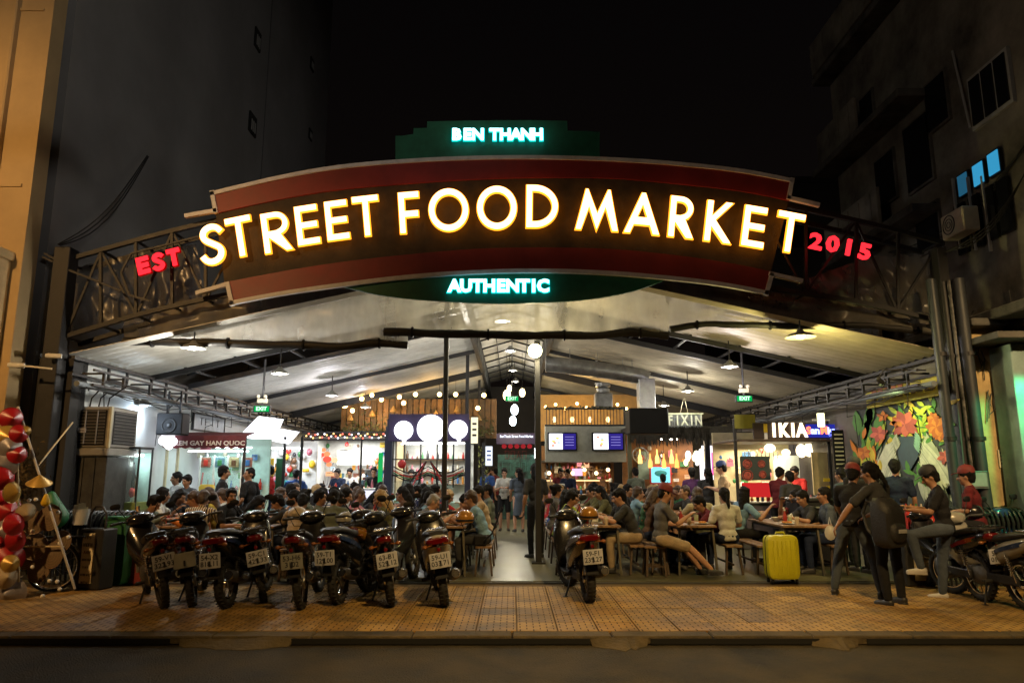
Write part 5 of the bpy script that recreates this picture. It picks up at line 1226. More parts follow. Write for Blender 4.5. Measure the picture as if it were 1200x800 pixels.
# D: three glowing discs bar
def stall_D():
    Y = 18.7; p0, p1 = V(452, 600, Y), V(550, 600, Y); w = p1.x-p0.x; xm = (p0.x+p1.x)/2
    t = thing('juice_bar', 'drinks stall under a navy fascia carrying three round glowing white discs', 'stall', (xm, Y, .02))
    for x in (-w/2+.05, w/2-.05): part(t, 'post', mat('navy_panel', (.015,)*3), ((x, 0, 1.45), (.14, .12, 2.9)))
    za, zb = V(500, 518, Y).z, V(500, 486, Y).z
    part(t, 'fascia', mat('purple_navy', (.03, .018, .07), .5), ((0, -.02, (za+zb)/2), (w-.05, .10, zb-za)))
    for px, py, r_ in ((473, 504, 10.8), (505, 502, 16), (537, 503, 10.8)):
        q = rel(t, V(px, py, Y-.12)); rr = r_/F*Y; b = MB(); b.lathe([(rr*.96, -.05), (rr, -.03), (rr, .03), (rr*.96, .05)], q, 32, Matrix.Rotation(pi/2, 3, 'X')); b.lathe([(rr*.16, 0), (rr*.22, .02), (rr*.1, .04)], q+Vector((rr*.1, 0, -rr*1.08)), 10, Matrix.Rotation(pi/2, 3, 'X'))
        b.build('glowing_disc', emit('disc_glow', (.95, .97, 1), 2.6), t)
    zc = V(500, 580, Y).z
    part(t, 'counter', mat('pale_green_front', (.30, .42, .34), .5), ((0, .3, zc/2-.1), (w-.1, .6, zc-.2)))
    part(t, 'display_case', GLASS, ((-.15, .25, zc+.12), (w*.72, .5, .42))); part(t, 'case_base', emit('case_glow', (.6, 1, .9), .5), ((-.15, .25, zc-.12), (w*.72, .45, .04)))
    for i in range(7): b = MB(); b.sphere((-w*.45+i*.2, .25, zc-.02), .08, 8, (1, .8, .6)); b.build('tray_food', JC[(i*3) % 8], t)
    part(t, 'back_wall', PANEL_W, ((0, 1.8, 1.3), (w, .05, 2.6)))
    part(t, 'side_wall', mat('tan_panel', (.35, .28, .15), .6), ((-w/2+.2, .9, 1.3), (.04, 1.6, 2.4)))
    for k in range(3):
        part(t, 'shelf', WOOD, ((0, 1.65, 1.25+.33*k), (w*.85, .22, .025))); shelf_items(t, -w*.4, w*.4, 1.62, 1.265+.33*k, 12, JC, ('bottle', 'jar'))
    for k in range(4): part(t, 'grille_bar', STEEL_D, ((-w*.3+k*w*.2, .05, 1.75), (.035, .035, 1.1)))
    part(t, 'grille_rail', STEEL_D, ((0, .05, 1.5), (w*.9, .035, .04)), ((0, .05, 1.9), (w*.9, .03, .03)))
    for k in range(5):   # striped bunting sagging across
        pts = [(-w*.42+w*.84*i/14, -.02, 1.72-.05*k-.16*sin(pi*(i/14*2 % 1))) for i in range(15)]
        b = MB(); b.tube(pts, .016, 6); b.build('garland', (BLACK, WHITE, RED, GREEN_P, BLACK)[k], t)
    for s in (-1, 1):
        for k in range(3): b = MB(); b.tube([(.05*s, -.04, 1.85), (.16*s+.05*k*s, -.04, 1.6), (.25*s+.13*k*s, -.04, 1.25)], .018, 6); b.build('ribbon', (BLACK, RED, BLACK)[k], t)
    b = MB(); b.sphere((-w*.32, -.03, 1.78), .11, 10, (1, .4, 1)); b.build('red_flower', RED, t)
    part(t, 'tube_light', E_WHITE, ((0, 1.2, 2.35), (w*.8, .05, .03)), ((0, .2, 2.3), (w*.7, .04, .03)))
    lamp('stall_light', 'AREA', (xm, Y+.8, 2.45), (1, .98, .9), 55, 1.0)
stall_D()
# corridor: sign, graffiti wall, banners
def corridor():
    Y = 25.5; t = thing('corridor_screen', 'teal painted screen at the aisle end under a dark sign with small white lettering', 'sign', (V(606, 540, Y).x, Y, 0))
    q = rel(t, V(606, 540, Y)); part(t, 'panel', mat('teal_mural_wall', (.03, .10, .09), .6, var=.8, scale=3), ((0, 0, 1.1), (1.35, .06, 2.2)))
    z = V(606, 514, Y).z; part(t, 'header', mat('purple_navy', (.03,)*3), ((0, -.05, z), (1.45, .08, .38)))
    text('BenThanh Street Food Market', .125, emit('small_sign_light', (.8, .85, 1), 1.6), t, (-.02, -.1, z+.08), ext=.002, off=.002, sx=.75)
    for i in range(5): b = MB(); b.sphere((-.45+i*.22, -.12, z-.26), .1, 10, (.9, .6, .8)); b.build('red_lantern', emit('lantern_red', (.7, .04, .05), .35), t)
    scrawl(t, (-.05, -.035, z-.55), .8, .26, mat('red_paint_writing', (.4, .03, .03), .6), n=4)
    scrawl(t, (0, -.035, z-.95), 1.1, .3, mat('teal_writing', (.12, .40, .36), .6), n=5)
    part(t, 'tube_light', E_WHITE, ((.62, -.1, z-.5), (.03, .03, .35)))
    for px, py, w, h, m, lb in ((556, 504, 8, 30, emit('cream_banner_glow', (1, .9, .6), 1.0), 'glowing cream hanging banner between the discs and the aisle'), (573, 534, 8, 22, emit('white_banner_glow', (.8, .88, 1), 1.0), 'white and blue glowing banner hanging beside the aisle')):
        p = V(px, py, 19.9); bn = thing('hanging_banner', lb, 'banner', p); W_, H_ = w/F*19.9, h/F*19.9
        part(bn, 'panel', m, ((0, 0, 0), (W_, .05, H_))); part(bn, 'frame', STEEL_D, ((0, 0, H_/2+.02), (W_+.03, .06, .03)), ((0, 0, -H_/2-.02), (W_+.03, .06, .03)))
        b = MB()
        for i in range(3): b.box((0, -.03, H_*.25-i*H_*.22), (W_*.6, .006, H_*.08))
        b.build('print', INK if px < 560 else mat('blue_print', (.03, .08, .4), .6), bn, 0)
    # climbing tinsel column
    tc_ = thing('leafy_column', 'narrow column wrapped in yellow green leaves left of the aisle', 'decoration', (V(566, 560, 20).x, 20.2, 0))
    part(tc_, 'pole', STEEL_D, ((0, 0, 1.2), (.08, .08, 2.4)))
    b = MB(); rnd = random.Random(5)
    for i in range(260):
        a = rnd.uniform(0, 2*pi); z = rnd.uniform(.2, 2.3); c = Vector((.13*cos(a), .13*sin(a), z)); u = Vector((rnd.uniform(-1, 1), rnd.uniform(-1, 1), rnd.uniform(-1, 1))).normalized()*.05; v = u.cross(Vector((0, 0, 1))).normalized()*.025
        b.add([c-u, c+v, c+u, c-v], [(0, 1, 2, 3)])
    tag(b.build('foliage', mat('tinsel_leaf', (.16, .18, .04), .5), tc_, 0), kind='stuff')
corridor()
# R1: balcony block with screens, bar below
def bar_block():
    Y = 20.6; t = thing('bar_balcony', 'pale balcony wall with two screens above a warm lit bar counter', 'bar', (V(686, 550, Y).x, Y, .02))
    x0, x1 = rel(t, V(639, 540, Y)).x, rel(t, V(734, 540, Y)).x; z0, z1 = V(686, 542, Y).z, V(686, 500, Y).z; w = x1-x0; xm = (x0+x1)/2
    part(t, 'balcony_wall', mat('pale_grey_green_wall', (.34, .35, .31), .6), ((xm, .1, (z0+z1)/2), (w, .2, z1-z0)))
    part(t, 'soffit', WOOD_D, ((xm, 1.4, z0+.04), (w, 2.5, .06)))
    zc = V(686, 582, Y).z; part(t, 'counter', mat('dull_green_panel', (.22, .25, .18), .6), ((xm, .2, zc/2), (w, .4, zc))); part(t, 'counter_top', WOOD, ((xm, .18, zc+.025), (w+.04, .55, .05)))
    part(t, 'back_bar', mat('amber_wood', (.30, .15, .05), .5), ((xm, 2.6, 1.2), (w, .06, 2.4)))
    for k in range(3):
        part(t, 'bottle_shelf', WOOD, ((xm, 2.4, 1.05+.3*k), (w*.95, .25, .025))); shelf_items(t, x0+.1, x1-.1, 2.38, 1.07+.3*k, 16, JC, ('bottle',), .04)
    part(t, 'shelf_light', E_WARM_LO, ((xm, 2.2, 1.92), (w*.9, .03, .03)), ((xm, 2.5, 1.32), (w*.9, .02, .02)))
    part(t, 'menu_sign', emit('pink_menu_light', (1, .6, .9), .9), ((xm-.05, 2.2, 1.58), (.32, .03, .22)))
    clutter(t, x0+.1, x1-.1, 2.3, 1.2, 1.9, 20, 19, .5)
    part(t, 'white_box', PANEL_W, ((x0+.28, .0, zc+.2), (.5, .3, .28)))
    shelf_items(t, xm-.2, x1-.1, .1, zc+.05, 9, JC); 
    for i in range(6): b = MB(); b.sphere((x0+.2+i*.36, 1.9, 1.55+.1*(i % 2)), .06, 8); b.build('pendant_bulb', emit('bar_bulb', (1, .7, .35), 4), t)
    # balcony rail with lattice and lights
    zr = V(686, 479, Y).z; part(t, 'balcony_rail', STEEL_D, ((xm, .1, zr), (w, .05, .05)), ((xm, .1, z1+.03), (w, .05, .05)), ((x1, .1, (zr+z1)/2), (.07, .07, zr-z1+.1)))
    for i in range(24): part(t, 'baluster', STEEL_D, ((x0+.05+w*.96*i/24, .1, (zr+z1)/2), (.02, .02, zr-z1)))
    part(t, 'balcony_backdrop', mat('amber_wall', (.42, .25, .08), .7), ((xm+.5, 3.0, (zr+z1)/2+.2), (w+1.2, .05, 1.5)))
    for i in range(4): b = MB(); b.lathe([(.03, 0), (.06, .08), (.03, .16)], (x0+.3+i*.52, .6, z1+.15), 10); b.build('table_lamp', E_WARM_LO, t)
    for i in range(9): b = MB(); b.sphere((x0+.1+i*.32, 1.6+.3*(i % 3), zr+.18+.1*(i % 2)), .045, 8); b.build('festoon_bulb', E_WARM, t)
    b = MB()
    for i in range(40): b.box((random.uniform(x0, x1), .1+random.uniform(-.05, .05), zr+random.uniform(-.03, .06)), (.06, .04, .04), rz=random.uniform(0, 3))
    tag(b.build('rail_garland', mat('dark_leaf', (.05, .06, .03), .6), t, 0), kind='stuff')
    lamp('balcony_glow', 'POINT', (t.location.x+xm, Y+1.7, z1+.5), (1, .62, .2), 35, .15); lamp('bar_glow', 'AREA', (t.location.x+xm, Y+1.5, z0-.05), (1, .8, .5), 30, 1.2)
    for k, (a, b2) in enumerate(((642, 676), (694, 731))):
        c = V((a+b2)/2, 517, Y-.12); s = thing('television', ['wall mounted screen nearest the thick post, showing a white and blue picture', 'wall mounted screen at the right of the pale balcony wall'][k], 'television', c, 0, 'screens on the balcony wall'); W_ = (b2-a)/F*Y; H_ = 21/F*Y
        part(s, 'casing', BLACK, ((0, .03, 0), (W_, .06, H_))); part(s, 'screen', emit('screen_navy', (.03, .02, .22), .8), ((W_*.24, -.005, 0), (W_*.44, .012, H_*.86)))
        sc_ = part(s, 'screen', emit('screen_white', (.95, .95, 1), 1.6), ((-W_*.22, -.005, 0), (W_*.46, .012, H_*.86)))
        for i in range(5): b = MB(); b.sphere((-W_*.22+random.uniform(-.12, .12), -.016, random.uniform(-.12, .12)), .035, 8, (1.4, .12, 1)); b.build('picture_blot', emit('screen_blot_%d' % (i % 3), ((.8, .4, .3), (.9, .75, .2), (.6, .7, .9))[i % 3], .9), sc_)
        for i in range(4): part(sc_, 'picture_line', emit('screen_text', (.4, .35, .9), .8), ((W_*.24, -.014, H_*.25-i*H_*.15), (W_*.3, .004, .012)), ch=0)
bar_block()
# R2: dark canopy bar with hanging letters
def canopy_bar():
    Y = 19.2; t = thing('canopy_bar', 'dark canopied bar with bottle lamps and a blue picture right of the screens', 'bar', (V(795, 550, Y).x, Y, .02))
    L = lambda px, py, y=Y: rel(t, V(px, py, y))
    x0, x1 = L(738, 540).x, L(862, 540).x; w = x1-x0; xm = (x0+x1)/2; z0, z1 = L(800, 530).z, L(800, 502).z
    part(t, 'canopy', mat('dark_thatch', (.03, .026, .018), .85, var=.4, scale=5, bump=.6), ((xm, 1.0, z1), (w, 2.2, .12)))
    b = MB()
    for i in range(90): x = x0+w*i/89; h = random.uniform(.28, .5); b.add([(x, -.12, z1), (x+.04, -.13, z1), (x+.03, -.14+random.uniform(-.03, .03), z1-h), (x, -.14, z1-h+.05)], [(0, 1, 2, 3)])
    tag(b.build('canopy_fringe', mat('dark_thatch', (.03,)*3), t, 0), kind='stuff')
    for x in (x0, x1-.25): part(t, 'post', mat('olive_post', (.10, .09, .04), .6), ((x, 0, 1.4), (.1, .1, 2.8)))
    part(t, 'back_wall', mat('orange_brown_wall', (.30, .13, .035), .6, var=.4, scale=2), ((xm-.2, 2.3, 1.4), (w*.75, .06, 2.8)))
    zc = L(800, 578).z; part(t, 'counter', WOOD_D, ((xm-.2, .3, zc/2), (w*.8, .5, zc))); part(t, 'counter_light', emit('counter_yellow', (1, .9, .3), 1.0), ((xm-.3, .02, zc+.02), (w*.6, .03, .03)))
    clutter(t, x0+.2, x1-.6, 2.2, 1.1, 2.2, 22, 17, .3)
    q = L(774, 556, Y+1.9); fo = part(t, 'picture_frame', RED, ((q.x, q.y, q.z), (.62, .05, .52))); part(fo, 'picture', emit('picture_cyan', (.25, .75, .85), 1.0), ((q.x, q.y-.03, q.z), (.54, .02, .44)))
    b = MB(); b.sphere((q.x, q.y-.045, q.z+.04), .15, 10, (1.2, .05, .6)); b.box((q.x, q.y-.045, q.z-.1), (.05, .01, .2)); b.build('picture_tree', mat('picture_teal', (.01, .2, .25), .5), fo)
    for i, px in enumerate((750, 762, 770, 778, 787, 793)):
        q = L(px, 535+(i % 2)*5, Y+.6); b = MB(); b.lathe([(.055, -.18), (.06, -.16), (.055, -.02), (.02, .08), (.016, .2)], q, 10); b.build('bottle_lamp', emit('bottle_lamp_%d' % (i % 2), ((1, .6, .15), (1, .35, .08))[i % 2], 2.0), t); b = MB(); b.tube([q+Vector((0, 0, .2)), Vector((q.x, q.y, z1))], .006, 5); b.build('lamp_cord', BLACK, t)
    for i in range(8): q = L(740+i*8, 509+(i % 3)*1.2, Y+.3); part(t, 'strip_light', emit('yellow_strip', (1, .85, .15), 1.8), ((q.x, q.y, q.z), (.16, .02, .02)))
    for i, px in enumerate((760, 766, 774, 786, 792)): q = L(px, 514.5, Y+.4); b = MB(); b.sphere(q, .04, 8, (1.3, 1, .6)); b.build('spot_bulb', E_LAMP, t)
    for i in range(14): q = L(802+random.uniform(0, 26), 528+random.uniform(0, 14), Y+1.2); b = MB(); b.sphere(q, random.uniform(.05, .10), 8, (1, 1, 1.5)); b.build('glowing_lampshade', emit('shade_%d' % (i % 2), ((1, .85, .5), (1, .95, .85))[i % 2], 2.4), t)
    q = L(835, 535, Y+1.6); part(t, 'lit_panel', emit('lilac_panel', (.9, .85, 1), 2.0), ((q.x, q.y, q.z), (.6, .04, .62)))
    q = L(758, 545, Y+2.1); part(t, 'menu_board', mat('grey_green_board', (.2, .3, .26), .5), ((q.x-.1, q.y, q.z), (.32, .03, .8)))
    q = L(750, 533, Y+.7); b = MB(); b.torus(q, .2, .02, 'Y'); b.torus(q, .1, .012, 'Y')
    for i in range(4): a = i*pi/4; b.bar(q+Vector((.2*cos(a), 0, .2*sin(a))), q-Vector((.2*cos(a), 0, .2*sin(a))), .015)
    b.build('wheel_ornament', STEEL, t)
    shelf_items(t, x0+.2, x1-.5, .25, zc, 10, JC)
    lamp('stall_light', 'AREA', (t.location.x+xm+.3, Y+1.2, z1-.25), (1, .75, .45), 45, 1.0)
    # second glowing stall just right of it
    Y2 = 19.8; s = thing('pink_lit_stall', 'stall glowing white and pink behind the man in beige on the right', 'stall', (V(848, 550, Y2).x, Y2, .02))
    part(s, 'lit_wall', emit('pinkish_white', (1, .9, .97), 1.9), ((.15, 1.2, 1.75), (.95, .05, .95))); part(s, 'counter', PANEL_W, ((.1, .3, .5), (1.0, .5, 1.0)))
    part(s, 'side_post', mat('navy_panel', (.01,)*3), ((-.42, 0, 1.3), (.14, .14, 2.6)), ((.62, 0, 1.3), (.06, .1, 2.6))); part(s, 'pink_edge', emit('pink_edge_light', (1, .12, .4), 1.6), ((-.3, -.02, 1.8), (.04, .04, .6)), ((.5, .9, 2.1), (.2, .04, .12)))
    clutter(s, -.3, .6, 1.1, 1.2, 2.3, 12, 15, .4)
    part(s, 'roof', STEEL_D, ((.1, .6, 2.62), (1.3, 1.6, .05)))
    lamp('stall_light', 'AREA', (s.location.x+.1, Y2+.6, 2.5), (1, .88, .95), 30, .8)
    # hanging letters
    h = thing('hanging_sign', 'ragged pale sign with hanging letters FIXIN suspended above the canopy bar', 'sign', V(802, 492, 18.6))
    part(h, 'top_bar', mat('pale_bar', (.5, .55, .35), .5), ((0, 0, .16), (.98, .04, .04)))
    b = MB()
    for i in range(46): x = -.46+.02*i+random.uniform(-.008, .008); b.add([(x, .02, .15), (x+.014, .02, .15), (x+.012, .025, -.18+random.uniform(-.03, .06)), (x+.002, .025, -.18)], [(0, 1, 2, 3)])
    tag(b.build('fringe', mat('grey_fringe', (.16, .18, .18), .6), h, 0), kind='stuff')
    for i, c_ in enumerate('FIXIN'): text(c_, .36, mat('pale_letter', (.55, .58, .42), .5), h, (-.36+i*.18, -.02, -.02), name='letter', off=.006, sx=.7)
    b = MB(); b.tube([(-.1, 0, .17), (0, 0, .55)], .008, 5); b.tube([(.1, 0, .17), (.03, 0, .55)], .008, 5); b.build('hanging_cord', PAPER, h)
canopy_bar()
# E: right hand grill stall
def stall_E():
    Y = 15.6; p0, p1 = V(866, 600, Y), V(978, 600, Y); w = p1.x-p0.x; xm = (p0.x+p1.x)/2
    t = thing('grill_stall', 'warmly lit grill stall with bulb letter sign and blue neon on the right', 'stall', (xm, Y, .02))
    L = lambda px, py, y=Y: rel(t, V(px, py, y))
    part(t, 'back_wall', mat('warm_cream_wall', (.55, .48, .30), .6), ((-.1, 1.8, 1.25), (w-.2, .05, 2.5)))
    q = L(973, 545); part(t, 'side_panel', mat('tan_panel', (.35,)*3), ((q.x-.1, .2, 1.55), (.42, .05, .9)))
    zc = L(900, 590).z; part(t, 'counter', mat('dark_counter_front', (.04, .045, .05), .5), ((-.05, .3, zc/2), (w-.1, .55, zc))); part(t, 'counter_top', STEEL, ((-.05, .28, zc+.02), (w-.05, .62, .04)))
    q = L(886, 550); part(t, 'poster_panel', mat('dark_poster', (.03, .05, .05), .5), ((q.x, .05, q.z+.03), (.62, .04, .5)))
    for dx, dz, r_ in ((-.17, .12, .09), (.13, .12, .07), (-.18, -.12, .11), (.14, -.1, .07)): b = MB(); b.torus((q.x+dx, .02, q.z+dz), r_, .012, 'Y', 20, 6); b.lathe([(r_*.7, -.004), (r_*.75, 0), (r_*.7, .004)], (q.x+dx, .02, q.z+dz), 14, Matrix.Rotation(pi/2, 3, 'X')); b.build('plate_picture', mat('meat_red', (.38, .07, .05), .5, var=.5, scale=20), t)
    part(t, 'red_front', emit('lit_red', (.8, .03, .03), .55), ((q.x, .02, q.z-.42), (.62, .05, .3)))
    part(t, 'chalk_board', mat('purple_grey_board', (.06, .05, .065), .7), ((q.x+.05, -.06, zc-.35), (.66, .04, .6))); scrawl(t, (q.x-.02, -.082, zc-.18), .2, .08, WHITE); scrawl(t, (q.x+.04, -.082, zc-.32), .4, .035, WHITE)
    for x in (-w/2, w/2-.02): part(t, 'post', STEEL_D, ((x, 0, 1.35), (.06, .06, 2.7)))
    zs = L(910, 505).z; part(t, 'sign_backing', mat('dark_brown_sign', (.03, .015, .01), .6), ((L(925, 505).x, -.1, zs), (L(975, 505).x-L(892, 505).x+.1, .06, .34))); part(t, 'roof', WOOD_D, ((0, .8, zs-.2), (w, 1.9, .05)))
    for px, c_ in ((904, 'I'), (915, 'K'), (926, 'I'), (936, 'A')):
        qq = L(px, 505); text(c_, .40, emit('bulb_letter', (1, .78, .5), 3.2), t, (qq.x, -.16, zs), ext=.012, name='letter', off=.014, sx=.8)
    for px, c_, m in ((946, 'S', 'r'), (951, 'a', 'b'), (956, 'n', 'b'), (964, 'M', 'r'), (969, 'i', 'b'), (972, 'g', 'b'), (977, 'u', 'b'), (982, 'e', 'b'), (986, 'l', 'b')):
        qq = L(px-2, 507); text(c_, .21, emit('neon_blue', (.25, .3, 1), 3.0) if m == 'b' else emit('neon_red', (1, .12, .05), 3.0), t, (qq.x, -.17, zs), ext=.008, name='letter', off=.008)
    part(t, 'blue_neon_box', emit('neon_box', (.03, .04, .5), .5), ((L(965, 506).x, -.12, zs), (.85, .04, .28)))
    qq = L(895, 508); part(t, 'leaf_flag', YELLOW, ((qq.x, -.12, zs+.05), (.08, .03, .2))); part(t, 'leaf_flag', WHITE, ((qq.x, -.12, zs-.1), (.07, .03, .16)))
    for px, py, s_ in ((902, 525, .13), (921, 530, .10), (939, 528, .12), (948, 527, .12)): b = MB(); b.sphere(L(px, py, Y+1.2), s_, 12, (1, 1, 1.3 if px > 930 else .8)); b.build('glowing_lampshade', emit('warm_shade_glow', (1, .82, .5), 2.6), t)
    clutter(t, -w/2+.1, w/2-.4, 1.7, 1.1, 2.1, 36, 12, .3)
    for i in range(9): part(t, 'hanging_ladle', STEEL, ((-w/2+.35+i*.09, .5, 1.95), (.02, .02, .16+.05*(i % 2))))
    for i in range(3): part(t, 'yellow_label', YELLOW, ((L(968, 562+i*9).x, -.03, L(968, 562+i*9).z), (.14, .02, .07)))
    part(t, 'fridge', mat('fridge_glass', (.5, .6, .62), .2), ((L(948, 545).x, 1.3, 1.3), (.42, .5, 1.3))); shelf_items(t, -w/2+.2, w/2-.2, .25, zc+.04, 14, JC)
    qq = L(983, 528, Y-.6); part(t, 'menu_board', BLACK, ((qq.x, -.6, qq.z), (.24, .04, .85)));
    for i in range(9): part(t, 'menu_line', PAPER, ((qq.x, -.63, qq.z+.33-i*.085), (.17, .008, .03)), ch=0)
    for px in (866, 878): qq = L(px, 494); part(t, 'yellow_cloth', mat('olive_yellow_tarp', (.22, .2, .02), .7), ((qq.x, -.05, qq.z), (.22, .04, .3)))
    q = L(962, 492, Y-.4); b = MB(); b.lathe([(.07, -.14), (.075, .14)], q, 12); b.build('lantern_lamp', emit('lantern_cream', (1, .9, .5), 2.2), t); b = MB(); b.bar(q+Vector((-.18, 0, 0)), q+Vector((.18, 0, 0)), .03); b.build('lantern_arm', WHITE, t)
    lamp('stall_light', 'AREA', (xm-.1, Y+1.0, zs-.3), (1, .8, .5), 70, 1.2)
stall_E()
p = V(990, 512, 16.2); sp = thing('loudspeaker', 'tall black loudspeaker hanging beside the mural under the right truss', 'loudspeaker', p)
part(sp, 'cabinet', BLACK, ((0, 0, 0), (.42, .4, 1.1)), ch=.02); b = MB(); b.torus((0, -.2, -.15), .15, .015, 'Y'); b.torus((0, -.2, .2), .1, .012, 'Y'); b.tube([(0, 0, .4), (.05, 0, .6), (0, 0, .75)], .03); b.build('speaker_cone', STEEL_D, sp)

# ================================================================ MURAL on the right wall
def mural():
    X = HR-.02; t = thing('mural', 'wall painting of white feathered wings and bright tropical flowers on dark slate', 'mural', (X, 12.5, 1.5))
    def M_(px, py, dx=0): 
        q = WX(px, py, X)-Vector((X, 12.5, 1.5)); q.x = -dx; return q
    a, b_ = M_(1003, 480), M_(1122, 480)
    part(t, 'background', mat('slate_mural_ground', (.05, .06, .065), .7), ((.01, (a.y+b_.y)/2, 0), (.02, abs(a.y-b_.y), 2.6)), ch=0)
    def shape(pts, name, m, d): b = MB(); b.prism([M_(*q, d) for q in pts], (-.006, 0, 0)); b.build(name, m, t, 0)
    def leaf(px, py, ang, L, W_, m, d, name='leaf'):
        pts = []
        for s in (1, -1):
            for i in range(5): u = (i if s > 0 else 4-i)/4; pts.append((px+cos(ang)*L*u-sin(ang)*W_*s*sin(pi*u)*.5, py-(sin(ang)*L*u+cos(ang)*W_*s*sin(pi*u)*.5)))
        pts = [p for i, p in enumerate(pts) if i not in (5, 9)]; shape(pts, name, m, d)
    c = lambda n, v: mat('mural_'+n, v, .7, var=.15, bump=0)
    Wh, Gn, Gy, Co, Or, Bl, Yl = c('white', (.62, .62, .52)), c('green', (.08, .24, .05)), c('lime', (.42, .50, .05)), c('coral', (.62, .14, .10)), c('orange', (.62, .20, .03)), c('slate_blue', (.05, .08, .12)), c('yellow', (.6, .45, .05))
    rnd = random.Random(11); k = 0
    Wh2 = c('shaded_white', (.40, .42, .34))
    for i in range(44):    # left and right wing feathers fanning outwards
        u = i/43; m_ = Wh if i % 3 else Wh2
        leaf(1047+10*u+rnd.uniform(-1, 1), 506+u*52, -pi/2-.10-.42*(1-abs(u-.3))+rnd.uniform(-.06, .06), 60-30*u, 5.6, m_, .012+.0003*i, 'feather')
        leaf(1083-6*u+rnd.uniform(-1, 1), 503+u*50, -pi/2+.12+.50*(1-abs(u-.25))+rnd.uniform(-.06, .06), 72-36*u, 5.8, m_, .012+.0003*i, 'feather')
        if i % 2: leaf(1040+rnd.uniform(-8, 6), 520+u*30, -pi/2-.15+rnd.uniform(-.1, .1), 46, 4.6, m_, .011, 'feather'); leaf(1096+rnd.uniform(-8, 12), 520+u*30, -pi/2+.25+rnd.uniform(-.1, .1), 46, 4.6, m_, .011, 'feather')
    shape([(1053, 512), (1080, 510), (1078, 535), (1068, 552), (1062, 552), (1055, 535)], 'painted_torso', Bl, .026)
    for px, py in ((1008, 496), (1016, 490), (1021, 484), (1012, 506), (1026, 496), (1018, 508)): leaf(px, py+14, pi/2+rnd.uniform(-.35, .35), 30, 11, Gn, .022)
    for i in range(64): leaf(rnd.uniform(1052, 1114), rnd.uniform(470, 520), rnd.uniform(0, 6.28), rnd.uniform(10, 20), 5, rnd.choice((Gy, Gn, Gy, Yl)), .010+.0003*i)
    for i in range(34): leaf(rnd.uniform(1005, 1034), rnd.uniform(508, 570), pi/2+rnd.uniform(-.6, .6), rnd.uniform(14, 26), 5, rnd.choice((Gn, Or, Yl, Gy)), .020+.0003*i)
    for i in range(14): leaf(rnd.uniform(1062, 1090), rnd.uniform(545, 572), rnd.uniform(.2, 2.9), 16, 5, Gn, .030+.0003*i)
    for cx, cy, r_, m, n in ((1063, 497, 17, Co, 7), (1032, 508, 11, Co, 6), (1054, 494, 9, Or, 6), (1100, 500, 13, Or, 9), (1015, 530, 9, Or, 6), (1110, 535, 9, Co, 6), (1037, 488, 7, Or, 5), (1097, 490, 8, Or, 7), (1104, 510, 8, Or, 7)):
        for i in range(n): leaf(cx, cy, 2*pi*i/n+.3, r_*rnd.uniform(.85, 1.1), r_*.62, m if i % 2 else c('deep_'+m.name[6:], tuple(q*.62 for q in m.diffuse_color[:3]) if False else ((.40, .08, .07) if m is Co else (.45, .11, .02))), .034+.0004*i, 'petal')
    for i in range(6): leaf(1054+i*.8, 508+i*2, -pi/2-.5, 12, 2.5, Wh, .040); leaf(1075-i*.3, 505+i*3, -pi/2+.6, 13, 2.5, c('mint', (.25, .45, .38)), .040)
    s = thing('wall_banner', 'yellow green banner with rows of print above the flower mural', 'banner', (X, 12.5, 1.5))
    L = [WX(1013, 458, X-.08), WX(1013, 474, X-.08), WX(1106, 458, X-.08), WX(1106, 437, X-.08)]
    L = [WX(1014, 459, X-.08), WX(1016, 479, X-.08), WX(1106, 462, X-.08), WX(1104, 437, X-.08)]
    b = MB(); b.prism([q-Vector((X, 12.5, 1.5)) for q in L], (.02, 0, 0)); b.build('sheet', mat('yellow_banner', (.48, .42, .03), .6), s, 0)
    for r_ in range(3):
        for k in range(11):
            if r_ == 0 and k > 4: continue
            u0 = .08+k*.083; px = 1014+92*u0; y0 = 464+r_*4.5-u0*20; q0, q1 = WX(px, y0, X-.1), WX(px+5.5, y0-1.1, X-.1); hh = .05 if r_ else .075
            b = MB(); b.prism([q-Vector((X, 12.5, 1.5)) for q in (q0, q1, q1+Vector((0, 0, hh)), q0+Vector((0, 0, hh)))], (.004, 0, 0)); b.build('printed_word', mat('orange_print', (.35, .10, .02), .6) if r_ == 0 else mat('brown_print', (.12, .08, .01), .6), s, 0)
mural()
lamp('mural_light', 'SPOT', (6.05, 11.9, 3.0), (.85, 1, .32), 55, .05, (R(35), R(48), R(5)), 120, .7)
o_ = bpy.data.objects['mural_light']; o_.rotation_euler = (Vector((6.85, 12.6, 1.5))-Vector((6.05, 11.9, 3.0))).to_track_quat('-Z', 'Y').to_euler()
ml = thing('picture_lamp', 'small spotlight on the right truss aimed at the flower mural', 'spotlight', (6.05, 11.9, 3.06)); b = MB(); b.cone((0, 0, .05), (.08, .05, -.02), .04, .05, 8); b.tube([(0, 0, .05), (.1, 0, .2), (.9, 0, .2)], .012); b.build('housing', STEEL_D, ml)
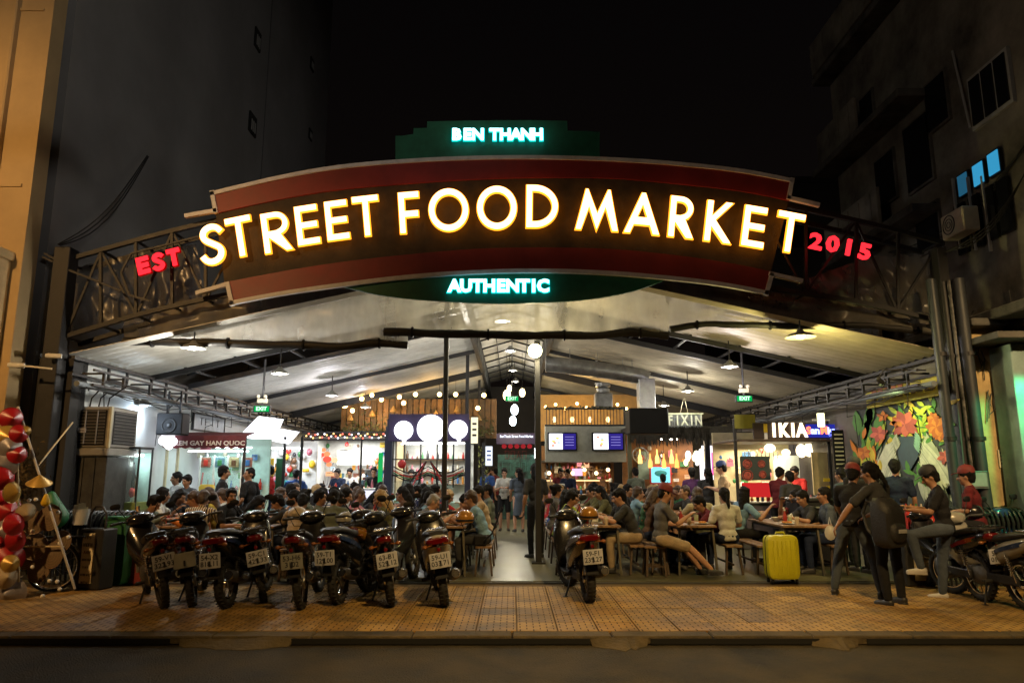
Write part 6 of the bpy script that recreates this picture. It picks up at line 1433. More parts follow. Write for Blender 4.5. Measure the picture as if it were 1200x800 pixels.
# ================================================================ LAMPS IN THE HALL
def pendant(label, px, py, drop, col, power, r=.17, rod=True, m=None, kind='pendant_lamp', pt=None, group='dish pendants under the roof'):
    p = pt or roofhit(px, py, drop); t = thing(kind, label, 'lamp', p, 0, group)
    b = MB(); b.lathe([(.035, .10), (.05, .08), (.07, .05), (r*.75, .02), (r, -.03), (r*.98, -.032), (r*.7, .01), (.05, .04)], (0, 0, 0), 18, cap=False); b.build('dish', mat('enamel_dish', (.25, .25, .23), .4, .3), t, 60)
    b = MB(); b.sphere((0, 0, -.015), .055, 10, (1.35, 1.35, .8)); b.build('bulb', m or E_LAMP, t)
    if rod: b = MB(); b.tube([(0, 0, .08), (0, 0, roofz(p.x)-p.z-.02)], .012, 6); b.build('rod', STEEL_D, t)
    lamp('lamp_light', 'POINT', (p.x, p.y, p.z-.30), col, power*1.1, .06)
    return t
NEU = (1, .93, .80)
for lb, px, py, dr, c, pw, r_ in (
  ('flat dish pendant under the left roof just behind the left curtain roll', 227, 406, .28, NEU, 55, .2),
  ('dish pendant on a rod next to the left exit sign', 328, 436, .55, (1, .96, .9), 45, .17),
  ('dish pendant in the middle of the left roof, second along', 389, 462, .5, (.95, .92, 1), 40, .17),
  ('dish pendant farthest back under the left roof near the discs', 428, 476, .45, (.95, .92, 1), 35, .17),
  ('dish pendant beside the post just under the middle curtain', 541, 393, .3, NEU, 45, .17),
  ('dish pendant seen through the middle curtain below AUTHENTIC', 589, 375, .25, NEU, 45, .17),
  ('dish pendant on a rod beside the right exit sign', 855, 428, .5, (1, .9, .95), 45, .17),
  ('wide yellow dish lamp behind the right curtain', 938, 393, .28, (1, .85, .3), 60, .24),
  ('dish pendant on a rod above the hanging FIXIN sign', 806, 457, .5, NEU, 40, .17),
  ('low dish pendant left of the hanging FIXIN sign', 778, 474, .6, NEU, 35, .17)):
    pendant(lb, px, py, dr, c, pw, r_, m=emit('yellow_lamp_bulb', (1, .85, .25), 12) if px == 938 else None)
for k, (px, py, Y) in enumerate(((598, 410, 17.5), (601, 433, 22.0), (604, 446, 26.0))):
    pendant(['first', 'second', 'third'][k]+' small lamp from the front inside the ridge lantern over the aisle', px, py, 0, NEU, 28, .15, False, pt=V(px, py, Y))
pendant('small bluish lamp under the service pipe on the left wall', 169, 472, 0, (.7, .85, 1), 18, .15, False, pt=V(169, 473, 13.6), m=emit('blue_white_bulb', (.7, .85, 1), 10))
gb_ = thing('globe_lamp', 'bright yellow glowing globe lamp fixed beside the thick post', 'lamp', V(627, 411, 13.1)); b = MB(); b.sphere((0, 0, 0), .13, 16); b.build('globe', emit('globe_glow', (1, .86, .45), 9), gb_); b = MB(); b.tube([(0, 0, .1), (.0, .14, .18), (0, .2, .0)], .014); b.build('bracket', STEEL_D, gb_)
lamp('globe_light', 'POINT', V(627, 411, 12.9), (1, .85, .5), 95, .1)
for k, (px, py, Y, s) in enumerate(((601, 493, 20.5, .07), (603, 480, 21.5, .08), (594, 463, 24, .09), (612, 460, 24, .07), (597, 455, 25, .06))):
    t = thing('hanging_bulb', ['lowest white bulb over the aisle', 'white bulb beside the far green exit sign', 'long warm bulb high over the aisle end', 'warm bulb right of the exit sign over the aisle', 'topmost warm bulb of the aisle cluster'][k], 'bulb', V(px, py, Y), 0, 'bulbs hanging over the aisle')
    b = MB(); b.sphere((0, 0, 0), s*1.4, 10, (1, 1, 1.5)); b.build('bulb', emit('cool_bulb', (.8, .95, 1), 6) if k < 2 else emit('warm_bulb2', (1, .78, .4), 6), t); b = MB(); b.tube([(0, 0, s), (0, 0, 1.4)], .008, 5); b.build('cord', BLACK, t)
lamp('aisle_light', 'POINT', (0.1, 20.5, 2.9), (1, .95, .75), 45, .1); lamp('aisle_light', 'POINT', (0, 24.5, 3.2), (1, .85, .55), 60, .1)
wb_ = [(404, 474), (424, 467), (436, 463), (447, 468), (468, 465), (473, 472), (515, 462), (534, 462), (413, 481), (487, 462), (567, 463), (560, 478)]
for k, (px, py) in enumerate(sorted(wb_)):
    Y = 22.6+random.uniform(0, .9); t = thing('festoon_bulb', 'warm festoon bulb above the stalls left of the aisle, %s from the left' % ('leftmost second third fourth fifth sixth seventh eighth ninth tenth eleventh rightmost'.split()[k]), 'bulb', V(px, py, Y), 0, 'warm bulbs above the left stalls')
    b = MB(); b.sphere((0, 0, 0), .11 if k == 0 else .07, 10); b.build('bulb', E_WARM, t); b = MB(); b.tube([(0, 0, .06), (0, 0, .45)], .006, 5); b.build('cord', BLACK, t)
am = thing('upper_screen_wall', 'amber lit timber screen wall high up behind the left stalls', 'wall', (-3.2, 24.2, 0))
for i in range(26):
    b = MB(); b.box((-2.4+i*.2, 0, 3.35), (.17, .04+.02*(i % 2), 1.3), ch=.004); b.build('plank', mat('amber_plank_%d' % (i % 3), ((.12, .065, .02), (.17, .09, .03), (.08, .05, .02))[i % 3], .6, var=.3, bump=.2), am, 0)
b = MB(); rr_ = random.Random(8)
for i in range(700): c = Vector((rr_.uniform(-2.4, 2.6), -.12+rr_.uniform(-.1, .05), 2.75+abs(rr_.gauss(0, .28)))); d = Vector((rr_.uniform(-1, 1), rr_.uniform(-1, 1), rr_.uniform(-1, .4))).normalized()*.08; e = d.cross(Vector((0, 1, 0)))*.35; b.add([c-d, c+e, c+d, c-e], [(0, 1, 2, 3)])
tag(b.build('trailing_foliage', mat('dim_foliage', (.05, .06, .02), .6), am, 0), kind='stuff')
for i in range(7): b = MB(); b.lathe([(.02, .16), (.10, .02), (.11, -.04), (.02, -.06)], (-2.1+i*.7, -.35, 3.3+.14*(i % 3)), 12); b.build('woven_shade', mat('woven_straw', (.25, .16, .06), .8), am, 40)
lamp('amber_light', 'POINT', (-4.3, 23.3, 3.3), (1, .55, .15), 45, .12); lamp('amber_light', 'POINT', (-2.4, 23.3, 3.3), (1, .55, .15), 45, .12)
for k, (px, py, Y) in enumerate(((307, 479, 14.5), (872, 467, 14.5), (600, 467, 22))):
    t = thing('exit_sign', ['green EXIT sign hanging under the left roof', 'green EXIT sign hanging under the right roof', 'small green EXIT sign over the far aisle'][k], 'exit sign', V(px, py, Y), 0, 'green exit signs'); s = 1 if k < 2 else 1.25
    part(t, 'box', STEEL_D, ((0, .02, 0), (.34*s, .07, .14*s))); part(t, 'face', emit('exit_green', (.0, .38, .08), .9), ((0, -.025, 0), (.30*s, .012, .11*s)))
    text('EXIT', .105*s, emit('exit_letter', (.5, 1, .6), 1.6), t, (0, -.04, 0), off=.003)
    b = MB(); b.tube([(0, .02, .07), (0, .02, 1.0 if k < 2 else .5)], .022, 8); b.build('rod', STEEL_D, t)
    if k < 2:
        b = MB(); b.box((0, .0, .16), (.2, .08, .09), ch=.01); b.sphere((-.07, -.05, .24), .04, 8); b.sphere((.07, -.05, .24), .04, 8); b.build('emergency_lamp', CREAM, t)
# street lamps: the orange light on the pavement comes from the sodium ones, standing behind the photographer's side of the road
def street_lamp(label, x, y, z, power, spot, tgt, col=(1, .56, .20), arm=3.6):
    t = thing('street_lamp', label, 'street lamp', (x, y, 0), 0, 'street lamps across the road')
    b = MB(); b.lathe([(.12, 0), (.10, .4), (.08, z*.6), (.06, z-.1)], (0, 0, -.09), 12); b.build('pole', STEEL, t); b = MB(); b.tube([(0, 0, z-.3), (0, .25, z+.0), (0, arm*.5, z+.22), (0, arm, z+.25)], .04); b.build('arm', STEEL, t)
    b = MB(); b.loft([(arm-.1, z+.22, .2, .1), (arm+.1, z+.22, .28, .14), (arm+.45, z+.22, .24, .1)], 12, 3); b.build('lamp_head', STEEL_D, t); b = MB(); b.box((0, arm+.15, z+.13), (.18, .35, .02)); b.build('lens', emit('sodium_lens', (1, .5, .15), 8), t)
    L = Vector((x, y+arm+.15, z+.06)); d = (Vector(tgt)-L); lamp('sodium_light', 'SPOT', L, col, power, .15, d.to_track_quat('-Z', 'Y').to_euler(), spot, .9)
street_lamp('sodium street lamp on the near side of the road at left', -8.8, -3.0, 8.0, 3200, 78, (-9.0, 11.5, 3.4))
street_lamp('sodium street lamp on the near side of the road at right', 2.2, -3.0, 8.8, 4200, 58, (1.8, 8.0, 0), (1, .64, .24))
street_lamp('sodium street lamp near the right end lighting the yellow pier', 6.6, -3.0, 7.6, 4800, 34, (7.5, 11.2, 1.9), (1, .66, .30))
street_lamp('dim street lamp at the left end of the near side', -9.8, -6.0, 9.0, 650, 50, (8.5, 13, 8), (1, .85, .65))  # lamp added only to lift the dark apartment wall
street_lamp('pale street lamp farther along the near side of the road', 7.0, -8.0, 10.0, 2300, 42, (-9.6, 17, 10.5), (1, .92, .80))  # lamp added only to bring the tower side wall out of black

# ================================================================ TABLES, BENCHES AND STOOLS
def make_table(label, x, y, L=1.7, w=.62):
    t = thing('dining_table', label, 'table', (x, y, .02), 0, 'wooden market tables')
    for i in range(4): b = MB(); b.box((-w/2+w/8+i*w/4, 0, .74), (w/4-.006, L, .035), ch=.005); b.build('tabletop_plank', WOOD, t, 0)
    b = MB(); b.box((0, 0, .70), (w-.1, L-.16, .04)); b.build('frame', STEEL_D, t, 0)
    for sx in (-1, 1):
        for sy in (-1, 1): b = MB(); b.bar((sx*(w/2-.05), sy*(L/2-.09), .70), (sx*(w/2-.01), sy*(L/2-.05), 0), .045, .03); b.build('leg', mat('olive_steel_leg', (.12, .11, .08), .5, .3), t, 0)
    return t
def make_bench(label, x, y, L=1.6):
    t = thing('bench', label, 'bench', (x, y, .02), 0, 'wooden benches at the tables')
    for i in range(2): b = MB(); b.box((-.065+i*.13, 0, .435), (.125, L, .035), ch=.005); b.build('seat_plank', WOOD, t, 0)
    for sx in (-1, 1):
        for sy in (-1, 1): b = MB(); b.bar((sx*.09, sy*(L/2-.1), .42), (sx*.13, sy*(L/2-.06), 0), .04, .03); b.build('leg', WOOD_D, t, 0)
    b = MB(); b.bar((0, -L/2+.1, .15), (0, L/2-.1, .15), .03); b.build('stretcher', WOOD_D, t, 0)
    return t
def make_stool(label, x, y):
    t = thing('stool', label, 'stool', (x, y, .02), 0, 'wooden stools at table ends')
    b = MB(); b.box((0, 0, .435), (.32, .32, .035), ch=.008); b.build('seat', WOOD, t, 0)
    for sx in (-1, 1):
        for sy in (-1, 1): b = MB(); b.bar((sx*.12, sy*.12, .42), (sx*.15, sy*.15, 0), .035); b.build('leg', WOOD_D, t, 0)
    b = MB(); b.bar((-.14, -.13, .15), (.14, -.13, .15), .025); b.bar((-.14, .13, .15), (.14, .13, .15), .025); b.build('rung', WOOD_D, t, 0)
CN = {-5.45: 'far left', -4.0: 'mid left', -2.55: 'centre left', -1.02: 'left aisle', 1.4: 'right aisle', 2.9: 'mid right', 4.55: 'far right'}
RN = ['front', 'second row', 'third row']
TAB = []
for X, rows in ((-5.45, 1), (-4.0, 3), (-2.55, 3), (-1.02, 2), (1.4, 3), (2.9, 3), (4.55, 1)):
    for r_ in range(rows):
        Y = (12.42, 14.75, 17.05)[r_] + (.0 if X < 0 else .12)
        xx = X*(1 if r_ == 0 else 1.0); TAB.append((xx, Y, RN[r_]+' '+CN[X]+' table', X, r_))
GL = film('drinks_glass', (.8, .8, .7), .35, .08)
PROPM = {'amber': mat('beer', (.45, .22, .04), .2, bump=0), 'red': mat('cola_red', (.35, .03, .02), .3, bump=0), 'green': mat('lime_drink', (.25, .4, .05), .3, bump=0), 'white': mat('porcelain', (.6, .6, .57), .3, bump=0), 'brown': mat('soy_brown', (.12, .05, .02), .4, bump=0), 'orange': mat('orange_food', (.5, .2, .04), .7, bump=.4)}
def prop(kind, colr, p, where):
    m = PROPM[colr]
    if kind == 'glass':
        t = thing('drinking_glass', '%s drink in a plastic cup on the %s' % (colr, where), 'cup', p, 0, 'drinks on the tables'); b = MB(); b.lathe([(.028, 0), (.034, .09)], (0, 0, .003), 12); b.build('drink', m, t); b = MB(); b.lathe([(.032, 0), (.041, .13)], (0, 0, 0), 12, cap=False); b.build('cup', GL, t)
    elif kind == 'bottle':
        t = thing('bottle', '%s sauce bottle standing on the %s' % (colr, where), 'bottle', p, 0, 'bottles on the tables'); b = MB(); b.lathe([(.03, 0), (.033, .01), (.033, .12), (.013, .17), (.012, .2)], (0, 0, 0), 12); b.build('body', m, t); b = MB(); b.lathe([(.015, .2), (.015, .225)], (0, 0, 0), 10); b.build('cap', WHITE, t)
    elif kind == 'plate':
        t = thing('plate', 'plate of %s food on the %s' % (colr, where), 'plate', p, 0, 'plates of food'); b = MB(); b.lathe([(.05, 0), (.07, .004), (.12, .02), (.118, .024), (.065, .01)], (0, 0, 0), 20); b.build('dish', PROPM['white'], t)
        b = MB()
        for i in range(7): b.sphere((random.uniform(-.05, .05), random.uniform(-.05, .05), .03), .025, 6, (1.2, 1, .7))
        b.build('food', m, t)
    elif kind == 'bowl':
        t = thing('bowl', '%s soup bowl on the %s' % (colr, where), 'bowl', p, 0, 'bowls on the tables'); b = MB(); b.lathe([(.035, 0), (.05, .01), (.085, .065), (.08, .067), (.045, .015)], (0, 0, 0), 18, cap=False); b.build('dish', PROPM['white'], t); b = MB(); b.lathe([(.001, .045), (.07, .045)], (0, 0, 0), 18); b.build('soup', m, t)
    elif kind == 'tissue':
        t = thing('tissue_box', 'white tissue packet with raised tissue on the %s' % where, 'tissue box', p, .4, 'tissue boxes'); b = MB(); b.box((0, 0, .035), (.2, .11, .07), ch=.006); b.build('box', WHITE, t); b = MB(); b.prism([(-.04, 0, .07), (.05, 0, .07), (.02, 0, .14), (-.01, .0, .12)], (0, .02, 0)); b.build('tissue', PROPM['white'], t)
for (x, y, nm, X, r_) in TAB:
    L = 1.5 if X == -1.02 and r_ == 0 else 1.7
    if X == -1.02 and r_ == 0: y -= .12
    make_table('wooden plank table, '+nm, x, y, L)
    make_bench('bench on the left side of the '+nm, x-.58, y, L-.1); make_bench('bench on the right side of the '+nm, x+.58, y, L-.1)
    n = 9 if r_ == 0 else (5 if r_ == 1 else 3); z = .02+.7575
    kinds = [('glass', 'amber'), ('plate', 'orange'), ('bottle', 'red'), ('glass', 'green'), ('tissue', 'white'), ('bowl', 'brown'), ('bottle', 'brown'), ('plate', 'green'), ('glass', 'red')][:n]
    for i, (k, c) in enumerate(kinds): prop(k, c, (x+random.uniform(-.2, .2), y-L/2+.15+i*(L-.3)/max(1, n-1), z), nm)
# ================================================================ SEATED DINERS
rnd = random.Random(21)
CAPR = mat('red_black_cap', (.16, .02, .02), .7); CAPB = mat('black_cap', (.015, .015, .017), .7); CAPW = mat('cream_cap', (.45, .4, .3), .7)
SEATPOSE = ['eat', 'hunch', 'drink', 'phone', 'rest', 'talk', 'look', 'eat']
RANDTOP = ['black', 'charcoal', 'navy', 'grey', 'white', 'maroon', 'olive', 'slate', 'cream', 'black', 'red', 'green', 'grey green', 'blue', 'beige', 'brown', 'pink', 'sky blue', 'black', 'teal', 'checked red', 'checked blue', 'dotted navy', 'floral pink', 'floral green', 'banded white', 'banded grey', 'checked blue', 'dotted navy']
used = set()
# hand placed diners: (X column, row, side 'L'/'R', slot 0 near..2 far) -> attributes
HP = {
 (-5.45, 0, 'L', 0): dict(pose='hunch', top='grey green', hair='short', d='man hunched over his food in a grey green t-shirt'),
 (-5.45, 0, 'L', 1): dict(pose='talk', top='white', hair='short'), (-5.45, 0, 'R', 0): dict(pose='eat', top='orange', hair='tail', hc='brown'), (-5.45, 0, 'R', 1): dict(pose='eat', top='yellow', hair='long', hc='brown'),
 (-4.0, 0, 'L', 0): dict(pose='look', top='black', hair='short'), (-4.0, 0, 'R', 0): dict(pose='hunch', top='charcoal', hair='short'), (-4.0, 0, 'R', 1): dict(pose='eat', top='beige', hair='short'),
 (-2.55, 0, 'L', 0): dict(pose='rest', top='grey green', hair='short'), (-2.55, 0, 'L', 1): dict(pose='eat', top='navy', hair='short'), (-2.55, 0, 'R', 1): dict(pose='eat', top='cream', hair='short'), (-2.55, 0, 'R', 0): dict(pose='phone', top='olive', hair='long', hc='blond'),
 (-1.02, 0, 'L', 0): dict(pose='hunch', top='grey', hair='crop', skin=0, hc='grey'), (-1.02, 0, 'L', 1): dict(pose='eat', top='sky blue', hair='short'), (-1.02, 0, 'R', 0): dict(pose='eat', top='sky blue', hair='short', hc='brown', tt='tee', d='man with brown hair in a pale blue shirt on aisle side'),
 (-1.02, 0, 'R', 1): dict(pose='hunch', top='brown', hair='short', skin=0), (-1.02, 0, 'R', 2): dict(pose='talk', top='beige', hair='bun', skin=0),
 (1.4, 0, 'L', 0): dict(pose='phone', top='black', hair='short'), (1.4, 0, 'L', 1): dict(pose='eat', top='lime', hair='short'), (1.4, 0, 'L', 2): dict(pose='talk', top='maroon', hair='long'),
 (1.4, 0, 'R', 0): dict(pose='eat', top='charcoal', hair='short', skin=0), (1.4, 0, 'R', 2): dict(pose='phone', top='black', hair='long'), (1.4, 0, 'R', 1): None,
 (2.9, 0, 'L', 0): 'skip', (2.9, 0, 'R', 0): None, (2.9, 0, 'R', 1): dict(pose='hunch', top='maroon', hair='short'), (2.9, 0, 'L', 1): dict(pose='phone', top='brown', hair='long', hc='brown'),
 (2.9, 0, 'R', 2): dict(pose='eat', top='olive', hair='short'),
 (4.55, 0, 'L', 0): None, (4.55, 0, 'R', 0): dict(pose='rest', top='slate', hair='short', tt='tee', d='man in a slate blue shirt just behind the yellow suitcase'), (4.55, 0, 'R', 1): dict(pose='eat', top='charcoal', hair='short'), (4.55, 0, 'L', 1): None,
}
GRP = 'diners seated at the market tables'
SL = ['near', 'middle', 'far']
def hdesc(h, c): return {'short': c+' hair', 'crop': 'cropped '+c+' hair', 'long': 'long '+c+' hair', 'bun': c+' hair bun', 'tail': c+' ponytail', 'bald': 'shaved head'}[h]
for (tx, ty, nm, X, r_) in TAB:
    L = 1.7
    for side in 'LR':
        for k in range(3):
            key = (X, r_, side, k); a = HP.get(key, 'rand')
            if a is None or a == 'skip': continue
            if a == 'rand':
                if rnd.random() < (.10 if r_ == 0 else .12): continue
                h = rnd.choice(['short', 'short', 'short', 'long', 'long', 'bun', 'tail', 'crop'])
                a = dict(pose=rnd.choice(SEATPOSE), top=rnd.choice(RANDTOP), hair=h, hc=rnd.choice(['black', 'black', 'black', 'black', 'brown', 'brown', 'blond']), skin=rnd.choice([0, 1, 1, 2]))
            y = ty-L/2+.32+k*.54; x = tx+(-.60 if side == 'L' else .60); rz = (-pi/2 if side == 'L' else pi/2)+rnd.uniform(-.22, .22)
            tt = a.get('tt', rnd.choice(['tee', 'tee', 'long'])); hc = a.get('hc', 'black')
            sn = 'left' if side == 'L' else 'right'
            lb = a.get('d') or 'diner in %s %s, %s' % (a['top'], 'shirt' if tt == 'long' else 'tee', hdesc(a['hair'], hc))
            lb += ', %s %s seat, %s' % (SL[k], sn, nm) if not a.get('d') else ', '+nm
            if a['top'] == 'grey' and X == -1.02: lb = 'grey cropped diner in grey tee leaning over drinks, near left seat, '+nm
            person(lb, a['pose'], (x, y+rnd.uniform(-.05, .05), .02), rz, a['top'], tt, rnd.choice(['charcoal', 'navy', 'black', 'grey', 'beige']), rnd.choice(['trousers', 'trousers', 'shorts']), a['hair'], hc, a.get('skin', 1), group=GRP, legs=(r_ < 2))
# diners on stools at the near ends, backs to the street
for X, top, hair, hc, pose, lb, dy, tt in ((-4.85, 'striped', 'short', 'brown', 'eat', 'diner in a striped shirt sitting with back to the motorbikes, brown hair', -.02, 'tee'),
        (-3.3, 'beige', 'short', 'black', 'hunch', 'diner with back to the street in a beige top behind the striped helmet', -.1, 'tee'),
        (-2.75, 'grey green', 'short', 'black', 'rest', 'broad backed diner in a grey green tee seen from behind, centre left', .0, 'tee')):
    y = 11.42+dy; make_stool('low wooden stool under the '+lb.split(' in ')[0].split(' with ')[0]+' near x '+'' if False else {-4.85: 'wooden stool under the diner in the striped shirt', -3.3: 'wooden stool under the diner in the beige top', -2.75: 'wooden stool under the broad backed grey green diner'}[X], X, y)
    person(lb, pose, (X, y+.02, .02), 0 if pose != 'rest' else .15, top, tt, 'grey', 'trousers', hair, hc, 1, group=GRP)
make_stool('wooden stool under the man in the grey tank top and cap', 2.22, 11.75)
# man with cap and outstretched legs, at the mid right table
person('man in maroon cap, grey tee and pale shorts holding a yellow drink, legs stretched out', 'stretch', (2.30, 11.62, .02), -pi/2+.12, 'grey', 'tee', 'beige', 'shorts', 'crop', 'black', 0, 1.04, GRP, SHOE, CAPR)
# person in pale green-white top seen from behind on the right bench of table mid right
person('woman in pale top with black ponytail seen from behind right of centre', 'rest', (3.48, 12.05, .02), .1, 'white', 'tee', 'navy', 'trousers', 'tail', 'black', 1, 1.0, GRP)
person('woman with long brown hair and cream top beside the pale topped woman', 'look', (3.3, 12.9, .02), .3, 'cream', 'long', 'beige', 'trousers', 'long', 'brown', 0, 1.0, GRP)
p = V(152, 590, 12.6); person('dark silhouetted diner alone at the far left near the glass cabinet', 'look', (p.x-.3, 12.3, .02), .6, 'black', 'tee', 'black', 'trousers', 'short', 'black', 1, 1, GRP)
make_stool('wooden stool under the diner alone at the far left', p.x-.3, 12.28)
# ---------------------------------------------------------------- standing people
def stand(label, px, Y, pose, rz, **k):
    x = (px-600)/F*Y*1.0; z = .02 if Y > 11.2 else 0
    zc = Y*cos(TILT)+(1.0-CH)*sin(TILT); x = (px-600)/F*zc
    return person(label, pose, (x, Y, z), rz, **k)
SG = 'people standing in the aisle and at the stalls'
stand('boy in a white top with black hair standing at the maroon awning kiosk', 206, 14.0, 'stand', 2.4, top='white', bot='navy', scale=.93, group=SG)
stand('teenager in a grey blue shirt standing beside the kiosk counter', 219, 13.9, 'phone' if False else 'hold', 2.8, top='slate', bot='navy', scale=.90, group=SG)
stand('tall man in a black tee facing right in front of the kiosk', 258, 14.1, 'stand', -1.2, top='black', bot='charcoal', skin=1, scale=1.0, group=SG)
stand('bearded looking man in black turning left before the light boxes', 292, 14.0, 'turn', 1.3, top='black', bot='black', hair='crop', scale=.98, group=SG)
stand('person in a bright red shirt under the green banner', 316, 17.0, 'hold', 2.0, top='red', bot='navy', group=SG)
stand('person in a bright blue shirt seen from behind at the snack stall', 345, 17.2, 'serve', .2, top='blue', bot='navy', scale=.97, group=SG)
stand('person in teal behind the snack stall counter', 330, 18.3, 'serve', pi, top='teal', bot='navy', scale=.97, group=SG)
stand('vendor in a navy shirt behind the white counter on its left', 397, 21.0, 'serve', pi-.3, top='navy', tt='long', bot='black', group=SG)
stand('second vendor in a dark shirt behind the white counter, right part', 437, 21.0, 'serve', pi+.2, top='black', bot='black', group=SG)
stand('cook in white between the two dark shirted vendors', 410, 21.6, 'serve', pi, top='white', bot='black', group=SG)
stand('vendor behind the glass display case under the discs', 482, 19.9, 'serve', pi, top='charcoal', bot='black', group=SG)
stand('woman in a white blouse and dark shorts walking out along the aisle', 591, 20.6, 'hold', pi, top='white', bot='black', bt='shorts', hair='tail', skin=0, group=SG)
stand('woman in a navy patterned dress seen from behind in the aisle', 608, 20.2, 'turn', .2, top='slate', bot='slate', bt='skirt', hair='long', skin=0, group=SG)
stand('person in maroon at the far left side of the aisle', 580, 23.0, 'stand', 1.0, top='maroon', bot='black', group=SG)
stand('person in blue standing far down the aisle by the banner', 571, 22.6, 'stand', -.5, top='blue', bot='navy', group=SG)
stand('woman with long dark hair in dark clothes standing in the aisle beside the thick post', 628, 14.2, 'stand', .5, top='charcoal', tt='tee', bot='black', hair='long', group=SG)
stand('bartender with black hair and red collar behind the white box', 657, 21.7, 'serve', pi, top='maroon', tt='long', bot='black', group=SG)
stand('bartender in navy behind the bar counter right of the white box', 667, 21.5, 'serve', pi-.4, top='navy', tt='long', bot='black', group=SG)
stand('person in a pale hooded top at the right end of the bar', 746, 19.0, 'hold', .2, top='grey green', tt='long', bot='charcoal', hair='short', group=SG)
stand('stocky man in a dark red shirt sitting upright before the blue picture', 778, 18.6, 'stand', .1, top='maroon', bot='black', scale=.9, group=SG)
stand('person in purple with a black cap near the bright lampshades', 812, 18.0, 'stand', -.2, top='purple', bot='black', capc=CAPB, scale=.98, group=SG)
stand('person in dark clothes at the canopy post', 830, 17.8, 'turn', -.3, top='charcoal', bot='black', hair='long', scale=.98, group=SG)
stand('tall man in a beige shirt and blue cap before the white pink glow', 850, 16.5, 'hold', 1.2, top='beige', bot='beige', capc=mat('blue_cap', (.03, .06, .2), .7), skin=0, scale=1.06, group=SG)
stand('vendor in a dark red uniform facing right at the grill stall', 912, 15.1, 'serve', -1.0, top='maroon', tt='long', bot='black', group=SG)
stand('vendor in a red and white uniform inside the grill stall', 937, 16.5, 'serve', 2.2, top='red', bot='black', group=SG)
stand('customer in grey seen from behind at the grill stall', 928, 14.3, 'stand', .2, top='charcoal', bot='black', scale=.94, group=SG)
stand('person in a steel blue shirt behind the man stepping forward', 990, 13.0, 'stand', .6, top='slate', bot='charcoal', hair='short', scale=.97, group=SG)
stand('tall person in black with a cap beside the mural', 1006, 12.3, 'stand', .4, top='black', tt='long', bot='black', capc=CAPB, scale=1.06, group=SG)
stand('woman with long black hair right of the tall capped person', 1022, 12.0, 'turn', .1, top='black', tt='long', bot='black', hair='long', scale=1.03, group=SG)
stand('man in a navy t-shirt seen from behind looking at the flower mural', 1053, 12.1, 'stand', -.6, top='navy', bot='black', scale=1.05, group=SG)
FG = 'people on the pavement at the right'
stand('man in a red cap, dark shirt and jeans stepping forward near the suitcase', 998, 9.95, 'stride', -.7, top='black', bot='slate', hair='short', capc=CAPR, group=FG)
px_, J_ = stand('person in a grey shirt carrying a big black backpack and reaching left', 1038, 9.35, 'reach', .45, top='charcoal', tt='tee', bot='black', hair='tail', scale=1.02, group=FG)
pm_, Jm = stand('man in a black cap and tee perched against the motorbike looking down', 1106, 9.70, 'perch', 1.15, top='black', bot='slate', capc=CAPB, skin=1, shoe=SHOEW, scale=1.0, group=FG)
pr_, Jr = stand('man in a red black cap and maroon tee sitting behind on the motorbike', 1145, 10.35, 'rest', .9, top='maroon', bot='black', capc=CAPR, group=FG, scale=1.0); pr_.location.z = .34
# backpack
def backpack(label, p, rz, s=1.0):
    t = thing('backpack', label, 'backpack', p, rz); t.scale = (s, s, s)
    b = MB(); b.loft([(-.15, -.05, .26, .40), (-.13, -.04, .36, .54), (0, .0, .40, .66), (.10, .01, .38, .64), (.12, .01, .30, .54)], 20, 4); b.build('bag', mat('black_nylon', (.014, .014, .016), .6, bump=.4, bscale=30), t, 50)
    b = MB(); b.loft([(-.20, -.12, .2, .14), (-.17, -.12, .27, .24), (-.11, -.11, .28, .25)], 14, 3); b.build('front_pocket', mat('black_nylon', (.014,)*3), t, 50)
    b = MB(); b.box((.02, -.207, -.10), (.15, .01, .05), ch=.004); b.build('pale_patch', mat('grey_patch', (.30, .30, .31), .6), t, 0)
    for sx in (-1, 1): b = MB(); b.tube([(sx*.1, .1, .24), (sx*.12, .2, .27), (sx*.13, .27, .12), (sx*.14, .2, -.1), (sx*.12, .1, -.2)], .022, 6); b.build('strap', mat('black_nylon', (.014,)*3), t)
    b = MB(); b.tube([(-.05, .03, .27), (-.04, .03, .33), (.04, .03, .33), (.05, .03, .27)], .012, 6); b.build('handle', BLACK, t)
c = Matrix.Rotation(.35, 3, 'Z') @ (Vector(Jm['che']) if False else J_['che']-J_['fw']*.24+J_['d']*.0)
backpack('big black backpack with a pale patch on the back of the reaching person', V(1040, 612, 9.10), .40, .92)
# shoulder bag strap and bag on pale blue shirt man
sb = thing('shoulder_bag', 'dark shoulder bag strap across the back of the pale blue shirt man', 'bag', (-.33, 11.62, .62))
b = MB(); b.tube([(.20, .1, .42), (.17, -.03, .44), (.10, -.12, .25), (.02, -.15, .05), (-.1, -.1, -.06)], .013, 6); b.build('strap', BLACK, sb); b = MB(); b.box((-.16, 0, -.06), (.2, .1, .16), ch=.02); b.build('pouch', BLACK, sb)
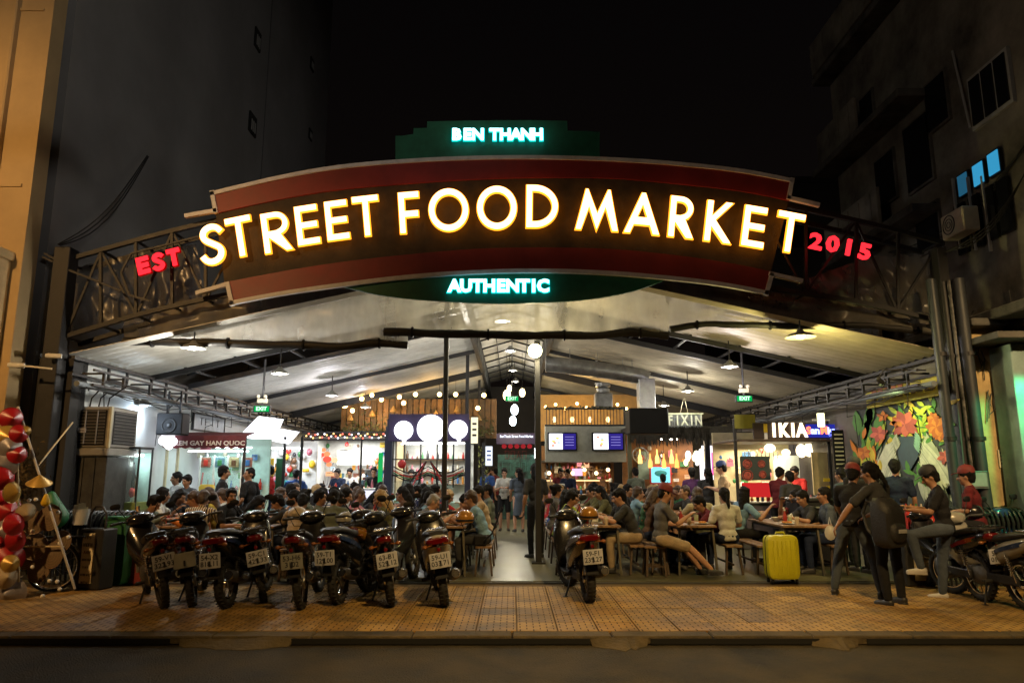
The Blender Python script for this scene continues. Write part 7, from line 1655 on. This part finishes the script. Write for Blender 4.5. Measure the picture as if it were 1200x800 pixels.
# phone in the hands of the perched man
# yellow suitcase
sc_ = G(921, 684); s = thing('suitcase', 'bright yellow hard shell suitcase standing at the edge of the paving', 'suitcase', (sc_.x, sc_.y+.12, .0), .06)
YS = mat('yellow_shell', (.52, .50, .02), .38, bump=.03, var=.08)
b = MB(); b.loft([(-.12, .37, .40, .56), (-.10, .37, .46, .62), (-.005, .37, .47, .64)], 28, 7); b.build('front_shell', YS, s, 40)
b = MB(); b.loft([(.005, .37, .47, .64), (.10, .37, .46, .62), (.12, .37, .40, .56)], 28, 7); b.build('back_shell', YS, s, 40)
b = MB(); b.loft([(-.012, .37, .476, .646), (.012, .37, .476, .646)], 28, 7); b.build('zip_band', BLACK, s, 40)
for i in range(6): b = MB(); b.box((-.165+.066*i, -.123, .37), (.022, .012, .50), ch=.005); b.build('rib', YS, s, 0)
b = MB(); b.tube([(-.07, 0, .69), (-.06, 0, .72), (.06, 0, .72), (.07, 0, .69)], .012, 8); b.build('handle', YS, s)
for sx in (-1, 1):
    for sy in (-1, 1): b = MB(); b.lathe([(.024, -.014), (.026, 0), (.024, .014)], (sx*.18, sy*.08, .026), 12, Matrix.Rotation(pi/2, 3, 'Y')); b.box((sx*.18, sy*.08, .05), (.03, .03, .03)); b.build('caster', BLACK, s)
# white plastic bag in the striding man's hand
p = V(973, 622, 9.95); wb2 = thing('plastic_bag', 'small pale plastic bag dangling from the man in the red cap', 'bag', p); b = MB(); b.loft([(-.05, 0, .06, .1), (0, -.02, .16, .2), (.05, -.01, .08, .12)], 12, 2); b.tube([(-.02, 0, .08), (0, 0, .18), (.02, 0, .08)], .008, 5); b.build('bag', film('white_film', (.7, .7, .68), .6), wb2, 60)

# ================================================================ RIGHT FRONT: hoop gate, drinks box, notice stand, covered griddle
def hoop_gate(label, p, n, step, w, h):
    t = thing('hoop_barrier', label, 'barrier', p)
    for i in range(n):
        b = MB(); y = 0; x = i*step; pts = [(x, -w/2, 0.0), (x, -w/2, h-w*.42)]+[(x+.004*k, -w/2*cos(pi*k/8), h-w*.42+w*.42*sin(pi*k/8)) for k in range(1, 8)]+[(x, w/2, h-w*.42), (x, w/2, 0)]
        b.tube(pts, .018, 7); b.build('hoop', mat('black_enamel', (.02, .022, .022), .35, .3, bump=.05), t)
    b = MB(); b.bar((0, 0, h*.32), (n*step, 0, h*.32), .03); b.bar((0, 0, h*.62), (n*step, 0, h*.62), .03); b.build('spine', STEEL_D, t)
    b = MB(); A = []; B = []
    for k in range(13): a = pi*k/12; A.append((.0, -w*.42*cos(a), (h-w*.42-.02)+w*.36*sin(a))); B.append((n*step-.02, -w*.42*cos(a), (h-w*.42-.02)+w*.36*sin(a)))
    b.strip(A, B, (0, 0, -.01)); b.build('liner', BLACK, t)
    return t
def notice_stand(label, p, rz, w, h, words, logo=False):
    t = thing('notice_stand', label, 'sign', p, rz)
    b = MB(); b.box((0, .15, h/2), (w+.22, .28, h), ch=.02); b.build('cabinet', mat('black_cabinet', (.018, .018, .018), .5), t, 0)
    b = MB(); b.box((0, -.005, h*.52), (w, .02, h*.82)); b.build('notice_panel', PAPER, t, 0)
    for i, wd in enumerate(words): scrawl(t, (0, -.017, h*.86-i*.1), w*(.8 if i % 2 else .62), .045 if i < 3 else .028, INK if i != 2 else mat('brown_ink', (.2, .08, .02), .8), d=.003)
    b = MB(); b.tube([(-w/2-.04, .12, h), (-w/2-.04, .12, h+.2), (-w*.3, .12, h+.3), (w*.3, .12, h+.3), (w/2+.04, .12, h+.2), (w/2+.04, .12, h)], .016, 8); b.build('hoop_handle', STEEL_D, t)
    return t
p = G(1092, 672); hoop_gate('black ribbed hoop barrier beside the yellow pier at the right', (V(1092, 600, 11.0).x, 11.05, .0), 20, .07, .5, 1.08)
p = V(1069, 640, 10.95); notice_stand('black stand with a tall cream notice beside the right hoop barrier', (p.x, 10.75, 0), .12, .22, .78, ['OPEN', 'DAILY', 'MENU', 'rice', 'noodle', 'drinks'])
bx = thing('drinks_crate', 'bright red box of drinks on the black stand below the mural', 'box', (p.x+.14, 10.95, .78)); part(bx, 'box', mat('bright_red_box', (.5, .03, .02), .45), ((0, .05, .12), (.42, .26, .24)))
for i in range(5): b = MB(); b.lathe([(.025, 0), (.03, .07), (.012, .12), (.012, .14)], (-.15+.075*i, .05, .22), 8); b.build('bottle', JC[i], bx)
scrawl(bx, (0, -.082, .13), .3, .06, WHITE)
p = V(955, 610, 12.9); gr = thing('covered_griddle', 'large black covered griddle cabinet behind the yellow suitcase', 'cabinet', (p.x, 12.9, .02)); part(gr, 'cabinet', BLACK, ((0, .2, .55), (.62, .6, 1.05)), ch=.03)
part(gr, 'edge_trim', STEEL, ((-.02, -.12, .98), (.36, .012, .03))); part(gr, 'lid', mat('dark_lid', (.03, .03, .032), .3, .5), ((0, .2, 1.1), (.64, .62, .08)), ch=.03)
dn = thing('wall_notice_board', 'pale framed notice on the wall between the drainpipes behind the capped man', 'notice', V(1146, 562, 11.0)); part(dn, 'frame', STEEL, ((0, 0, 0), (.30, .03, .26))); part(dn, 'sheet', mat('grey_sheet', (.25, .26, .27), .6), ((0, -.02, 0), (.25, .012, .2)))

# ================================================================ LEFT FRONT
p0, p1 = V(57, 525, 11.9), V(131, 476, 11.9)
ac = thing('air_cooler', 'big boxy louvred evaporative air cooler raised on a dark cabinet at the left', 'air cooler', ((p0.x+p1.x)/2, 11.9, p0.z))
aw, ah = p1.x-p0.x, p1.z-p0.z; CAS = mat('cooler_plastic', (.20, .19, .17), .55, bump=.08)
part(ac, 'casing', CAS, ((0, .45, ah/2), (aw, .88, ah)), ch=.03)
part(ac, 'tray', CAS, ((0, .44, -.06), (aw+.05, .94, .13)), ch=.02)
part(ac, 'grille_recess', mat('recess_dark', (.02, .02, .022), .8), ((.0, .0, ah/2), (aw*.86, .03, ah*.84)))
for i in range(11): M_ = Matrix.Rotation(R(35), 3, 'X'); b = MB(); b.box((0, -.025, ah*.12+ah*.76*i/10), (aw*.84, .03, .006), M=None); b.build('louvre', mat('louvre_plastic', (.16, .155, .15), .5), ac, 0)
for i in range(4): part(ac, 'grille_rib', mat('louvre_plastic', (.16,)*3), ((-aw*.3+aw*.2*i, -.04, ah/2), (.02, .02, ah*.8)))
part(ac, 'side_recess', mat('recess_dark', (.02,)*3), ((aw/2+.003, .45, ah/2), (.02, .7, ah*.8)))
for i in range(10): part(ac, 'side_louvre', mat('louvre_plastic', (.16,)*3), ((aw/2+.018, .45, ah*.14+ah*.72*i/9), (.02, .68, .012)))
part(ac, 'corner_post', mat('cream_strip', (.36, .33, .22), .6), ((aw/2+.0, -.0, ah/2), (.05, .05, ah)))
lg = part(ac, 'badge', mat('badge_grey', (.32, .31, .33), .5), ((0, -.055, ah*.42), (.26, .012, .07))); scrawl(ac, (0, -.063, ah*.42), .2, .03, INK)
b = MB()
for i in range(5): b.tube([(-.3+i*.15, .2, ah), (-.25+i*.15, .15, ah+.15), (-.15+i*.2, .1, ah+.35)], .012, 5)
b.build('hose', RUBBER, ac)
cb = thing('dark_cabinet', 'tall dark panelled cabinet carrying the air cooler', 'cabinet', ((p0.x+p1.x)/2, 11.95, 0))
for i in range(5): part(cb, 'panel', mat('charcoal_boards', (.035, .035, .033), .75, var=.4, bump=.3), ((-aw/2+aw/10+i*aw/5, .4, (p0.z-.14)/2), (aw/5-.01, .85, p0.z-.14)), ch=.006)
# small glass cabinet next to it
p = V(148, 560, 12.6); gc = thing('glass_cabinet', 'narrow lit glass cabinet with a red item between the cooler and the wall', 'cabinet', (p.x, 12.6, .02)); zt = V(148, 526, 12.6).z
for sx in (-1, 1):
    for sy in (0, .45): part(gc, 'frame_post', STEEL_D, ((sx*.19, sy, zt/2), (.03, .03, zt)))
part(gc, 'frame_top', STEEL_D, ((0, .22, zt), (.42, .5, .04))); part(gc, 'glass_panel', GLASS, ((0, -.005, zt*.74), (.35, .008, zt*.42))); part(gc, 'base', mat('lime_base', (.16, .2, .05), .6), ((0, .22, .55), (.4, .48, 1.05)))
part(gc, 'back_panel', mat('pale_cyan_wall', (.42,)*3), ((0, .45, zt*.74), (.36, .02, zt*.45))); part(gc, 'tube_light', E_WHITE, ((0, .2, zt-.12), (.28, .12, .04)))
b = MB(); b.sphere((-.02, .2, 1.24), .11, 10, (1, 1, .9)); b.build('red_item', RED, gc); b = MB(); b.lathe([(.07, 1.3), (.08, 1.42), (.03, 1.55), (.01, 1.75)], (0, .22, 0), 10); b.build('dark_bottle', BLACK, gc)
lamp('cabinet_light', 'POINT', (p.x, 12.75, zt-.25), (.8, 1, .95), 12, .05)
nb = thing('wall_switch_panel', 'small pale switch box on the white left wall', 'switch box', WX(166, 552, HL+.03)); part(nb, 'box', mat('pale_box', (.45, .46, .42), .6), ((.02, 0, 0), (.04, .22, .26)))
# hoops, bins
hoop_gate('black ribbed hoop barrier below the air cooler at the left', (V(62, 600, 11.1).x, 11.2, 0), 16, .075, .5, 1.02)
p = V(108, 640, 10.75); notice_stand('black cabinet with a narrow cream notice left of the green bin', (p.x+.12, 10.45, 0), -.28, .2, .82, ['MARKET', 'HOURS', 'DAILY', '9am', 'to', '1am', 'WELCOME'])
cp = thing('paper_tub', 'see through tub stuffed with pale paper on top of the black cabinet', 'tub', (p.x-.18, 10.7, .86)); b = MB(); b.lathe([(.09, 0), (.12, .22)], (0, 0, 0), 16, cap=False); b.build('tub', film('milky_plastic', (.7, .7, .7), .5), cp); 
for i in range(5): b = MB(); b.box((random.uniform(-.06, .1), random.uniform(-.04, .04), .14+.02*i), (.1, .02, .16), rz=random.uniform(-1, 1)); b.build('paper', PAPER, cp, 0)
def bin_(name, label, p, m, w, h, top=None):
    t = thing(name, label, 'bin', p); b = MB(); b.loft([(-w/2, h/2, w*.8, h), (0, h/2, w, h), (w/2, h/2, w*.85, h)], 16, 6); b.build('body', m, t, 40)
    part(t, 'lid', top or m, ((0, 0, h+.02), (w*1.08, w*1.08, .05)), ch=.015); part(t, 'rim', m, ((0, 0, h-.04), (w*1.05, w*1.05, .03)), ch=.01); return t
bin_('wheelie_bin', 'dark green bin beside the cabinet with the cream notice', (V(142, 640, 11.0).x, 11.0, 0), GREEN_P, .36, .92)
bin_('litter_bin', 'small dark red bin left of the first motorbike', (V(160, 650, 11.1).x+.05, 11.15, 0), mat('dark_red_bin', (.18, .02, .02), .5), .3, .72, WHITE)
cs = thing('condiment_table', 'small dark table crowded with jars and bottles behind the red bin', 'table', (V(172, 610, 12.0).x-.2, 12.1, .02)); part(cs, 'tabletop', BLACK, ((0, 0, .78), (.8, .5, .04))); [part(cs, 'leg', STEEL_D, ((sx*.36, sy*.2, .38), (.04, .04, .76))) for sx in (-1, 1) for sy in (-1, 1)]; shelf_items(cs, -.35, .35, 0, .8, 9, JC); shelf_items(cs, -.35, .35, -.15, .8, 8, JC)
# security cameras
for k, (px, py) in enumerate(((18, 428), (62, 417))):
    t = thing('security_camera', ['white security camera on a long arm over the ochre wall', 'small white security camera clamped to the left entrance post'][k], 'camera', V(px, py, 10.9 if k == 0 else 11.2)); b = MB(); b.loft([(-.12, 0, .07, .07), (.06, 0, .08, .08), (.1, 0, .06, .06)], 10, 3); o = b.build('housing', WHITE, t, 50); o.rotation_euler = (0, 0, 1.9)
    b = MB(); b.tube([(.05, 0, 0), (.25, 0, -.02), (.5, .1, -.04)] if k == 0 else [(0, 0, 0), (.0, .15, .05)], .016, 7); b.build('arm', WHITE, t)

# ---------------------------------------------------------------- hat seller's bicycle and conical hats
H0 = G(20, 712)
fr = thing('display_frame', 'pale bamboo frame hung with conical hats at the left edge of the pavement', 'stand', (0, 0, 0))
apx = V(20, 478, 9.9)
b = MB(); b.tube([apx, V(22, 690, 9.75)], .016, 8); b.build('pole', mat('bamboo', (.50, .40, .22), .6), fr)
b = MB(); b.tube([apx+Vector((.01, 0, .02)), V(88, 690, 9.6)], .016, 8); b.build('pole', mat('pale_pole', (.42, .40, .38), .5), fr)
b = MB(); b.tube([apx, V(-22, 700, 9.7)], .016, 8); b.build('pole', mat('bamboo', (.5,)*3), fr)
b = MB(); b.tube([V(45, 545, 10.3), V(85, 495, 11.2)], .012, 6); b.tube([V(10, 640, 9.9), V(75, 640, 9.9)], .012, 6); b.build('cross_stick', mat('bamboo', (.5,)*3), fr)
HM_ = {'red': mat('red_satin', (.38, .012, .02), .35, bump=.1, bscale=14), 'silver': mat('silver_satin', (.34, .33, .38), .3, .4, bump=.1, bscale=14), 'gold': mat('gold_satin', (.50, .33, .08), .35, .3, bump=.1, bscale=14), 'cream': mat('palm_leaf_hat', (.42, .34, .22), .6, bump=.2), 'brown': mat('brown_straw', (.14, .10, .06), .8, bump=.3)}
def cone_hat(label, p, m, r, tilt, az, grp, disc=False):
    t = thing('conical_hat', label, 'hat', p, 0, grp); t.rotation_euler = (tilt, 0, az); h = r*.8 if not disc else r*.3
    b = MB(); b.lathe([(r*.97, -.004), (r, 0), (r*.66, h*.36), (r*.33, h*.69), (r*.02, h)], (0, 0, 0), 26, cap=False); b.lathe([(r*.95, 0), (r*.3, h*.66), (.004, h*.95)], (0, 0, -.004), 26, cap=False); b.build('cone', HM_[m], t, 30)
    b = MB(); b.torus((0, 0, 0), r, .005, 'Z', 26, 5)
    for i in range(1, 5): b.torus((0, 0, h*i/5.2), r*(1-i/5.2), .0025, 'Z', 26, 4)
    b.build('ring', HM_[m] if m != 'brown' else WOOD, t)
hats = [(13, 490, 'red', .16, 'topmost'), (8, 512, 'gold', .17, 'second from top'), (12, 524, 'silver', .15, 'pale one under the golden'), (22, 508, 'red', .13, 'small one by the pole top'), (5, 545, 'silver', .19, 'large one halfway up'), (20, 532, 'red', .13, 'small one left of the pole'), (4, 560, 'red', .17, 'dark one mid column'), (14, 577, 'gold', .15, 'gold edged one at mid height'), (8, 598, 'red', .20, 'wide one above the violet'), (4, 622, 'silver', .17, 'violet shining'), (16, 614, 'red', .16, 'one behind the violet'), (18, 632, 'red', .17, 'glossy one beside the pole'), (5, 648, 'silver', .13, 'little one'), (12, 660, 'gold', .12, 'little one low down'), (10, 655, 'red', .21, 'broad low'), (6, 676, 'cream', .16, 'second lowest'), (12, 694, 'silver', .22, 'lowest and widest'), (-4, 585, 'red', .2, 'one cut by the photo edge'), (30, 505, 'gold', .07, 'tiny one right of the pole top'), (-6, 636, 'red', .2, 'lower one cut by the photo edge')]
for i, (px, py, m, r, lb) in enumerate(hats):
    cone_hat('%s conical hat hanging at the left edge, %s' % (m, lb), V(px, py, 9.65+.12*random.uniform(-1, 1)), m, r*.88, R(random.uniform(80, 100)), random.uniform(.8, 1.35) if m != 'silver' else random.uniform(-.2, .6), 'conical hats on the bamboo frame')
cone_hat('golden topped pale conical hat hung high on the slanting pole', V(46, 566, 9.7), 'gold', .15, R(20), .5, 'conical hats on the bamboo frame'); cone_hat('small pale conical hat hung under the golden one, tip down', V(30, 600, 9.7), 'cream', .12, R(110), .9, 'conical hats on the bamboo frame')
b = MB(); bk_t = thing('yellow_blossom_tag', 'small yellow flower shaped tag under the golden conical hat', 'tag', V(54, 581, 9.65)); b.cone((0, 0, 0), (0, 0, -.08), .03, .055, 8); b.build('tag', YELLOW, bk_t)
def bicycle(p, rz):
    t = thing('bicycle', 'old dark bicycle loaded with brown straw discs behind the bamboo frame', 'bicycle', p, rz)
    for y in (0, 1.05):
        o = bpy.data.objects.new('wheel', None); COL.objects.link(o); o.parent = t; o.location = (0, y, .33)
        b = MB(); b.torus((0, 0, 0), .32, .018, 'X', 36, 8); b.build('tyre', RUBBER, o); b = MB(); b.torus((0, 0, 0), .298, .010, 'X', 36, 6); b.build('rim', CHROME, o)
        b = MB()
        for i in range(16): a = 2*pi*i/16; b.tube([(.02*(-1)**i, 0, 0), (0, .295*cos(a), .295*sin(a))], .0022, 4)
        b.build('spokes', STEEL, o)
    b = MB(); P_ = [(0, 0, .33), (0, .42, .28), (0, .30, .78), (0, .9, .82), (0, .94, .66)]
    for a, c in ((0, 1), (0, 2), (1, 2), (2, 3), (1, 4)): b.tube([P_[a], P_[c]], .016, 8)
    b.build('frame', STEEL_D, t); b = MB(); b.tube([(0, 1.05, .33), (0, .93, .7), (0, .88, .98)], .016, 8); b.build('fork', STEEL_D, t)
    b = MB(); b.tube([(-.27, .72, .98), (-.2, .85, 1.02), (0, .88, 1.0), (.2, .85, 1.02), (.27, .72, .98)], .012, 8); b.build('handlebar', CHROME, t)
    b = MB(); b.loft([(.15, .86, .18, .05), (.25, .87, .16, .05), (.42, .87, .05, .03)], 10, 2.4); b.build('saddle', BLACK, t, 50); b = MB(); b.tube([(0, .28, .8), (0, .27, .85)], .014); b.build('seat_post', STEEL, t)
    b = MB(); A = []; B = []
    for i in range(9): a = R(20)+R(130)*i/8; A.append((-.03, .36*cos(a), .33+.36*sin(a))); B.append((.03, .36*cos(a), .33+.36*sin(a)))
    b.strip(A, B, (0, 0, .006)); b.build('mudguard', mat('pale_mudguard', (.4, .4, .38), .4), t, 60)
    b = MB(); b.torus((.04, .42, .28), .09, .006, 'X'); b.tube([(.06, .42, .28), (.06, .5, .14)], .01); b.box((.1, .5, .13), (.1, .08, .02)); b.build('chainset', STEEL, t)
    b = MB(); b.box((0, -.12, .72), (.16, .5, .02)); b.bar((0, .0, .34), (0, -.3, .71), .015); b.build('rack', STEEL_D, t)
bp = G(88, 686); bicycle((bp.x-.05, 10.35, 0), pi/2+.25)
for i, (px, py, r) in enumerate(((58, 606, .17), (40, 612, .15), (62, 650, .17), (40, 640, .17), (45, 668, .16), (72, 634, .14), (30, 655, .13))):
    cone_hat('brown straw disc hat on the old bicycle, %s' % ['top right', 'top left', 'middle right', 'middle left', 'lowest', 'small one by the mudguard', 'small one by the pole'][i], V(px, py, 9.95+.03*i), 'brown', r, R(84), random.uniform(-.3, .3), 'brown straw discs on the bicycle', True)
for i, (px, py) in enumerate(((42, 585), (68, 600), (38, 622), (70, 636), (38, 664), (58, 680), (67, 681), (70, 690), (50, 698), (80, 629), (34, 586))):
    t = thing('white_bauble', 'small white bauble on the hat display, %s' % ('above the straw discs|right of the top disc|left of the upper discs|by the bicycle mudguard|at the left of the middle disc|below the lowest disc|near the wheel hub|just above the paving|lowest of all|beside the wheel rim|at the edge of the twig bunch'.split('|')[i]), 'bauble', V(px, py, 9.85), 0, 'small white baubles on the hat display'); b = MB(); b.sphere((0, 0, 0), .026, 10); b.build('ball', WHITE, t); b = MB(); b.tube([(0, 0, .02), (0, .01, .12)], .003, 4); b.build('thread', BLACK, t)
wk = thing('dried_bouquet', 'dark tangled bunch of dried twigs hanging behind the frame', 'bouquet', V(32, 560, 10.1)); b = MB(); rr_ = random.Random(4)
for i in range(420): c = Vector((rr_.gauss(0, .09), rr_.gauss(0, .06), rr_.gauss(0, .2))); d = Vector((rr_.uniform(-1, 1), rr_.uniform(-1, 1), rr_.uniform(-1, 1))).normalized()*.04; e = d.cross(Vector((0, 1, 0)))*.25; b.add([c-d, c+e, c+d, c-e], [(0, 1, 2, 3)])
tag(b.build('twigs', mat('dry_twig', (.10, .07, .03), .8), wk, 0), kind='stuff')
gt = thing('green_umbrella', 'dark green folded cloth behind the hat display', 'cloth', V(60, 585, 10.9)); b = MB(); b.cone((0, 0, .05), (.1, 0, -.25), .07, .17, 12); b.build('cloth', GREEN_P, gt)
print('PEOPLE', NPEOPLE[0])
bpy.data.scenes.remove(TS)
for o in bpy.data.objects:
    if 'label' in o and len(o['label'].split())>16: print('LONG', o['label'])
